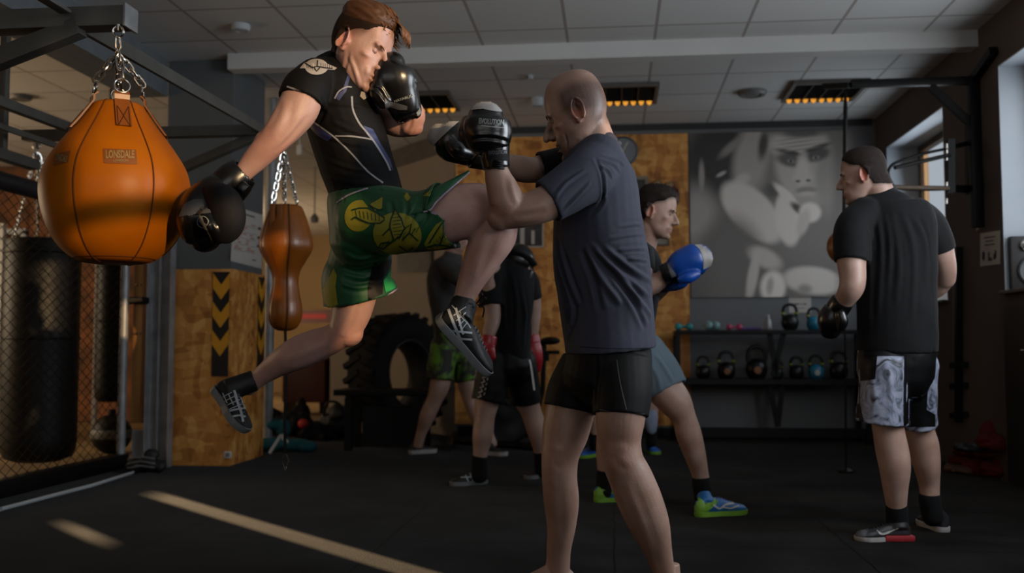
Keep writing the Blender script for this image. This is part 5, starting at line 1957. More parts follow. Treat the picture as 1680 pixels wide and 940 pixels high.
# ================================================================ the kicking man
DF = 3.3
M_skinA = skin_mat('fair_skin', 'b8958a', 'a78176')
M_skinB = skin_mat('tanned_skin', '9a7c6e', '866858')
M_rash = mat('black_rash_guard', '060608', 0.75, var=0.25, vscale=6, bump=0.12, bscale=35, stretch=(1, 1, 3))
M_blue = mat('blue_panel', '1c2a5e', 0.55, var=0.2); M_seam = mat('grey_seam', '8d8f96', 0.6); M_gprint = mat('pale_grey_print', '9c948c', 0.7, var=0.05)
M_green = mat('green_satin', '0b4d2a', 0.55, var=0.18, vscale=5, bump=0.08, bscale=22, sheen=0.05)
M_ylw = mat('mustard_print', '8f8a26', 0.6, var=0.15, vscale=10); M_gline = mat('dark_green_line', '07361e', 0.6)
M_lgreen = mat('bright_green_lining', '1fa552', 0.6); M_pipe = mat('lilac_piping', 'a79cae', 0.6); M_lin = mat('grey_lining', '4f4a56', 0.7)
M_glv = mat('black_glove_leather', '0a0a0b', 0.30, var=0.2, vscale=7, bump=0.10, bscale=16, coat=0.3)
M_glvm = mat('black_suede', '131214', 0.75, var=0.12, bump=0.1, bscale=90)
M_gry = mat('grey_leather', '4a4b4e', 0.45); M_silver = mat('silver_print', '8f938f', 0.45, 0.2)
M_boot = mat('black_boot_mesh', '0d0e11', 0.6, var=0.3, vscale=30, bump=0.2, bscale=90); M_sole = mat('grey_boot_sole', '6d7072', 0.5); M_boots = mat('pale_boot_stripe', 'a3a9ad', 0.5)

hA = Head(590, 80, 3.23, (0.86, -0.36, -0.36), (0.28, 0.95, 0.05), (1.07, 1.07, 1.10))
torsoA = [(560, 108, 3.33, 22, 26), (556, 113, 3.32, 36, 42), (552, 126, 3.31, 49, 60), (552, 148, 3.3, 56, 74), (558, 180, 3.3, 60, 76),
          (570, 220, 3.3, 61, 70), (583, 262, 3.3, 60, 64), (596, 300, 3.3, 59, 62), (602, 325, 3.3, 60, 62)]
armA = [(512, 132, 3.14, 26, 28), (500, 150, 3.10, 33, 32), (489, 178, 3.08, 35, 32), (470, 205, 3.06, 31, 29), (449, 230, 3.05, 26, 25), (432, 248, 3.05, 24, 23), (415, 266, 3.05, 21, 19), (398, 285, 3.05, 17, 16), (380, 305, 3.05, 17, 16)]
arm2A = [(600, 128, 3.48, 30, 30), (606, 158, 3.46, 28, 26), (625, 188, 3.42, 24, 24), (650, 203, 3.38, 22, 22), (672, 206, 3.36, 19, 19)]
fore2A = [(672, 207, 3.35, 18, 18), (677, 190, 3.34, 21, 20), (668, 170, 3.32, 18, 17), (658, 150, 3.3, 14, 14)]
thighA = [(612, 365, 3.22, 50, 48), (660, 368, 3.18, 45, 46), (710, 362, 3.16, 43, 44), (752, 349, 3.15, 46, 43), (790, 345, 3.15, 44, 42), (818, 352, 3.15, 36, 36)]
shinA = [(822, 358, 3.14, 30, 32), (812, 385, 3.14, 36, 36), (797, 412, 3.15, 33, 34), (783, 440, 3.16, 27, 29), (770, 468, 3.17, 21, 22), (762, 490, 3.18, 18, 20), (758, 512, 3.18, 19, 21)]
thigh2A = [(592, 390, 3.36, 46, 44), (586, 440, 3.38, 43, 42), (582, 480, 3.4, 37, 38), (577, 512, 3.4, 32, 33), (567, 540, 3.4, 27, 28)]
shin2A = [(568, 540, 3.4, 25, 27), (545, 556, 3.42, 24, 26), (515, 568, 3.44, 27, 28), (485, 581, 3.46, 27, 28), (455, 598, 3.5, 21, 22), (425, 620, 3.53, 15, 17), (408, 634, 3.55, 15, 17)]
mb = MB()
hA.build(mb, nose=0.8)
limb(mb, [(566, 118, 3.33, 34, 36), (571, 98, 3.29, 30, 33), (577, 80, 3.25, 30, 32), (584, 62, 3.23, 28, 28)], 4, power=2.0)
limb(mb, torsoA, 5, off=-0.010, start='flat')
limb(mb, [(602, 315, 3.3, 55, 56), (600, 350, 3.3, 58, 60), (596, 385, 3.3, 54, 58)], 5)
limb(mb, armA, 5, off=-0.003)
mb.ball(P(441, 236, 3.06), 0.047)
limb(mb, arm2A, 5, off=-0.001); limb(mb, fore2A, 5)
mb.ball(P(679, 208, 3.35), 0.033)
limb(mb, thighA, 5); limb(mb, shinA, 5); mb.ball(P(822, 352, 3.14), 0.062)
limb(mb, thigh2A, 5); limb(mb, shin2A, 5); mb.ball(P(572, 545, 3.4), 0.052)


def fade(q):
    # close-cropped sides and nape
    side = np.clip((q[:, 2] - 0.000 + 0.25 * (-q[:, 1] - 0.02)) / 0.03, 0, 1)
    front = np.clip((0.060 - q[:, 1] + (q[:, 2] - 0.06) * 0.4) / 0.012, 0, 1)
    nape = np.clip((-0.035 - q[:, 1]) / 0.02, 0, 1) * np.clip((q[:, 2] + 0.05) / 0.03, 0, 1)
    return np.maximum(np.clip(side, 0, 1) * front, nape) * 0.82


def paintA(v, c):
    c = hA.paint(v, c, None, hair=fade, hairc=(0.26, 0.17, 0.12), redear=0.9)
    for px, py, d in ((572, 545, 3.4), (824, 352, 3.14), (680, 210, 3.35), (441, 236, 3.05)):
        q = np.array(P(px, py, d)); k = np.exp(-(((v - q) / 0.07) ** 2).sum(1))[:, None] * 0.5
        c[:] = c * (1 - k) + c * np.array((1.08, 0.72, 0.66)) * k
    return c


tA0 = None
mus = [([[(470, 165), (462, 195), (445, 222)]], 0.003, 0.012), ([[(505, 190), (480, 222), (452, 250)]], -0.004, 0.008),
       ([[(540, 560), (505, 575), (470, 590)]], 0.003, 0.014), ([[(590, 500), (575, 530), (560, 548)]], -0.003, 0.010),
       ([[(800, 380), (785, 420), (772, 450)]], 0.004, 0.014), ([[(770, 330), (800, 335), (815, 345)]], 0.003, 0.02),
       ([[(560, 130), (568, 105), (572, 84)]], -0.003, 0.006), ([[(590, 142), (583, 118), (574, 92)]], 0.004, 0.006),
       ([[(665, 220), (673, 205), (676, 190)]], -0.003, 0.006)]


def postA(v, f):
    nr = normals(v, f); tr = bvh(v, f)
    for ln, a, w_ in mus: fold(v, nr, tr, ln, a, w_)
    return v


manA, vA, fA = make_body('person', mb, 0.0042, M_skinA, 'person leaping with one knee raised, in black rash guard and green shorts with yellow emblems', [(hA, 0.002)], paint=paintA, post=postA)
hA.details(manA, M_skinA, brow='6b4424', sides=(1,), closed=0.95)


def hairmaskA(q):
    zb = np.interp(q[:, 1], [-0.1, -0.02, 0.05, 0.075, 0.1], [0.035, 0.058, 0.064, 0.076, 0.092])
    return np.clip((q[:, 2] - zb) / 0.025, -1, 1)


def thickA(q):
    return 0.0015 + 0.013 * np.clip((q[:, 2] - 0.060 - 0.2 * np.clip(-q[:, 1], 0, 1)) / 0.03, 0, 1)


M_hairF = mat('dark_auburn_fade', '25160c', 0.8, var=0.3, vscale=90)
M_hairA = mat('auburn_hair', '5a3515', 0.6, var=0.4, vscale=60, color2='33200f', stretch=(6, 1, 6))
M_hairA2 = mat('auburn_hair_tips', '74491d', 0.55, var=0.3, vscale=60, color2='4a2b12')
hair_cap('hair_fade', hA, vA, fA, lambda q: short_hair(q, -0.006), 0.0015, M_hairF, manA, 0.0006, 200)
hair_cap('hair', hA, vA, fA, hairmaskA, thickA, M_hairA, manA, 0.004, 90)
# locks combed forwards into a fringe
mb = MB(); rs = random.Random(7)
for i in range(300):
    x = rs.uniform(-0.058, 0.058); y = rs.uniform(-0.055, 0.066 if rs.random() < 0.5 else 0.04)
    zt_l = 0.134 - 0.55 * (x * x) / 0.06 - 0.9 * max(0, y - 0.01) ** 2 / 0.09 * 2.2 - 1.1 * max(0, -y - 0.01) ** 2 / 0.09
    l = rs.uniform(0.030, 0.052)
    p0 = (x, y, zt_l - 0.004); dx = rs.uniform(-0.010, 0.010)
    p1 = (x + dx * 0.5, y + l * 0.45, zt_l + 0.010 + rs.uniform(-0.003, 0.005))
    y2 = min(y + l * 0.85, 0.080); p2 = (x + dx, y2, zt_l + 0.006 - (0.006 if y > 0.03 else 0.002))
    p3 = (x + dx * 1.3, min(y + l * 1.1, 0.092 if x > -0.01 else 0.104), zt_l - (0.004 if x > -0.01 else 0.012))
    mb.tube([hA.w(*p) for p in smooth_line([p0, p1, p2, p3], 3)], [0.0014, 0.0022, 0.0027, 0.0029, 0.0028, 0.0026, 0.0022, 0.0017, 0.0011, 0.0005][:10], 6)
for i in range(60):
    x = rs.uniform(-0.058, 0.004); l = rs.uniform(0.5, 1.0) * (1.0 if x < -0.02 else 0.6)
    pts = [(x, 0.070, 0.112), (x - 0.003, 0.098, 0.108), (x + rs.uniform(-0.008, 0.004), 0.116, 0.092), (x + rs.uniform(-0.012, 0.004), 0.122 + rs.uniform(-0.004, 0.006), 0.086 - 0.030 * l)]
    mb.tube([hA.w(*p) for p in smooth_line(pts, 3)], [0.002, 0.0024, 0.0027, 0.0028, 0.0027, 0.0024, 0.002, 0.0016, 0.001, 0.0005][:10], 6)
obj('fringe', mb, M_hairA2, manA, angle=180)

# rash guard
mb = MB()
limb(mb, torsoA, 6, start='flat', end='hollow', off=0.002)
limb(mb, [(516, 130, 3.18, 28, 34), (502, 148, 3.11, 34, 34), (494, 168, 3.09, 35, 33)], 5, end='hollow', off=0.009)
limb(mb, [(536, 126, 3.25, 30, 36), (516, 132, 3.17, 31, 34), (504, 146, 3.12, 34, 34)], 5, off=0.003)
limb(mb, [(585, 118, 3.42, 34, 40), (600, 128, 3.47, 32, 34), (604, 155, 3.46, 29, 27), (609, 172, 3.45, 27, 25)], 5, end='hollow', off=0.003)
rg_, tRG, vR, fR = cloth('rash_guard', mb, 0.005, M_rash, manA,
    folds=[([[(520, 215), (560, 232), (610, 240)], [(528, 258), (570, 275), (620, 282)], [(535, 290), (575, 300), (630, 300)], [(545, 200), (580, 215), (620, 222)], [(540, 170), (575, 172), (612, 180)]], 0.003, 0.006),
           ([[(528, 160), (530, 185), (520, 210)]], -0.006, 0.008)], smooth=4, rump=(0.002, 12))
decal('seam', tRG, strip(smooth_line([(512, 198), (545, 222), (575, 250), (602, 280), (628, 300)]), 2.6), M_seam, rg_)
decal('seam', tRG, strip(smooth_line([(550, 223), (580, 224), (611, 229)]), 2.6), M_seam, rg_)
decal('seam', tRG, strip(smooth_line([(577, 158), (579, 180), (588, 200), (597, 212), (610, 228), (622, 246), (634, 266), (640, 280)]), 3.0), M_seam, rg_)
decal('seam', tRG, strip(smooth_line([(549, 162), (556, 150), (568, 143), (577, 143)]), 2.2), M_seam, rg_)
decal('seam', tRG, strip(smooth_line([(471, 142), (490, 149), (510, 163), (524, 180)]), 2.4), M_seam, rg_)
decal('blue_panel', tRG, [[(512, 200), (545, 224), (538, 232), (520, 222), (508, 208)], [(596, 206), (612, 212), (622, 232), (640, 262), (645, 280), (636, 268), (622, 246), (608, 226)], [(548, 160), (562, 148), (572, 118), (576, 120), (568, 150), (556, 165)], [(512, 168), (524, 184), (522, 188), (508, 174)]], M_blue, rg_, 0.0010)
# printed round emblem with spread wings on the shoulder
def disc(cx, cy, r, ry=None, ang=0, n=26):
    ry = ry or r; t = math.radians(ang)
    return [(cx + r * math.cos(a) * math.cos(t) - ry * math.sin(a) * math.sin(t), cy + r * math.cos(a) * math.sin(t) + ry * math.sin(a) * math.cos(t)) for a in [2 * math.pi * k / n for k in range(n)]]
decal('emblem', tRG, [disc(519, 110, 19, 13, 0)], M_gprint, rg_, 0.0015, 2.0)
decal('emblem_lines', tRG, strip([(500, 104), (512, 112), (520, 110), (521, 100)], 2.0) + strip([(520, 110), (532, 112), (545, 113)], 2.0) + strip([(515, 112), (519, 118), (524, 112)], 2.0)
      + [q for k in range(5) for q in strip([(503 + k * 3, 106 + k), (504 + k * 3, 112 + k)], 0.8)] + [q for k in range(6) for q in strip([(526 + k * 3.5, 104 + k * 0.6), (526 + k * 3.5, 112)], 0.8)], M_rash, rg_, 0.0026, 2.0)
decal('emblem_wing', tRG, [[(492, 113), (500, 103), (514, 104), (520, 113), (514, 116), (500, 113)], [(521, 106), (536, 105), (553, 112), (549, 115), (530, 114), (521, 113)]], M_gprint, rg_, 0.0021, 2.0)
decal('emblem', tRG, [[(592, 150), (600, 152), (603, 160), (596, 164), (590, 158)]], M_gprint, rg_, 0.002, 2.0)

# green shorts
mb = MB()
limb(mb, [(603, 316, 3.3, 60, 64), (601, 335, 3.3, 63, 67), (598, 365, 3.3, 60, 66), (594, 392, 3.3, 54, 62)], 6, start='flat')
limb(mb, [(602, 358, 3.24, 56, 60), (640, 362, 3.2, 56, 60), (680, 364, 3.17, 51, 56), (715, 360, 3.16, 52, 56), (738, 352, 3.15, 58, 60)], 6, end='hollow', depth=0.06)
limb(mb, [(594, 400, 3.37, 48, 52), (590, 435, 3.39, 52, 54), (586, 460, 3.4, 58, 58), (592, 489, 3.41, 63, 60)], 6, end='hollow', depth=0.05)


HEM = [(768, 284), (742, 305), (712, 333), (706, 344), (716, 350), (738, 347), (752, 353), (748, 366), (738, 380), (735, 390), (742, 394), (748, 412)]


def cut_hem(v):
    """draw the front hem of the raised leg back into its notched, wavy outline"""
    for i in range(len(v)):
        p = Vector(v[i]) - CAM
        dd = p.dot(CF)
        x = 840 + FPX * p.dot(CR) / dd; y = 470 - FPX * p.dot(CU) / dd
        if x > 690 and 275 < y < 425 and dd < 3.22:
            # hem x for this height on the camera side
            hx = np.interp(y, [285, 305, 333, 343, 350, 362, 380, 392, 412], [764, 740, 713, 707, 738, 752, 738, 737, 748])
            t = np.clip((x - 690) / 60, 0, 1)
            x2 = 690 + (hx - 690) * (x - 690) / 56.0
            v[i] += np.array(CR) * ((x2 - x) / FPX * dd)
    return v


sh_, tSH, vS, fS = cloth('shorts', mb, 0.005, M_green, manA, smooth=3, rump=(0.003, 9),
    folds=[([[(665, 322), (668, 345), (660, 372)], [(690, 322), (680, 350), (655, 395)], [(705, 345), (690, 372), (670, 400)], [(640, 330), (645, 350)]], -0.005, 0.007),
           ([[(560, 432), (590, 440), (625, 430)], [(562, 448), (592, 456), (612, 452)], [(560, 465), (585, 472), (610, 468)], [(565, 415), (590, 425), (620, 418)]], 0.005, 0.007),
           ([[(560, 320), (565, 328), (562, 336)], [(590, 310), (594, 322)], [(620, 302), (625, 315)]], -0.002, 0.004)], post=cut_hem)
decal('piping', tSH, strip(smooth_line([(764, 286), (740, 304), (713, 332), (706, 345), (716, 351), (736, 348), (750, 354), (745, 366), (736, 382), (736, 390), (744, 396), (748, 411)], 3), 2.4), M_pipe, sh_, 0.003, 2.0)
def flap():
    up_c = smooth_line([(668, 324, 3.24), (700, 313, 3.22), (732, 300, 3.20), (770, 281, 3.19)], 6)
    lo_c = smooth_line([(672, 352, 3.055), (704, 345, 3.05), (716, 331, 3.06), (742, 307, 3.10), (770, 283, 3.16)], 6)
    n_ = 20
    U = [up_c[int(round(i * (len(up_c) - 1) / n_))] for i in range(n_ + 1)]; Lw = [lo_c[int(round(i * (len(lo_c) - 1) / n_))] for i in range(n_ + 1)]
    mb = MB(); rings = []
    for a_, b_ in zip(U, Lw):
        pu, pl = P(*a_), P(*b_); mid = (pu + pl) / 2 + (CU * 0.5 - CF) * (pu - pl).length * 0.22
        o_ = [pu, pu.lerp(mid, 0.5) + (CU * 0.5 - CF) * 0.006, mid, mid.lerp(pl, 0.5) + (CU * 0.3 - CF) * 0.004, pl]
        inn = [q_ + CF * 0.006 - CU * 0.003 for q_ in o_]
        rings.append(o_ + inn[::-1])
    mb.rings(rings, True)
    fl = obj('hem_flap', mb, M_green, sh_, angle=180)
    mb = MB(); mb.tube([P(b_[0], b_[1], b_[2] - 0.003) for b_ in Lw[3:]], 0.0028, 6); obj('flap_piping', mb, M_pipe, sh_)
flap()
decal('piping', tSH, strip(smooth_line([(612, 500), (625, 492), (642, 480), (652, 473)], 3), 2.2), M_pipe, sh_, 0.003, 2.0)
decal('waist_edge', tSH, strip(smooth_line([(553, 333), (570, 322), (590, 314), (604, 310)], 3), 2.4), M_pipe, rg_, 0.003, 2.0)
decal('side_panel', tSH, [[(548, 440), (553, 452), (551, 470), (556, 512), (540, 505), (529, 490), (528, 480), (535, 465), (543, 450)]], M_ylw, sh_, 0.0015)
decal('inner_panel', tSH, [[(612, 432), (646, 424), (636, 445), (628, 456), (628, 482), (604, 494), (603, 470)]], M_blk, sh_, 0.0015)
decal('lining', tSH, [[(640, 442), (652, 466), (650, 472), (632, 480), (628, 460)]], M_lgreen, sh_, 0.003)
# round printed emblems with feathered wings
em1 = disc(588, 352, 24, 27, 20)
decal('emblem', tSH, [[p for p in disc(589, 354, 23, 26, 20) if not (p[1] < 348 and p[0] > 598)]], M_ylw, sh_, 0.0012)
decal('emblem', tSH, [[(578, 345), (588, 342), (604, 342), (622, 352), (632, 360), (624, 366), (606, 366), (594, 362), (580, 356)], [(606, 336), (628, 324), (627, 342), (616, 346)]], M_ylw, sh_, 0.002)
decal('emblem', tSH, [disc(652, 384, 40, 35, 10)], M_ylw, sh_, 0.0014)
decal('emblem', tSH, [[(640, 372), (648, 342), (658, 360), (664, 375), (656, 390), (645, 388)]], M_ylw, sh_, 0.0026)
decal('emblem', tSH, [[(696, 400), (704, 384), (716, 368), (730, 360), (737, 366), (738, 384), (734, 392), (740, 402), (724, 408), (702, 410)], [(668, 316), (674, 325), (668, 331), (662, 322)], [(694, 322), (712, 308), (726, 303), (720, 312), (704, 322)]], M_ylw, sh_, 0.0014)
ln = []
for pts in ([(578, 360), (584, 356), (592, 360), (606, 366), (624, 366), (632, 360)], [(606, 336), (614, 342), (622, 345), (629, 344)], [(578, 345), (590, 342), (604, 342), (620, 350), (632, 358)],
            [(640, 372), (642, 360), (649, 343)], [(649, 343), (658, 358), (664, 374)], [(664, 374), (655, 388), (640, 398), (628, 408), (622, 404), (626, 398), (640, 396)], [(640, 372), (646, 392)],
            [(664, 374), (676, 368), (672, 382), (686, 394)], [(655, 402), (670, 412), (678, 404)], [(628, 386), (640, 374)], [(672, 382), (660, 394)],
            [(704, 398), (716, 380), (728, 362)], [(722, 400), (728, 384), (737, 374)], [(700, 404), (716, 400), (736, 402)]):
    ln += strip(pts, 2.4)
for k in range(7): ln += strip([(584 + k * 6.5, 345 + k * 1.2), (587 + k * 6.0, 357 + k * 1.0)], 1.0)
for k in range(7): ln += strip([(643 + k * 0.5, 352 + k * 5.5), (655 + k * 1.3, 351 + k * 5.2)], 1.0)
for k in range(9): ln += strip([(626 + k * 7, 406 - k * 3.2), (632 + k * 7, 396 - k * 3.2)], 1.0)
for k in range(6): ln += strip([(706 + k * 5, 402 - k * 5), (712 + k * 5, 408 - k * 4)], 1.0)
decal('emblem_lines', tSH, ln, M_gline, sh_, 0.0036, 2.5)

# swung-back glove
def palmpad(mb): limb(mb, [(352, 316, 2.99, 20, 22), (368, 332, 2.96, 28, 26), (374, 358, 2.95, 29, 28), (366, 378, 2.96, 26, 24), (356, 388, 2.97, 14, 14)], 5, 24)
gA, tG, tC = boxing_glove(manA, 'boxing_glove', [(374, 308, 3.05, 30, 30), (358, 322, 3.04, 38, 36), (345, 340, 3.04, 46, 42), (336, 360, 3.03, 46, 42), (334, 380, 3.03, 38, 34), (338, 392, 3.03, 26, 24)], M_glv,
    thumb=[(338, 352, 2.93, 12, 12), (352, 372, 2.925, 15, 14), (358, 388, 2.94, 13, 13)], cuff=[(402, 281, 3.05, 25, 24), (388, 293, 3.05, 31, 30), (372, 310, 3.05, 33, 32), (366, 318, 3.05, 33, 32)], extra=None,
    folds=[([[(346, 352), (352, 362), (356, 372)], [(342, 358), (346, 368), (349, 378)]], -0.003, 0.004)])
mb = MB(); palmpad(mb); v, f = bake(mb, 0.005, 4); link('palm_pad', v, f, M_glvm, gA, angle=180)
decal('grey_panel', tG, [[(295, 352), (302, 335), (318, 327), (337, 326), (350, 349), (330, 347), (310, 350), (294, 356)]], M_gry, gA, 0.0015)
decal('emblem', tG, strip(disc(333, 364, 9, 9) + [disc(333, 364, 9, 9)[0]], 1.3) + [[(328, 352), (333, 356), (336, 366), (342, 377), (336, 376), (330, 364)], [(326, 362), (331, 361), (340, 368), (333, 370)]], M_silver, gA, 0.003, 1.5)
decal('strap', tC, [[(382, 290), (398, 276), (407, 290), (404, 306), (394, 318), (384, 308)]], M_glv, gA, 0.003)
mb = MB(); mb.box(P(400, 307, 3.0), (0.03, 0.02, 0.03), Matrix.Rotation(0.7, 3, 'Y'), bev=0.005); obj('strap_tab', mb, M_glv, gA)

# guarding glove in front of the face
gA2, tG, tC = boxing_glove(manA, 'boxing_glove', [(664, 184, 3.27, 24, 26), (661, 168, 3.26, 29, 30), (652, 150, 3.25, 37, 34), (645, 130, 3.24, 40, 36), (643, 112, 3.24, 33, 32), (645, 103, 3.24, 20, 24)], M_glv,
    thumb=[(622, 136, 3.2, 12, 14), (621, 152, 3.2, 15, 16), (630, 168, 3.2, 12, 14)], cuff=[(671, 196, 3.28, 20, 20), (668, 186, 3.28, 25, 25), (664, 174, 3.27, 27, 27)],
    folds=[([[(672, 104), (684, 112)], [(676, 112), (686, 120)], [(679, 122), (688, 128)], [(681, 134), (689, 139)]], -0.003, 0.003), ([[(608, 142), (622, 148), (632, 162), (640, 172)]], -0.006, 0.005)])
decal('palm_panel', tG, [[(630, 158), (638, 166), (656, 170), (668, 174), (668, 180), (655, 180), (642, 176), (632, 178)]], M_gry, gA2, 0.002)
text_on('lettering', 'HAYABUSA', tG, 663, 161, 34, 4.2, -17, M_silver, gA2, 0.003, 0.02)
if tC: decal('badge', tC, [[(682, 184), (688, 177), (690, 184), (685, 191)]], M_silver, gA2, 0.003, 2)

# wrestling boots
b1, tB, w1 = shoe('shoe', manA, P(350, 640, 3.52), P(399, 712, 3.42), (CR * 0.80 + CU * 0.55 - CF * 0.1), 0.115, M_boot, M_sole, ankle=P(418, 624, 3.53), rc=0.039, laces=M_gry)
decal('stripe', tB, strip([(384, 640), (388, 658), (395, 678), (398, 692)], 4.0) + strip([(372, 676), (388, 672), (402, 670)], 3) + strip([(376, 684), (392, 682), (402, 684)], 3)
      + [q for k in range(4) for q in strip([(366 + k * 9, 645 + k * 2), (374 + k * 9, 662 + k * 3)], 1.6)] + [q for k in range(4) for q in strip([(366 + k * 3, 652 + k * 7), (380 + k * 6, 644 + k * 6)], 1.4)], M_boots, b1, 0.003, 2)
b2, tB, w2 = shoe('shoe', manA, P(713, 524, 3.12), P(800, 616, 3.22), (CR * 0.75 + CU * 0.62 - CF * 0.15), 0.122, M_boot, M_sole, ankle=P(762, 496, 3.18), rc=0.044, laces=M_gry)
decal('stripe', tB, strip(smooth_line([(736, 508), (744, 530), (754, 552), (762, 570)]), 4.2) + strip(smooth_line([(748, 506), (754, 530), (760, 548)]), 3.5) + strip([(730, 540), (750, 543), (774, 546)], 3.2) + strip([(738, 556), (756, 555), (774, 557)], 3.2)
      + [q for k in range(4) for q in strip([(742 + k * 6, 502 + k * 5), (756 + k * 5, 520 + k * 6)], 1.4)] + [q for k in range(4) for q in strip([(744 + k * 4, 518 + k * 8), (764, 504 + k * 9)], 1.2)]
      + [q for k in range(3) for q in strip([(712 + k * 5, 520 + k * 3), (718 + k * 5, 508 + k * 2)], 1.2)], M_boots, b2, 0.003, 2)
mb = MB()
for (a, b_) in (((782, 498), (788, 480)), ((786, 504), (796, 488)), ((784, 500), (792, 520))): mb.tube(smooth_line([tuple(P(a[0], a[1], 3.14)), tuple(P((a[0] + b_[0]) / 2 + 6, (a[1] + b_[1]) / 2 - 5, 3.12)), tuple(P(b_[0], b_[1], 3.14))], 4), 0.0025, 6)
obj('lace_bow', mb, M_blk, b2)

# ================================================================ the bald sparring partner
hB = Head(949, 190, 3.32, (-0.92, -0.30, 0.20), (-0.22, 0.97, 0.08), (1.10, 1.10, 1.17))
torsoB = [(990, 240, 3.33, 26, 34), (985, 254, 3.32, 42, 72), (980, 278, 3.31, 60, 90), (979, 310, 3.3, 68, 92), (980, 345, 3.3, 71, 88), (983, 400, 3.3, 77, 82),
          (987, 440, 3.3, 79, 80), (992, 480, 3.3, 78, 78), (998, 525, 3.3, 76, 78), (1002, 574, 3.3, 75, 80)]
armB = [(955, 300, 3.13, 32, 30), (925, 318, 3.07, 33, 34), (895, 334, 3.05, 30, 31), (862, 346, 3.04, 27, 28), (838, 352, 3.04, 24, 25), (822, 355, 3.04, 22, 22)]
foreB = [(824, 352, 3.04, 22, 23), (832, 335, 3.03, 29, 27), (825, 312, 3.03, 27, 24), (817, 290, 3.03, 22, 20), (813, 268, 3.03, 18, 18), (811, 250, 3.03, 18, 18)]
arm2B = [(960, 268, 3.5, 28, 30), (925, 272, 3.5, 25, 26), (895, 276, 3.48, 24, 24), (870, 280, 3.45, 20, 20)]
fore2B = [(880, 280, 3.45, 20, 20), (855, 277, 3.4, 22, 21), (830, 270, 3.35, 18, 18), (800, 260, 3.28, 15, 15), (780, 252, 3.25, 14, 14)]
legB = [(1016, 594, 3.25, 48, 44), (1020, 640, 3.22, 45, 50), (1018, 682, 3.2, 41, 48), (1016, 722, 3.2, 36, 42), (1022, 756, 3.19, 34, 37), (1035, 785, 3.19, 36, 36), (1050, 822, 3.2, 37, 37), (1066, 862, 3.22, 33, 34), (1080, 905, 3.25, 23, 26), (1092, 948, 3.28, 17, 21), (1098, 975, 3.3, 18, 24)]
leg2B = [(960, 594, 3.42, 34, 46), (943, 640, 3.4, 40, 50), (936, 672, 3.39, 40, 47), (927, 712, 3.38, 38, 42), (919, 748, 3.37, 31, 36), (918, 785, 3.37, 29, 36), (921, 822, 3.38, 29, 37), (921, 862, 3.4, 24, 32), (917, 900, 3.41, 20, 24), (915, 935, 3.42, 20, 22), (914, 955, 3.42, 22, 26)]
mb = MB(); hB.build(mb, nose=1.5, mouth_open=0.006)
limb(mb, [(985, 262, 3.33, 40, 42), (976, 240, 3.33, 36, 36), (968, 215, 3.33, 34, 32), (960, 195, 3.32, 34, 30)], 4)
limb(mb, torsoB, 5, off=-0.022)
limb(mb, [(1000, 565, 3.3, 58, 62), (990, 600, 3.3, 56, 60)], 5)
limb(mb, armB, 5); limb(mb, foreB, 5); mb.ball(P(820, 358, 3.04), 0.040)
limb(mb, arm2B, 5); limb(mb, fore2B, 5)
limb(mb, legB, 5); limb(mb, leg2B, 5)


def bare_foot(mb, ank, toe_dir, L=0.25):
    a = Vector(toe_dir); a.z = 0; a.normalize(); s_ = Vector((-a.y, a.x, 0))
    g = Vector((ank.x, ank.y, 0))
    rows = [(-0.06, 0.030, 0.055), (-0.03, 0.036, 0.085), (0.02, 0.036, 0.095), (0.07, 0.038, 0.070), (0.12, 0.043, 0.048), (0.16, 0.045, 0.034), (0.175, 0.042, 0.028)]
    rg_ = []
    for t, hw, h in rows:
        rg_.append([g + a * t + s_ * hw * math.cos(2 * math.pi * k / 20) + Vector((0, 0, 0.004 + h / 2 * (1 + math.sin(2 * math.pi * k / 20)))) for k in range(20)])
    mb.rings(rg_, True)
    for k in range(5):
        y = (-2 + k) * 0.0175; r_ = 0.013 if k == 0 else 0.009
        l = [0.225, 0.222, 0.215, 0.205, 0.192][k]
        mb.tube([g + a * 0.15 + s_ * y + Vector((0, 0, 0.018)), g + a * (l - 0.015) + s_ * y + Vector((0, 0, 0.018)), g + a * l + s_ * y + Vector((0, 0, 0.011))], [r_, r_ * 1.05, r_ * 0.7], 10)
    mb.tube([g + Vector((0, 0, 0.05)), g + Vector((0, 0, 0.12))], [0.042, 0.036], 16)


bare_foot(mb, P(1098, 975, 3.3), (-0.5, -0.9, 0)); bare_foot(mb, P(914, 955, 3.42), (-0.95, -0.3, 0))


def stub(q):
    # shaved hair: sides and back of the skull, bald on top
    z = q[:, 2]; y = q[:, 1]
    temple = np.clip((0.045 - y) / 0.02, 0, 1) * np.clip((z + 0.010 - (y - 0.0) * 0.2) / 0.02, 0, 1) * np.clip((0.092 - z - 0.25 * np.clip(y, 0, 1)) / 0.03, 0, 1)
    nape = np.clip((-0.03 - y) / 0.02, 0, 1) * np.clip((z + 0.055) / 0.02, 0, 1) * np.clip((0.098 - z) / 0.03, 0, 1)
    beard = np.clip((y - 0.015) / 0.03, 0, 1) * np.clip((-0.045 - z) / 0.012, 0, 1) * np.clip((z + 0.13) / 0.02, 0, 1) * 0.5
    return np.maximum(np.maximum(temple * 0.85, nape * 0.6), beard)


def paintB(v, c):
    c = hB.paint(v, c, None, hair=stub, hairc=(0.22, 0.17, 0.15), redear=1.3, lips=(0.85, 0.6, 0.55))
    for px, py, d in ((1016, 745, 3.12), (918, 745, 3.3), (820, 356, 3.02)):
        q = np.array(P(px, py, d)); k = np.exp(-(((v - q) / 0.07) ** 2).sum(1))[:, None] * 0.4
        c[:] = c * (1 - k) + c * np.array((0.95, 0.72, 0.68)) * k
    return c


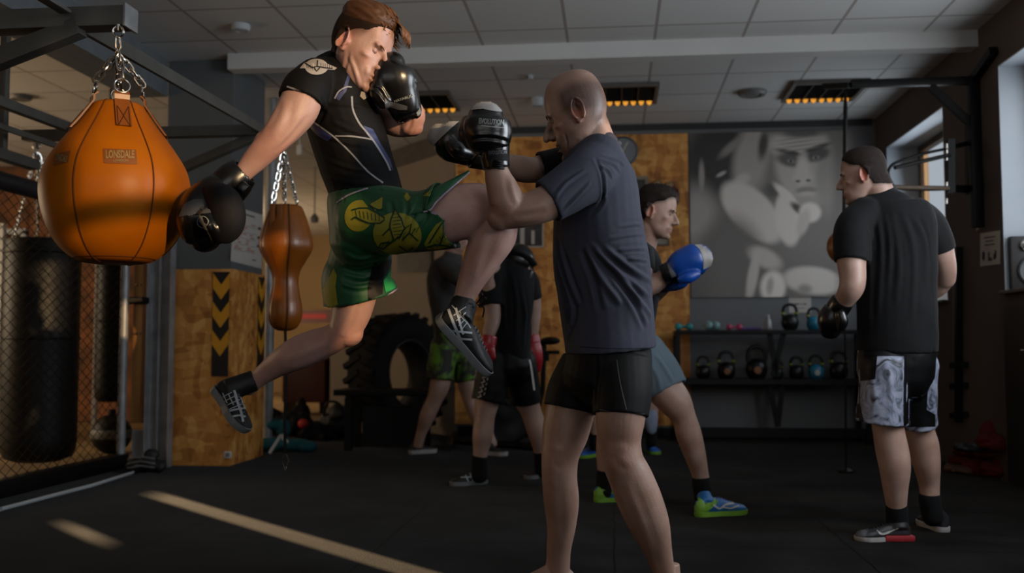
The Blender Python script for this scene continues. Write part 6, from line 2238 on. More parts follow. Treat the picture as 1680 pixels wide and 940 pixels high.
def postB(v, f):
    nr = normals(v, f); tr = bvh(v, f)
    for ln_, a, w_ in (([[(1005, 745), (1015, 762), (1030, 772)]], -0.002, 0.012), ([[(1010, 740), (1018, 735), (1028, 740)]], 0.002, 0.014), ([[(1026, 790), (1050, 850), (1072, 910)]], 0.003, 0.012),
                       ([[(903, 728), (915, 738), (925, 735)]], 0.002, 0.014), ([[(905, 755), (916, 765), (926, 760)]], -0.0015, 0.012), ([[(910, 790), (912, 840), (915, 890)]], 0.003, 0.012),
                       ([[(968, 240), (960, 262), (952, 275)]], -0.004, 0.007), ([[(950, 225), (958, 245), (962, 265)]], 0.004, 0.007), ([[(926, 218), (930, 232), (930, 246)]], -0.004, 0.004),
                       ([[(895, 345), (868, 352), (845, 356)]], -0.003, 0.01), ([[(838, 290), (842, 315), (850, 335)]], 0.003, 0.01)):
        fold(v, nr, tr, ln_, a, w_)
    return v


manB, vB, fB = make_body('person', mb, 0.0042, M_skinB, 'bald person in a charcoal t-shirt and black tight shorts, gloves raised against the knee strike', [(hB, 0.006)], paint=paintB, post=postB)
hB.details(manB, M_skinB, brow='1d1410', closed=0.6, sides=(-1,))
mb = MB()
mb.box(hB.w(0, 0.086, -0.0705), (0.026, 0.006, 0.006), hB.B, bev=0.001); obj('teeth', mb, M_paper, manB)

M_char = mat('charcoal_cotton', '3a3c48', 0.85, var=0.16, vscale=5, bump=0.12, bscale=40, color2='33343e')
M_lycra = mat('black_lycra', '050506', 0.7, var=0.2, bump=0.04, bscale=60)
FOLD_GAIN = 1.6
mb = MB(); limb(mb, torsoB, 6, end='hollow')
limb(mb, [(985, 268, 3.22, 44, 40), (965, 288, 3.12, 44, 42), (935, 308, 3.08, 41, 40), (908, 325, 3.06, 38, 38), (898, 331, 3.055, 37, 37)], 6, end='hollow', depth=0.05)
shB, tT, vT, fT = cloth('t_shirt', mb, 0.005, M_char, manB, smooth=3, rump=(0.003, 8),
    folds=[([[(977, 258), (989, 290), (988, 328), (968, 354)]], -0.004, 0.006),
           ([[(967, 398), (1010, 446), (1070, 520)], [(960, 402), (990, 460), (1020, 500)], [(1000, 430), (1040, 466), (1072, 492)], [(990, 405), (1030, 436), (1068, 462)]], 0.006, 0.009),
           ([[(980, 420), (1030, 480), (1060, 540)], [(955, 410), (975, 460), (985, 510)]], -0.006, 0.009),
           ([[(910, 386), (921, 440), (940, 505), (930, 560)], [(908, 420), (924, 480), (934, 545)], [(918, 400), (934, 455), (950, 500)]], 0.007, 0.007),
           ([[(1000, 392), (1030, 386), (1056, 384)], [(1010, 412), (1035, 408), (1060, 408)], [(1015, 372), (1040, 368), (1052, 368)], [(1020, 425), (1045, 425), (1062, 428)]], 0.004, 0.005),
           ([[(985, 262), (1005, 268), (1018, 282)], [(990, 256), (1012, 262), (1026, 272)], [(982, 272), (998, 278), (1006, 292)], [(960, 280), (930, 300), (905, 330)], [(970, 300), (945, 325), (925, 345)]], 0.004, 0.005)])
FOLD_GAIN = 1.0
decal('hem_stitch', tT, strip(smooth_line([(933, 566), (970, 570), (1020, 572), (1074, 571)]), 1.2) + strip([(884, 304), (905, 330), (922, 356)], 1.2), M_blk, shB, 0.001, 4)
mb = MB(); ctr = P(984, 244, 3.33)
ax_ = (P(966, 205, 3.33) - P(986, 262, 3.33)).normalized(); pp_ = CF.cross(ax_).normalized(); qq_ = ax_.cross(pp_); cc_ = P(982, 248, 3.33)
mb.tube([cc_ + pp_ * 0.074 * math.cos(t) + qq_ * 0.080 * math.sin(t) for t in np.linspace(0, 2 * math.pi, 28, endpoint=False)], 0.009, 10, closed=True); obj('collar', mb, M_char, shB, angle=180)
mb = MB(); limb(mb, [(950, 266, 3.47, 32, 34), (925, 270, 3.49, 30, 31), (900, 274, 3.48, 28, 28), (884, 276, 3.47, 27, 27)], 5, end='hollow'); v, f = bake(mb, 0.006, 3); link('sleeve', v, f, M_lycra, shB, angle=180)
mb = MB(); limb(mb, [(1001, 560, 3.3, 66, 70), (998, 590, 3.3, 72, 72), (990, 612, 3.3, 66, 68)], 5, start='flat')
limb(mb, legB[:3], 6, start='flat', end='hollow', off=0.010, depth=0.03); limb(mb, leg2B[:3], 6, start='flat', end='hollow', off=0.010, depth=0.03)
stB, tS, v_, f_ = cloth('shorts', mb, 0.005, M_lycra, manB, smooth=2, rump=(0.001, 10), folds=[([[(978, 575), (979, 620), (978, 670)]], -0.006, 0.006)])
decal('seam', tS, strip(smooth_line([(1012, 590), (1018, 630), (1028, 672)]), 1.6) + strip([(984, 672), (1020, 678), (1058, 679)], 1.2), M_gry, stB, 0.001, 4)

M_wht = mat('white_leather', 'a09c98', 0.4, var=0.05, bump=0.05, bscale=10)
gB, tG, tC = boxing_glove(manB, 'boxing_glove', [(808, 248, 3.02, 28, 28), (804, 232, 3.02, 37, 34), (800, 214, 3.02, 40, 37), (797, 200, 3.02, 37, 35), (797, 193, 3.02, 30, 29)], M_glv,
    thumb=[(768, 200, 3.06, 12, 14), (764, 218, 3.05, 13, 14), (772, 234, 3.04, 12, 13)], cuff=[(815, 277, 3.03, 22, 22), (812, 256, 3.03, 24, 24), (810, 238, 3.03, 27, 26)],
    folds=[([[(775, 228), (800, 226), (825, 230), (838, 236)]], -0.005, 0.005)])
decal('white_cap', tG, [[(770, 181), (770, 172), (784, 164), (800, 160), (818, 164), (828, 174), (828, 184), (812, 183), (792, 179)]], M_wht, gB, 0.0025, 2)
text_on('lettering', 'EVOLUTION', tG, 806, 200, 40, 9, 4, M_silver, gB, 0.003, 0.04)
decal('underline', tG, strip([(789, 206), (805, 208), (828, 210)], 1.6), M_silver, gB, 0.003, 3)
decal('strap', tC, [[(798, 243), (832, 246), (833, 264), (799, 262)]], M_glvm, gB, 0.004, 3)
text_on('lettering', 'EVOLUTION', tC, 816, 250, 27, 6.5, -3, M_gry, gB, 0.0055, 0.02)
text_on('size_mark', '10 oz', tC, 793, 254, 11, 4, -80, M_silver, gB, 0.004, 0.02)
mb = MB()
for k in range(4): mb.tube([P(793 + t * 4.2, 266 + k * 3.2 + 1.5 * math.sin(t), 3.03 - 0.045 * math.sin(math.pi * t / 10)) for t in range(11)], 0.003, 6)
obj('cuff_ribs', mb, M_glv, gB)
gB2, tG, tC = boxing_glove(manB, 'boxing_glove', [(778, 252, 3.26, 24, 26), (762, 242, 3.26, 30, 32), (745, 233, 3.26, 34, 35), (729, 226, 3.26, 30, 32), (720, 222, 3.26, 20, 22)], M_glv,
    thumb=[(742, 238, 3.16, 12, 12), (752, 247, 3.15, 14, 14), (766, 252, 3.17, 12, 12)], cuff=[(806, 262, 3.29, 18, 18), (792, 258, 3.28, 21, 21), (776, 252, 3.27, 25, 25)],
    folds=[([[(736 + k * 2, 216 + k * 5), (742 + k * 3, 222 + k * 4)] for k in range(6)], -0.003, 0.0025)])
decal('white_panel', tG, [[(698, 232), (702, 208), (716, 196), (735, 190), (753, 200), (738, 213), (724, 226), (711, 240), (704, 240)]], M_wht, gB2, 0.0025, 2)
WALL = 0.017
# ================================================================ the man in camouflage shorts, seen from behind
M_skinC = skin_mat('pale_skin', 'a98a7c', '957567')
M_blackT = mat('black_cotton', '0c0d10', 0.85, var=0.2, vscale=5, bump=0.12, bscale=40, sheen=0.03)
M_sock = mat('black_sock', '0b0b0c', 0.9)


def camo_mat():
    m = bpy.data.materials.new('grey_camouflage'); m.use_nodes = True
    nt = m.node_tree; N, L = nt.nodes, nt.links; b = N['Principled BSDF']
    tc = N.new('ShaderNodeTexCoord')
    n1 = N.new('ShaderNodeTexNoise'); n1.inputs['Scale'].default_value = 13; n1.inputs['Detail'].default_value = 4; n1.inputs['Distortion'].default_value = 2.2
    L.new(tc.outputs['Object'], n1.inputs['Vector'])
    cr = N.new('ShaderNodeValToRGB')
    e = cr.color_ramp.elements
    e[0].position = 0.36; e[0].color = (*srgb('23252d'), 1); e[1].position = 0.62; e[1].color = (*srgb('8d91a2'), 1)
    x = e.new(0.44); x.color = (*srgb('5f6472'), 1); x = e.new(0.50); x.color = (*srgb('747a8c'), 1)
    L.new(n1.outputs[0], cr.inputs[0]); L.new(cr.outputs[0], b.inputs['Base Color'])
    b.inputs['Roughness'].default_value = 0.6
    MATS['grey_camouflage'] = m
    return m


M_camo = camo_mat()
hC = Head(1417, 290, 4.4, (-0.88, -0.12, 0.42), (-0.05, 0.99, 0.05), (1.0, 1.02, 1.0))
torsoC = [(1448, 318, 4.4, 24, 28), (1449, 330, 4.39, 44, 34), (1451, 345, 4.38, 62, 40), (1458, 368, 4.36, 72, 44), (1463, 400, 4.35, 70, 45), (1468, 440, 4.34, 66, 45), (1470, 480, 4.33, 63, 45), (1471, 530, 4.32, 63, 46), (1471, 576, 4.32, 64, 48)]
armC = [(1400, 368, 4.33, 26, 28), (1397, 400, 4.3, 26, 26), (1397, 432, 4.28, 23, 24), (1399, 458, 4.26, 21, 22), (1396, 474, 4.26, 20, 20), (1385, 492, 4.3, 16, 16), (1373, 510, 4.34, 13, 13)]
arm2C = [(1518, 366, 4.4, 26, 28), (1536, 392, 4.4, 24, 25), (1545, 418, 4.4, 20, 22), (1550, 440, 4.42, 18, 19), (1550, 458, 4.45, 17, 17)]
fore2C = [(1552, 455, 4.45, 16, 16), (1535, 472, 4.5, 17, 16), (1512, 484, 4.58, 14, 14), (1490, 494, 4.65, 12, 12)]
legC = [(1450, 600, 4.3, 34, 36), (1455, 650, 4.3, 29, 32), (1457, 700, 4.3, 25, 28), (1463, 735, 4.3, 26, 28), (1468, 765, 4.3, 25, 27), (1469, 800, 4.32, 20, 23), (1471, 832, 4.33, 16, 18), (1473, 862, 4.34, 16, 18)]
leg2C = [(1496, 600, 4.4, 32, 36), (1503, 650, 4.42, 27, 31), (1507, 700, 4.45, 24, 27), (1514, 730, 4.47, 25, 28), (1520, 760, 4.48, 22, 25), (1524, 790, 4.5, 17, 20), (1526, 818, 4.5, 15, 17), (1530, 845, 4.5, 15, 17)]
mb = MB(); hC.build(mb, nose=0.9)
limb(mb, [(1447, 330, 4.39, 30, 32), (1440, 312, 4.39, 25, 26), (1432, 296, 4.4, 25, 25)], 4)
limb(mb, torsoC, 4, off=-0.012); limb(mb, [(1471, 560, 4.33, 58, 44), (1473, 610, 4.34, 55, 46)], 4)
for r_ in (armC, arm2C, fore2C, legC, leg2C): limb(mb, r_, 4)
def hairC(q): 
    z, y = q[:, 2], q[:, 1]
    top = (z - 0.052 + 0.9 * np.minimum(0, y - 0.01) * 1.0) / 0.02
    fr = (0.082 - y + (z - 0.08) * 0.8) / 0.02
    return np.minimum(np.maximum(top, 0), fr)
def paintC(v, c):
    return hC.paint(v, c, None, hair=lambda q: np.clip(short_hair(q, -0.006) * 2, 0, 1) * 0.85, hairc=(0.16, 0.12, 0.10), redear=1.6)
manC, vC, fC = make_body('person', mb, 0.006, M_skinC, 'person with back turned, black t-shirt and grey camouflage shorts, standing by the double-end bag', [(hC, 0)], paint=paintC)
hC.details(manC, M_skinC, closed=0.4, sides=(-1,))
M_hairC = mat('dark_short_hair', '241a15', 0.8, var=0.4, vscale=80)
hair_cap('hair', hC, vC, fC, lambda q: short_hair(q), 0.0035, M_hairC, manC, 0.002, 160)
FOLD_GAIN = 0.6
mb = MB(); limb(mb, torsoC, 5, end='hollow')
limb(mb, [(1420, 352, 4.36, 28, 32), (1402, 372, 4.33, 29, 31), (1398, 402, 4.3, 28, 29), (1397, 430, 4.28, 27, 28)], 5, end='hollow', off=0.004, depth=0.03)
limb(mb, [(1500, 352, 4.38, 28, 32), (1520, 370, 4.4, 29, 30), (1537, 396, 4.4, 25, 27), (1545, 414, 4.4, 22, 25)], 5, end='hollow', off=0.004, depth=0.03)
shC, tC_, _, _ = cloth('t_shirt', mb, 0.007, M_blackT, manC, rump=(0.004, 7),
    folds=[([[(1440, 345), (1446, 420), (1440, 520)], [(1462, 345), (1475, 430), (1470, 500)], [(1480, 345), (1500, 420), (1495, 530)], [(1495, 350), (1518, 400), (1520, 480)], [(1425, 360), (1428, 440), (1425, 540)], [(1452, 350), (1460, 400), (1456, 470)]], 0.006, 0.011),
           ([[(1424, 365), (1430, 400), (1422, 432)], [(1510, 360), (1522, 390), (1526, 425)]], -0.006, 0.007)])
mb = MB(); limb(mb, [(1471, 560, 4.33, 60, 46), (1471, 590, 4.33, 62, 48), (1470, 615, 4.34, 60, 48)], 4)
limb(mb, [(1452, 600, 4.3, 40, 44), (1450, 645, 4.3, 40, 43), (1446, 694, 4.3, 42, 44)], 5, end='hollow', depth=0.04)
limb(mb, [(1500, 600, 4.42, 37, 46), (1503, 645, 4.43, 32, 44), (1505, 697, 4.45, 31, 42)], 5, end='hollow', depth=0.04)
stC, tS, _, _ = cloth('shorts', mb, 0.006, M_camo, manC, rump=(0.005, 10), folds=[([[(1484, 590), (1483, 640), (1482, 695)]], -0.010, 0.008), ([[(1420, 600), (1435, 640), (1430, 690)], [(1450, 590), (1462, 640), (1455, 690)]], 0.006, 0.012)])
decal('dark_panel', tS, [[(1404, 578), (1440, 578), (1436, 622), (1406, 626)], [(1484, 578), (1536, 578), (1533, 620), (1522, 640), (1520, 672), (1534, 680), (1534, 700), (1482, 700)], [(1403, 626), (1411, 628), (1411, 660), (1418, 692), (1405, 690), (1402, 660)]], M_blk, stC, 0.002, 4)
decal('waistband', tS, [[(1406, 574), (1537, 574), (1537, 584), (1406, 584)]], M_blk, stC, 0.004, 4)
decal('side_print', tS, [[(1402, 582 + k * 9), (1407, 582 + k * 9), (1407, 588 + k * 9), (1402, 588 + k * 9)] for k in range(4)], M_paper, stC, 0.004, 3)
boxing_glove(manC, 'boxing_glove', [(1372, 504, 4.34, 18, 18), (1368, 516, 4.35, 22, 22), (1364, 528, 4.36, 23, 23), (1362, 540, 4.37, 18, 18)], M_glv, voxel=0.007,
             thumb=[(1380, 515, 4.28, 8, 8), (1383, 528, 4.28, 9, 9), (1380, 538, 4.29, 7, 7)], cuff=[(1384, 492, 4.31, 18, 18), (1379, 499, 4.32, 19, 19), (1373, 508, 4.34, 19, 19)])
boxing_glove(manC, 'boxing_glove', [(1492, 494, 4.65, 16, 16), (1478, 500, 4.7, 21, 21), (1466, 503, 4.74, 20, 20)], M_glv, voxel=0.008)
M_whs = mat('white_rubber', 'a5a09c', 0.5); M_reds = mat('red_rubber', '8e1b22', 0.5)
s1, tt, w_ = shoe('shoe', manC, on_floor(1494, 886) , on_floor(1402, 886), (0, 0, 1), 0.10, mat('dark_trainer', '17171a', 0.6), M_whs, ankle=P(1472, 850, 4.33), rc=0.040, voxel=0.006, laces=M_blk, sole_h=0.018)
decal('swoosh', tt, strip(smooth_line([(1438, 870), (1446, 876), (1458, 873), (1474, 866)]), [1.0] * 3 + [3.0] * 4 + [3.2] * 4 + [1.5] * 5), M_whs, s1, 0.003, 2)
decal('toe_cap', tt, [[(1400, 872), (1416, 868), (1424, 872), (1420, 880), (1402, 882)]], M_gry, s1, 0.002, 2)
mb = MB(); hp, tp = on_floor(1494, 886), on_floor(1402, 886); aa = (tp - hp).normalized(); mb.box(hp + aa * 0.06 + Vector((0, 0, 0.013)), (0.13, 0.085, 0.025), Matrix((aa, Vector((0, 0, 1)).cross(aa), Vector((0, 0, 1)))).transposed(), bev=0.006); obj('heel', mb, M_reds, s1)
s2, tt, w_ = shoe('shoe', manC, on_floor(1551, 874), on_floor(1513, 858), (0, 0, 1), 0.10, MATS['dark_trainer'], M_whs, ankle=P(1530, 838, 4.5), rc=0.038, voxel=0.006, laces=M_blk)
# socks
for rows in ([(1471, 832, 4.33, 17.5, 19), (1473, 862, 4.34, 17.5, 20)], [(1525, 816, 4.5, 17, 19), (1530, 848, 4.5, 17, 19)]):
    mb = MB(); limb(mb, rows, 5); v, f = bake(mb, 0.006, 2); link('sock', v, f, M_sock, manC, angle=180)

# ================================================================ the dark-haired boxer with blue gloves
M_skinD = skin_mat('light_skin', 'a9897a', '937162')
hD = Head(1076, 350, 5.05, (0.88, -0.16, -0.34), (0.06, 0.99, 0.05), (1.06, 1.06, 1.06))
torsoD = [(1052, 396, 5.1, 22, 26), (1048, 410, 5.1, 34, 40), (1044, 430, 5.1, 42, 44), (1040, 470, 5.1, 42, 42), (1036, 520, 5.1, 40, 40), (1034, 575, 5.12, 40, 42)]
armD = [(1050, 425, 4.98, 20, 22), (1052, 448, 4.95, 19, 20), (1058, 466, 4.93, 18, 18), (1068, 468, 4.92, 17, 17), (1085, 458, 4.9, 14, 15), (1102, 446, 4.88, 11, 12)]
arm2D = [(1056, 425, 5.2, 20, 22), (1058, 460, 5.2, 17, 18), (1062, 490, 5.18, 15, 15), (1078, 480, 5.12, 13, 13), (1095, 466, 5.05, 11, 11)]
legD = [(1054, 596, 5.04, 28, 30), (1083, 630, 4.98, 31, 32), (1108, 660, 4.96, 27, 28), (1122, 685, 4.96, 20, 24), (1130, 712, 4.96, 21, 24), (1140, 745, 4.98, 18, 21), (1148, 775, 5.0, 14, 16), (1154, 800, 5.0, 13, 15)]
leg2D = [(1025, 590, 5.3, 32, 36), (1010, 650, 5.35, 26, 30), (1000, 700, 5.38, 20, 22), (996, 740, 5.4, 18, 21), (993, 775, 5.4, 13, 14), (992, 798, 5.4, 12, 14)]
mb = MB(); hD.build(mb, nose=0.8)
limb(mb, [(1053, 405, 5.1, 24, 26), (1060, 390, 5.08, 20, 21), (1065, 372, 5.06, 20, 20)], 4)
limb(mb, torsoD, 4, off=-0.012)
for r_ in (armD, arm2D, legD, leg2D): limb(mb, r_, 4)
def hairD(q):
    z, y = q[:, 2], q[:, 1]
    return np.clip(np.minimum(np.maximum((z - 0.055) / 0.02, np.minimum((z - 0.0) / 0.02, (-0.01 - y) / 0.02)), (0.078 - y + (z - 0.08) * 1.0) / 0.015), 0, 1)
manD, vD, fD = make_body('person', mb, 0.006, M_skinD, 'dark-haired person in navy t-shirt, pale blue shorts and blue gloves, facing the poster', [(hD, 0.002)],
                         paint=lambda v, c: hD.paint(v, c, None, hair=lambda q: np.clip(short_hair(q, -0.008) * 1.5, 0, 1) * 0.8, hairc=(0.15, 0.11, 0.09), redear=1.0))
hD.details(manD, M_skinD, brow='1d130d', closed=0.35)
hair_cap('hair', hD, vD, fD, lambda q: short_hair(q, 0.006), 0.014, M_hairC, manD, 0.003, 110)
mb = MB(); limb(mb, torsoD, 5, end='hollow')
limb(mb, [(1050, 415, 5.0, 22, 26), (1050, 430, 4.98, 23, 25), (1052, 446, 4.96, 22, 24)], 5, end='hollow', depth=0.03); limb(mb, [(1056, 420, 5.2, 22, 26), (1058, 450, 5.2, 20, 22)], 5, end='hollow', depth=0.03)
cloth('t_shirt', mb, 0.008, mat('navy_cotton', '14161d', 0.85, var=0.2, sheen=0.1), manD, rump=(0.005, 8), folds=[([[(1070, 430), (1066, 480), (1070, 540)]], 0.008, 0.01)])
M_pale = mat('pale_blue_shorts', '63737e', 0.8, var=0.12, vscale=5, bump=0.1, bscale=30)
mb = MB(); limb(mb, [(1034, 565, 5.12, 40, 42), (1036, 600, 5.12, 42, 44)], 4)
limb(mb, [(1052, 580, 5.02, 40, 42), (1075, 610, 5.0, 40, 41), (1094, 642, 4.97, 37, 38)], 5, end='hollow', depth=0.05)
limb(mb, [(1026, 590, 5.25, 38, 40), (1014, 630, 5.32, 34, 36), (1008, 655, 5.34, 32, 34)], 5, end='hollow', depth=0.05)
cloth('shorts', mb, 0.007, M_pale, manD, rump=(0.005, 9), folds=[([[(1075, 580), (1095, 610), (1110, 640)], [(1065, 595), (1080, 620), (1085, 650)]], 0.007, 0.010)])
M_bluel = mat('blue_leather', '0c4aa6', 0.35, var=0.1, bump=0.05, bscale=12, coat=0.3)
g1, tG, tC = boxing_glove(manD, 'boxing_glove', [(1103, 446, 4.88, 18, 18), (1115, 438, 4.87, 25, 24), (1130, 430, 4.86, 27, 26), (1143, 425, 4.85, 27, 26), (1148, 423, 4.85, 23, 23)], M_bluel, voxel=0.006,
    thumb=[(1118, 458, 4.8, 8, 8), (1130, 455, 4.79, 10, 10), (1142, 450, 4.79, 8, 8)], cuff=[(1089, 452, 4.89, 18, 18), (1098, 448, 4.88, 19, 19), (1108, 443, 4.88, 20, 20)], cuff_m=M_glv)
decal('white_cap', tG, [[(1137, 400), (1149, 396), (1162, 402), (1170, 420), (1166, 436), (1153, 442), (1154, 426), (1148, 410)]], M_wht, g1, 0.003, 3)
if tC: decal('strap_label', tC, [[(1094, 432), (1106, 426), (1116, 438), (1114, 450), (1102, 456)]], M_gry, g1, 0.004, 3)
boxing_glove(manD, 'boxing_glove', [(1096, 464, 5.04, 14, 14), (1104, 460, 5.0, 18, 18), (1114, 457, 4.97, 18, 18)], M_bluel, voxel=0.007, cuff=[(1084, 470, 5.08, 13, 13), (1092, 466, 5.06, 14, 14), (1098, 463, 5.03, 15, 15)], cuff_m=M_glv)
M_turf = mat('blue_trainer', '14619c', 0.5, var=0.2, vscale=20); M_lime = mat('lime_rubber', '6f9c2c', 0.5)
s1, tt, w_ = shoe('shoe', manD, on_floor(1141, 848), on_floor(1225, 842), (0, 0, 1), 0.10, M_turf, M_lime, ankle=P(1153, 802, 5.0), rc=0.036, voxel=0.006, laces=M_bluel)
decal('lime_panel', tt, [[(1140, 818), (1148, 816), (1158, 826), (1170, 822), (1176, 808), (1180, 808), (1176, 826), (1164, 836), (1156, 846), (1140, 846)]], M_lime, s1, 0.003, 3)
decal('swoosh', tt, strip(smooth_line([(1170, 828), (1180, 834), (1190, 828), (1204, 826)]), 3.0) + strip([(1186, 832), (1198, 834), (1212, 830)], 2), M_whs, s1, 0.004, 2)
s2, tt, w_ = shoe('shoe', manD, on_floor(975, 824), on_floor(1058, 820), (0, 0, 1), 0.10, M_turf, M_lime, ankle=P(992, 788, 5.4), rc=0.036, voxel=0.006, laces=M_bluel)
decal('lime_panel', tt, [[(975, 798), (984, 796), (992, 804), (1006, 800), (1012, 804), (998, 814), (992, 822), (975, 820)]], M_lime, s2, 0.003, 3)
for rows in ([(1150, 788, 5.0, 15, 17), (1155, 816, 5.0, 16, 18)], [(993, 774, 5.4, 14, 15), (992, 806, 5.4, 15, 16)]):
    mb = MB(); limb(mb, rows, 5); v, f = bake(mb, 0.006, 2); link('sock', v, f, M_sock, manD, angle=180)

# ================================================================ the stooping man with red gloves
hE = Head(850, 437, 6.13, (0.25, -0.55, 0.80), (0.25, 0.80, 0.45), (1.0, 1.0, 1.0))
torsoE = [(826, 421, 6.2, 22, 22), (830, 432, 6.2, 33, 34), (836, 455, 6.15, 40, 40), (838, 490, 6.12, 38, 40), (836, 530, 6.12, 36, 38), (834, 585, 6.14, 37, 38)]
armE = [(805, 440, 6.0, 18, 20), (803, 470, 5.98, 17, 18), (806, 500, 5.98, 15, 16), (808, 525, 5.96, 13, 14), (803, 545, 5.93, 11, 12), (800, 560, 5.92, 9, 10)]
arm2E = [(862, 455, 6.25, 15, 18), (872, 480, 6.27, 14, 15), (876, 505, 6.28, 12, 13), (875, 530, 6.28, 11, 11), (874, 552, 6.28, 9, 10)]
legE = [(806, 610, 6.1, 26, 28), (800, 650, 6.08, 22, 25), (795, 685, 6.06, 17, 20), (792, 715, 6.05, 17, 20), (788, 745, 6.05, 12, 14), (787, 775, 6.05, 11, 13)]
leg2E = [(852, 610, 6.25, 26, 28), (862, 650, 6.28, 22, 25), (871, 675, 6.3, 17, 20), (881, 705, 6.32, 17, 20), (888, 740, 6.35, 12, 14), (891, 765, 6.37, 11, 13)]
mb = MB(); hE.build(mb)
limb(mb, [(832, 436, 6.2, 20, 20), (840, 434, 6.28, 17, 17)], 4)
limb(mb, torsoE, 4, off=-0.012)
for r_ in (armE, arm2E, legE, leg2E): limb(mb, r_, 4)
manE, vE, fE = make_body('person', mb, 0.007, M_skinC, 'person in black t-shirt, headguard and red gloves, bending forward with back turned', [(hE, 0)])
mb = MB(); mb.ball(hE.w(0, -0.008, 0.035), (0.098, 0.118, 0.108), hE.B, 26)
mb.tube([hE.w(0.095, 0.0, -0.02), hE.w(0.09, 0.02, -0.07), hE.w(0.04, 0.07, -0.12), hE.w(-0.04, 0.07, -0.12), hE.w(-0.09, 0.02, -0.07), hE.w(-0.095, 0, -0.02)], 0.018, 12)
v, f = bake(mb, 0.008, 2); hg = link('headguard', v, f, M_glv, manE, angle=180)
mb = MB(); pts = [hE.w(0.107 * math.cos(t), -0.008 + 0.124 * math.sin(t), 0.015) for t in np.linspace(-math.pi, 0, 16)]; mb.tube(pts, 0.012, 8, flat=1.8); obj('strap', mb, M_glvm, hg)
mb = MB(); limb(mb, torsoE, 5, end='hollow')
limb(mb, [(812, 430, 6.1, 20, 26), (805, 450, 6.02, 22, 24), (804, 475, 6.0, 21, 23), (806, 502, 5.98, 20, 21)], 5, end='hollow', depth=0.03)
limb(mb, [(852, 440, 6.22, 18, 24), (866, 465, 6.26, 19, 21), (874, 492, 6.28, 17, 18)], 5, end='hollow', depth=0.03)
cloth('t_shirt', mb, 0.008, M_blackT, manE, rump=(0.006, 8), folds=[([[(840, 450), (848, 500), (845, 560)], [(828, 440), (826, 500), (830, 560)], [(855, 470), (862, 520), (858, 570)]], 0.010, 0.012)])
mb = MB(); limb(mb, [(834, 565, 6.14, 37, 38), (834, 600, 6.14, 38, 40)], 4)
limb(mb, [(812, 590, 6.1, 28, 32), (806, 625, 6.08, 28, 32), (800, 658, 6.07, 27, 31)], 5, end='hollow', depth=0.05)
limb(mb, [(850, 590, 6.22, 28, 32), (858, 625, 6.26, 27, 31), (862, 660, 6.28, 26, 30)], 5, end='hollow', depth=0.05)
stE, tS, _, _ = cloth('shorts', mb, 0.008, M_blk, manE, rump=(0.005, 9))
decal('side_print', tS, [q for k in range(9) for q in strip([(784 + k * 1.9, 652 - k * 8), (790 + k * 1.9, 650 - k * 8), (788 + k * 1.9, 646 - k * 8)], 2.0)] + [q for k in range(8) for q in strip([(794 + k * 1.7, 648 - k * 8), (796 + k * 1.7, 644 - k * 8)], 1.4)], M_paper, stE, 0.004, 3)
decal('side_stripe', tS, strip([(868, 590), (872, 610), (876, 640)], 3), M_paper, stE, 0.004, 3)
M_redg = mat('red_leather', 'a01624', 0.38, var=0.1, coat=0.3)
for rows, cf, th in (([(800, 562, 5.92, 13, 13), (797, 575, 5.91, 16, 16), (796, 590, 5.9, 15, 15), (797, 600, 5.9, 10, 10)], [(803, 550, 5.93, 13, 13), (800, 566, 5.92, 14, 14)], [(806, 572, 5.86, 6, 6), (808, 586, 5.86, 6, 6)]),
                     ([(874, 560, 6.28, 12, 12), (876, 575, 6.28, 14, 14), (878, 592, 6.28, 13, 13), (880, 604, 6.28, 9, 9)], [(873, 548, 6.28, 11, 11), (875, 563, 6.28, 13, 13)], [(868, 576, 6.24, 6, 6), (869, 590, 6.24, 6, 6)])):
    g_, tG, tC = boxing_glove(manE, 'boxing_glove', rows, M_redg, voxel=0.008, cuff=cf, thumb=th)
    x_, y_ = rows[2][0], rows[2][1]
    decal('palm_patch', tG, [[(x_ - 10, y_ + 2), (x_ + 4, y_ + 4), (x_ + 3, y_ + 16), (x_ - 8, y_ + 14)]], M_glv, g_, 0.003, 3)
s1, tt, w_ = shoe('shoe', manE, on_floor(799, 793), on_floor(738, 797), (0, 0, 1), 0.10, M_boot, M_sole, ankle=P(787, 755, 6.05), rc=0.038, voxel=0.007)
decal('stripe', tt, strip([(762, 776), (768, 790)], 2.2) + strip([(770, 774), (776, 790)], 2.2) + strip([(756, 784), (782, 782)], 2) + strip([(780, 774), (796, 768)], 2), M_boots, s1, 0.004, 2)
s2, tt, w_ = shoe('shoe', manE, on_floor(895, 782), on_floor(862, 786), (0, 0, 1), 0.10, M_boot, M_sole, ankle=P(890, 745, 6.36), rc=0.036, voxel=0.007)
for rows in ([(787, 752, 6.05, 13, 15), (787, 780, 6.05, 14, 15)], [(889, 742, 6.35, 13, 15), (891, 770, 6.37, 14, 15)]):
    mb = MB(); limb(mb, rows, 5); v, f = bake(mb, 0.008, 2); link('sock', v, f, M_sock, manE, angle=180)

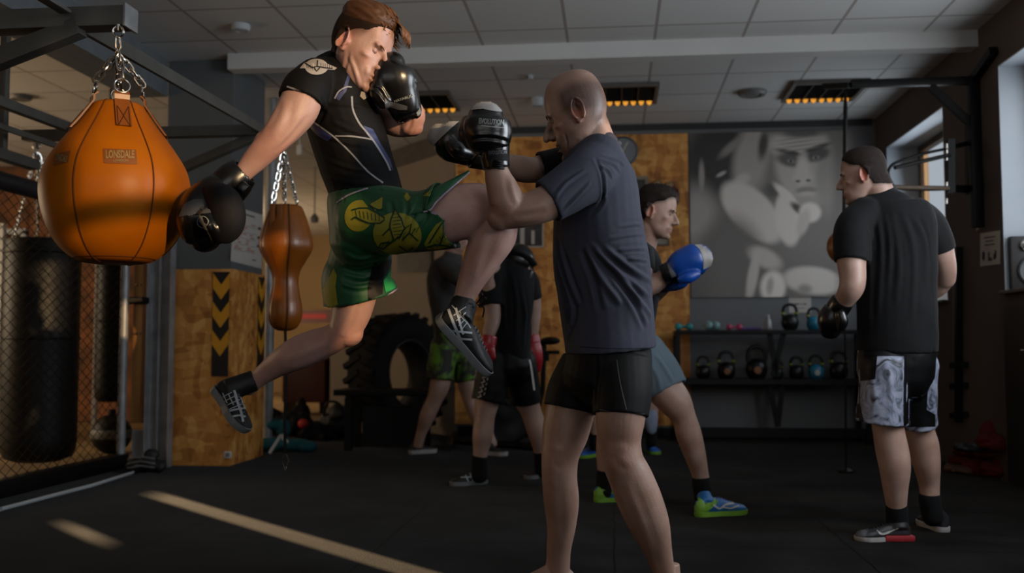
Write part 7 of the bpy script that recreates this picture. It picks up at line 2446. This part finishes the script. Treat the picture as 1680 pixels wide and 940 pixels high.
# ================================================================ the man in grey by the tyre
hF = Head(748, 388, 7.75, (0.9, -0.25, 0.2), (0.2, 0.97, 0), (1, 1, 1))
torsoF = [(742, 422, 7.8, 16, 20), (739, 432, 7.8, 24, 32), (731, 452, 7.8, 30, 36), (730, 480, 7.8, 29, 34), (733, 510, 7.8, 26, 30), (738, 545, 7.8, 25, 30)]
armF = [(738, 438, 7.6, 13, 14), (758, 455, 7.5, 12, 13), (776, 470, 7.45, 10, 11), (784, 455, 7.45, 9, 9), (790, 438, 7.45, 8, 8)]
arm2F = [(738, 440, 7.98, 13, 14), (750, 468, 8.0, 12, 12), (762, 488, 8.0, 10, 10), (780, 470, 7.95, 9, 9), (790, 455, 7.9, 8, 8)]
legF = [(727, 592, 7.76, 16, 18), (722, 630, 7.72, 17, 19), (713, 655, 7.72, 13, 15), (702, 680, 7.74, 13, 16), (692, 708, 7.78, 9, 11), (686, 730, 7.8, 8, 10)]
leg2F = [(758, 592, 7.9, 16, 18), (768, 630, 7.88, 17, 19), (774, 660, 7.86, 13, 15), (785, 685, 7.84, 13, 15), (800, 710, 7.8, 9, 11), (808, 728, 7.78, 8, 10)]
mb = MB(); hF.build(mb)
limb(mb, [(742, 430, 7.8, 16, 18), (744, 412, 7.78, 13, 13), (746, 398, 7.76, 13, 13)], 4)
limb(mb, torsoF, 4, off=-0.012); limb(mb, [(738, 535, 7.8, 20, 24), (741, 562, 7.82, 20, 22)], 4)
for r_ in (armF, arm2F, legF, leg2F): limb(mb, r_, 4)
manF, vF, fF = make_body('person', mb, 0.008, M_skinD, 'person in grey t-shirt and black shorts with lime splashes, standing before the tractor tyre', [(hF, 0)], paint=lambda v, c: hF.paint(v, c, None, hair=lambda q: hairD(q), hairc=(0.2, 0.15, 0.12)))
M_greyT = mat('grey_cotton', '4b4a49', 0.85, var=0.25, vscale=8)
mb = MB(); limb(mb, torsoF, 5, end='hollow'); limb(mb, [(736, 438, 7.59, 17, 20), (754, 452, 7.5, 17, 18), (772, 466, 7.46, 15, 15)], 5, end='hollow'); limb(mb, [(738, 436, 7.92, 15, 18), (748, 460, 8.0, 15, 15)], 5, end='hollow')
cloth('t_shirt', mb, 0.009, M_greyT, manF, rump=(0.008, 8))
m = bpy.data.materials.new('lime_splash_cloth'); m.use_nodes = True
nt = m.node_tree; N, L = nt.nodes, nt.links; b = N['Principled BSDF']; tc = N.new('ShaderNodeTexCoord'); n1 = N.new('ShaderNodeTexNoise'); n1.inputs['Scale'].default_value = 5.5; n1.inputs['Distortion'].default_value = 1.5
L.new(tc.outputs['Object'], n1.inputs['Vector']); cr = N.new('ShaderNodeValToRGB'); e = cr.color_ramp.elements
e[0].position = 0.50; e[0].color = (*srgb('15170f'), 1); e[1].position = 0.62; e[1].color = (*srgb('56821c'), 1); x = e.new(0.54); x.color = (*srgb('33421a'), 1)
L.new(n1.outputs[0], cr.inputs[0]); L.new(cr.outputs[0], b.inputs['Base Color']); b.inputs['Roughness'].default_value = 0.7
mb = MB(); limb(mb, [(738, 540, 7.8, 26, 30), (742, 575, 7.82, 28, 30)], 4)
limb(mb, [(730, 570, 7.76, 24, 28), (724, 600, 7.74, 23, 27), (722, 624, 7.72, 23, 27)], 5, end='hollow', depth=0.05); limb(mb, [(758, 570, 7.88, 24, 28), (764, 600, 7.88, 22, 26), (768, 624, 7.88, 22, 26)], 5, end='hollow', depth=0.05)
cloth('shorts', mb, 0.009, m, manF, rump=(0.006, 9))
M_dk = MATS['dark_trainer']
for hl, tp_, an in (((671, 745), (716, 742), (685, 722, 7.8)), ((794, 746), (833, 748), (808, 724, 7.78))):
    shoe('shoe', manF, on_floor(*hl), on_floor(*tp_), (0, 0, 1), 0.10, M_dk, M_whs, ankle=P(*an), rc=0.030, voxel=0.008, sole_h=0.032)

# ================================================================ the partner hidden behind the bald man: only shins and blue shoes show
hG = Head(1010, 360, 7.4, (-0.5, -0.1, -0.86), (0, 1, 0), (1, 1, 1))
torsoG = [(1012, 402, 7.4, 16, 18), (1012, 414, 7.4, 30, 24), (1012, 435, 7.4, 38, 27), (1012, 480, 7.4, 35, 26), (1013, 545, 7.4, 34, 26)]
legG = [(1028, 560, 7.45, 20, 22), (1050, 610, 7.45, 17, 20), (1064, 645, 7.45, 13, 15), (1067, 680, 7.48, 13, 14), (1069, 708, 7.5, 8, 9), (1069, 724, 7.5, 8, 9)]
leg2G = [(1000, 560, 7.5, 20, 22), (990, 610, 7.5, 17, 20), (982, 645, 7.5, 13, 15), (979, 680, 7.5, 13, 14), (976, 712, 7.5, 8, 10), (976, 730, 7.5, 8, 9)]
armG = [(980, 425, 7.35, 12, 14), (975, 460, 7.3, 11, 12), (972, 485, 7.2, 10, 10), (985, 468, 7.05, 9, 9), (995, 450, 6.95, 8, 8)]
arm2G = [(1040, 425, 7.35, 12, 14), (1042, 460, 7.3, 11, 12), (1040, 482, 7.2, 10, 10), (1030, 466, 7.05, 9, 9), (1022, 450, 6.95, 8, 8)]
mb = MB(); hG.build(mb); limb(mb, [(1012, 410, 7.4, 14, 16), (1011, 385, 7.4, 13, 13)], 4); limb(mb, torsoG, 4, off=-0.01)
for r_ in (legG, leg2G, armG, arm2G): limb(mb, r_, 4)
manG, vG, fG = make_body('person', mb, 0.009, M_skinD, 'person mostly hidden by the bald one, blue shoes and a white-banded shin showing', [(hG, 0)], paint=lambda v, c: hG.paint(v, c, None, hair=lambda q: hairD(q), hairc=(0.2, 0.15, 0.12)))
mb = MB(); limb(mb, torsoG, 5, end='hollow'); limb(mb, armG[:2], 5, off=0.012, end='hollow'); limb(mb, arm2G[:2], 5, off=0.012, end='hollow'); cloth('t_shirt', mb, 0.009, M_blackT, manG)
mb = MB(); limb(mb, [(1013, 535, 7.42, 34, 26), (1013, 565, 7.44, 34, 27)], 4); limb(mb, legG[:2], 5, end='hollow', off=0.02); limb(mb, leg2G[:2], 5, end='hollow', off=0.02); cloth('shorts', mb, 0.009, M_blk, manG)
for r_ in ([(995, 450, 6.95, 10, 10), (1000, 438, 6.9, 14, 14), (1002, 426, 6.88, 12, 12)], [(1022, 450, 6.95, 10, 10), (1020, 438, 6.9, 14, 14), (1019, 426, 6.88, 12, 12)]):
    boxing_glove(manG, 'boxing_glove', r_, M_glv, voxel=0.01)
mb = MB(); limb(mb, [(1066, 672, 7.44, 11, 8), (1068, 690, 7.44, 11, 8), (1069, 706, 7.46, 8, 7)], 5); v, f = bake(mb, 0.008, 2); link('shin_guard', v, f, mat('white_blue_sock', '8a93a8', 0.7), manG, angle=180)
for hl, tp_, an in (((990, 747), (948, 752), (976, 722, 7.5)), ((1063, 741), (1078, 746), (1069, 720, 7.65))):
    shoe('shoe', manG, on_floor(*hl), on_floor(*tp_), (0, 0, 1), 0.10, mat('royal_blue_trainer', '1a55a8', 0.5), MATS['lime_rubber'], ankle=P(*an), rc=0.030, voxel=0.008)
for rows in ([(1069, 708, 7.5, 9, 10), (1069, 726, 7.5, 9, 10)], [(976, 712, 7.5, 9, 10), (976, 732, 7.5, 9, 10)]):
    mb = MB(); limb(mb, rows, 5); v, f = bake(mb, 0.008, 2); link('sock', v, f, M_sock, manG, angle=180)
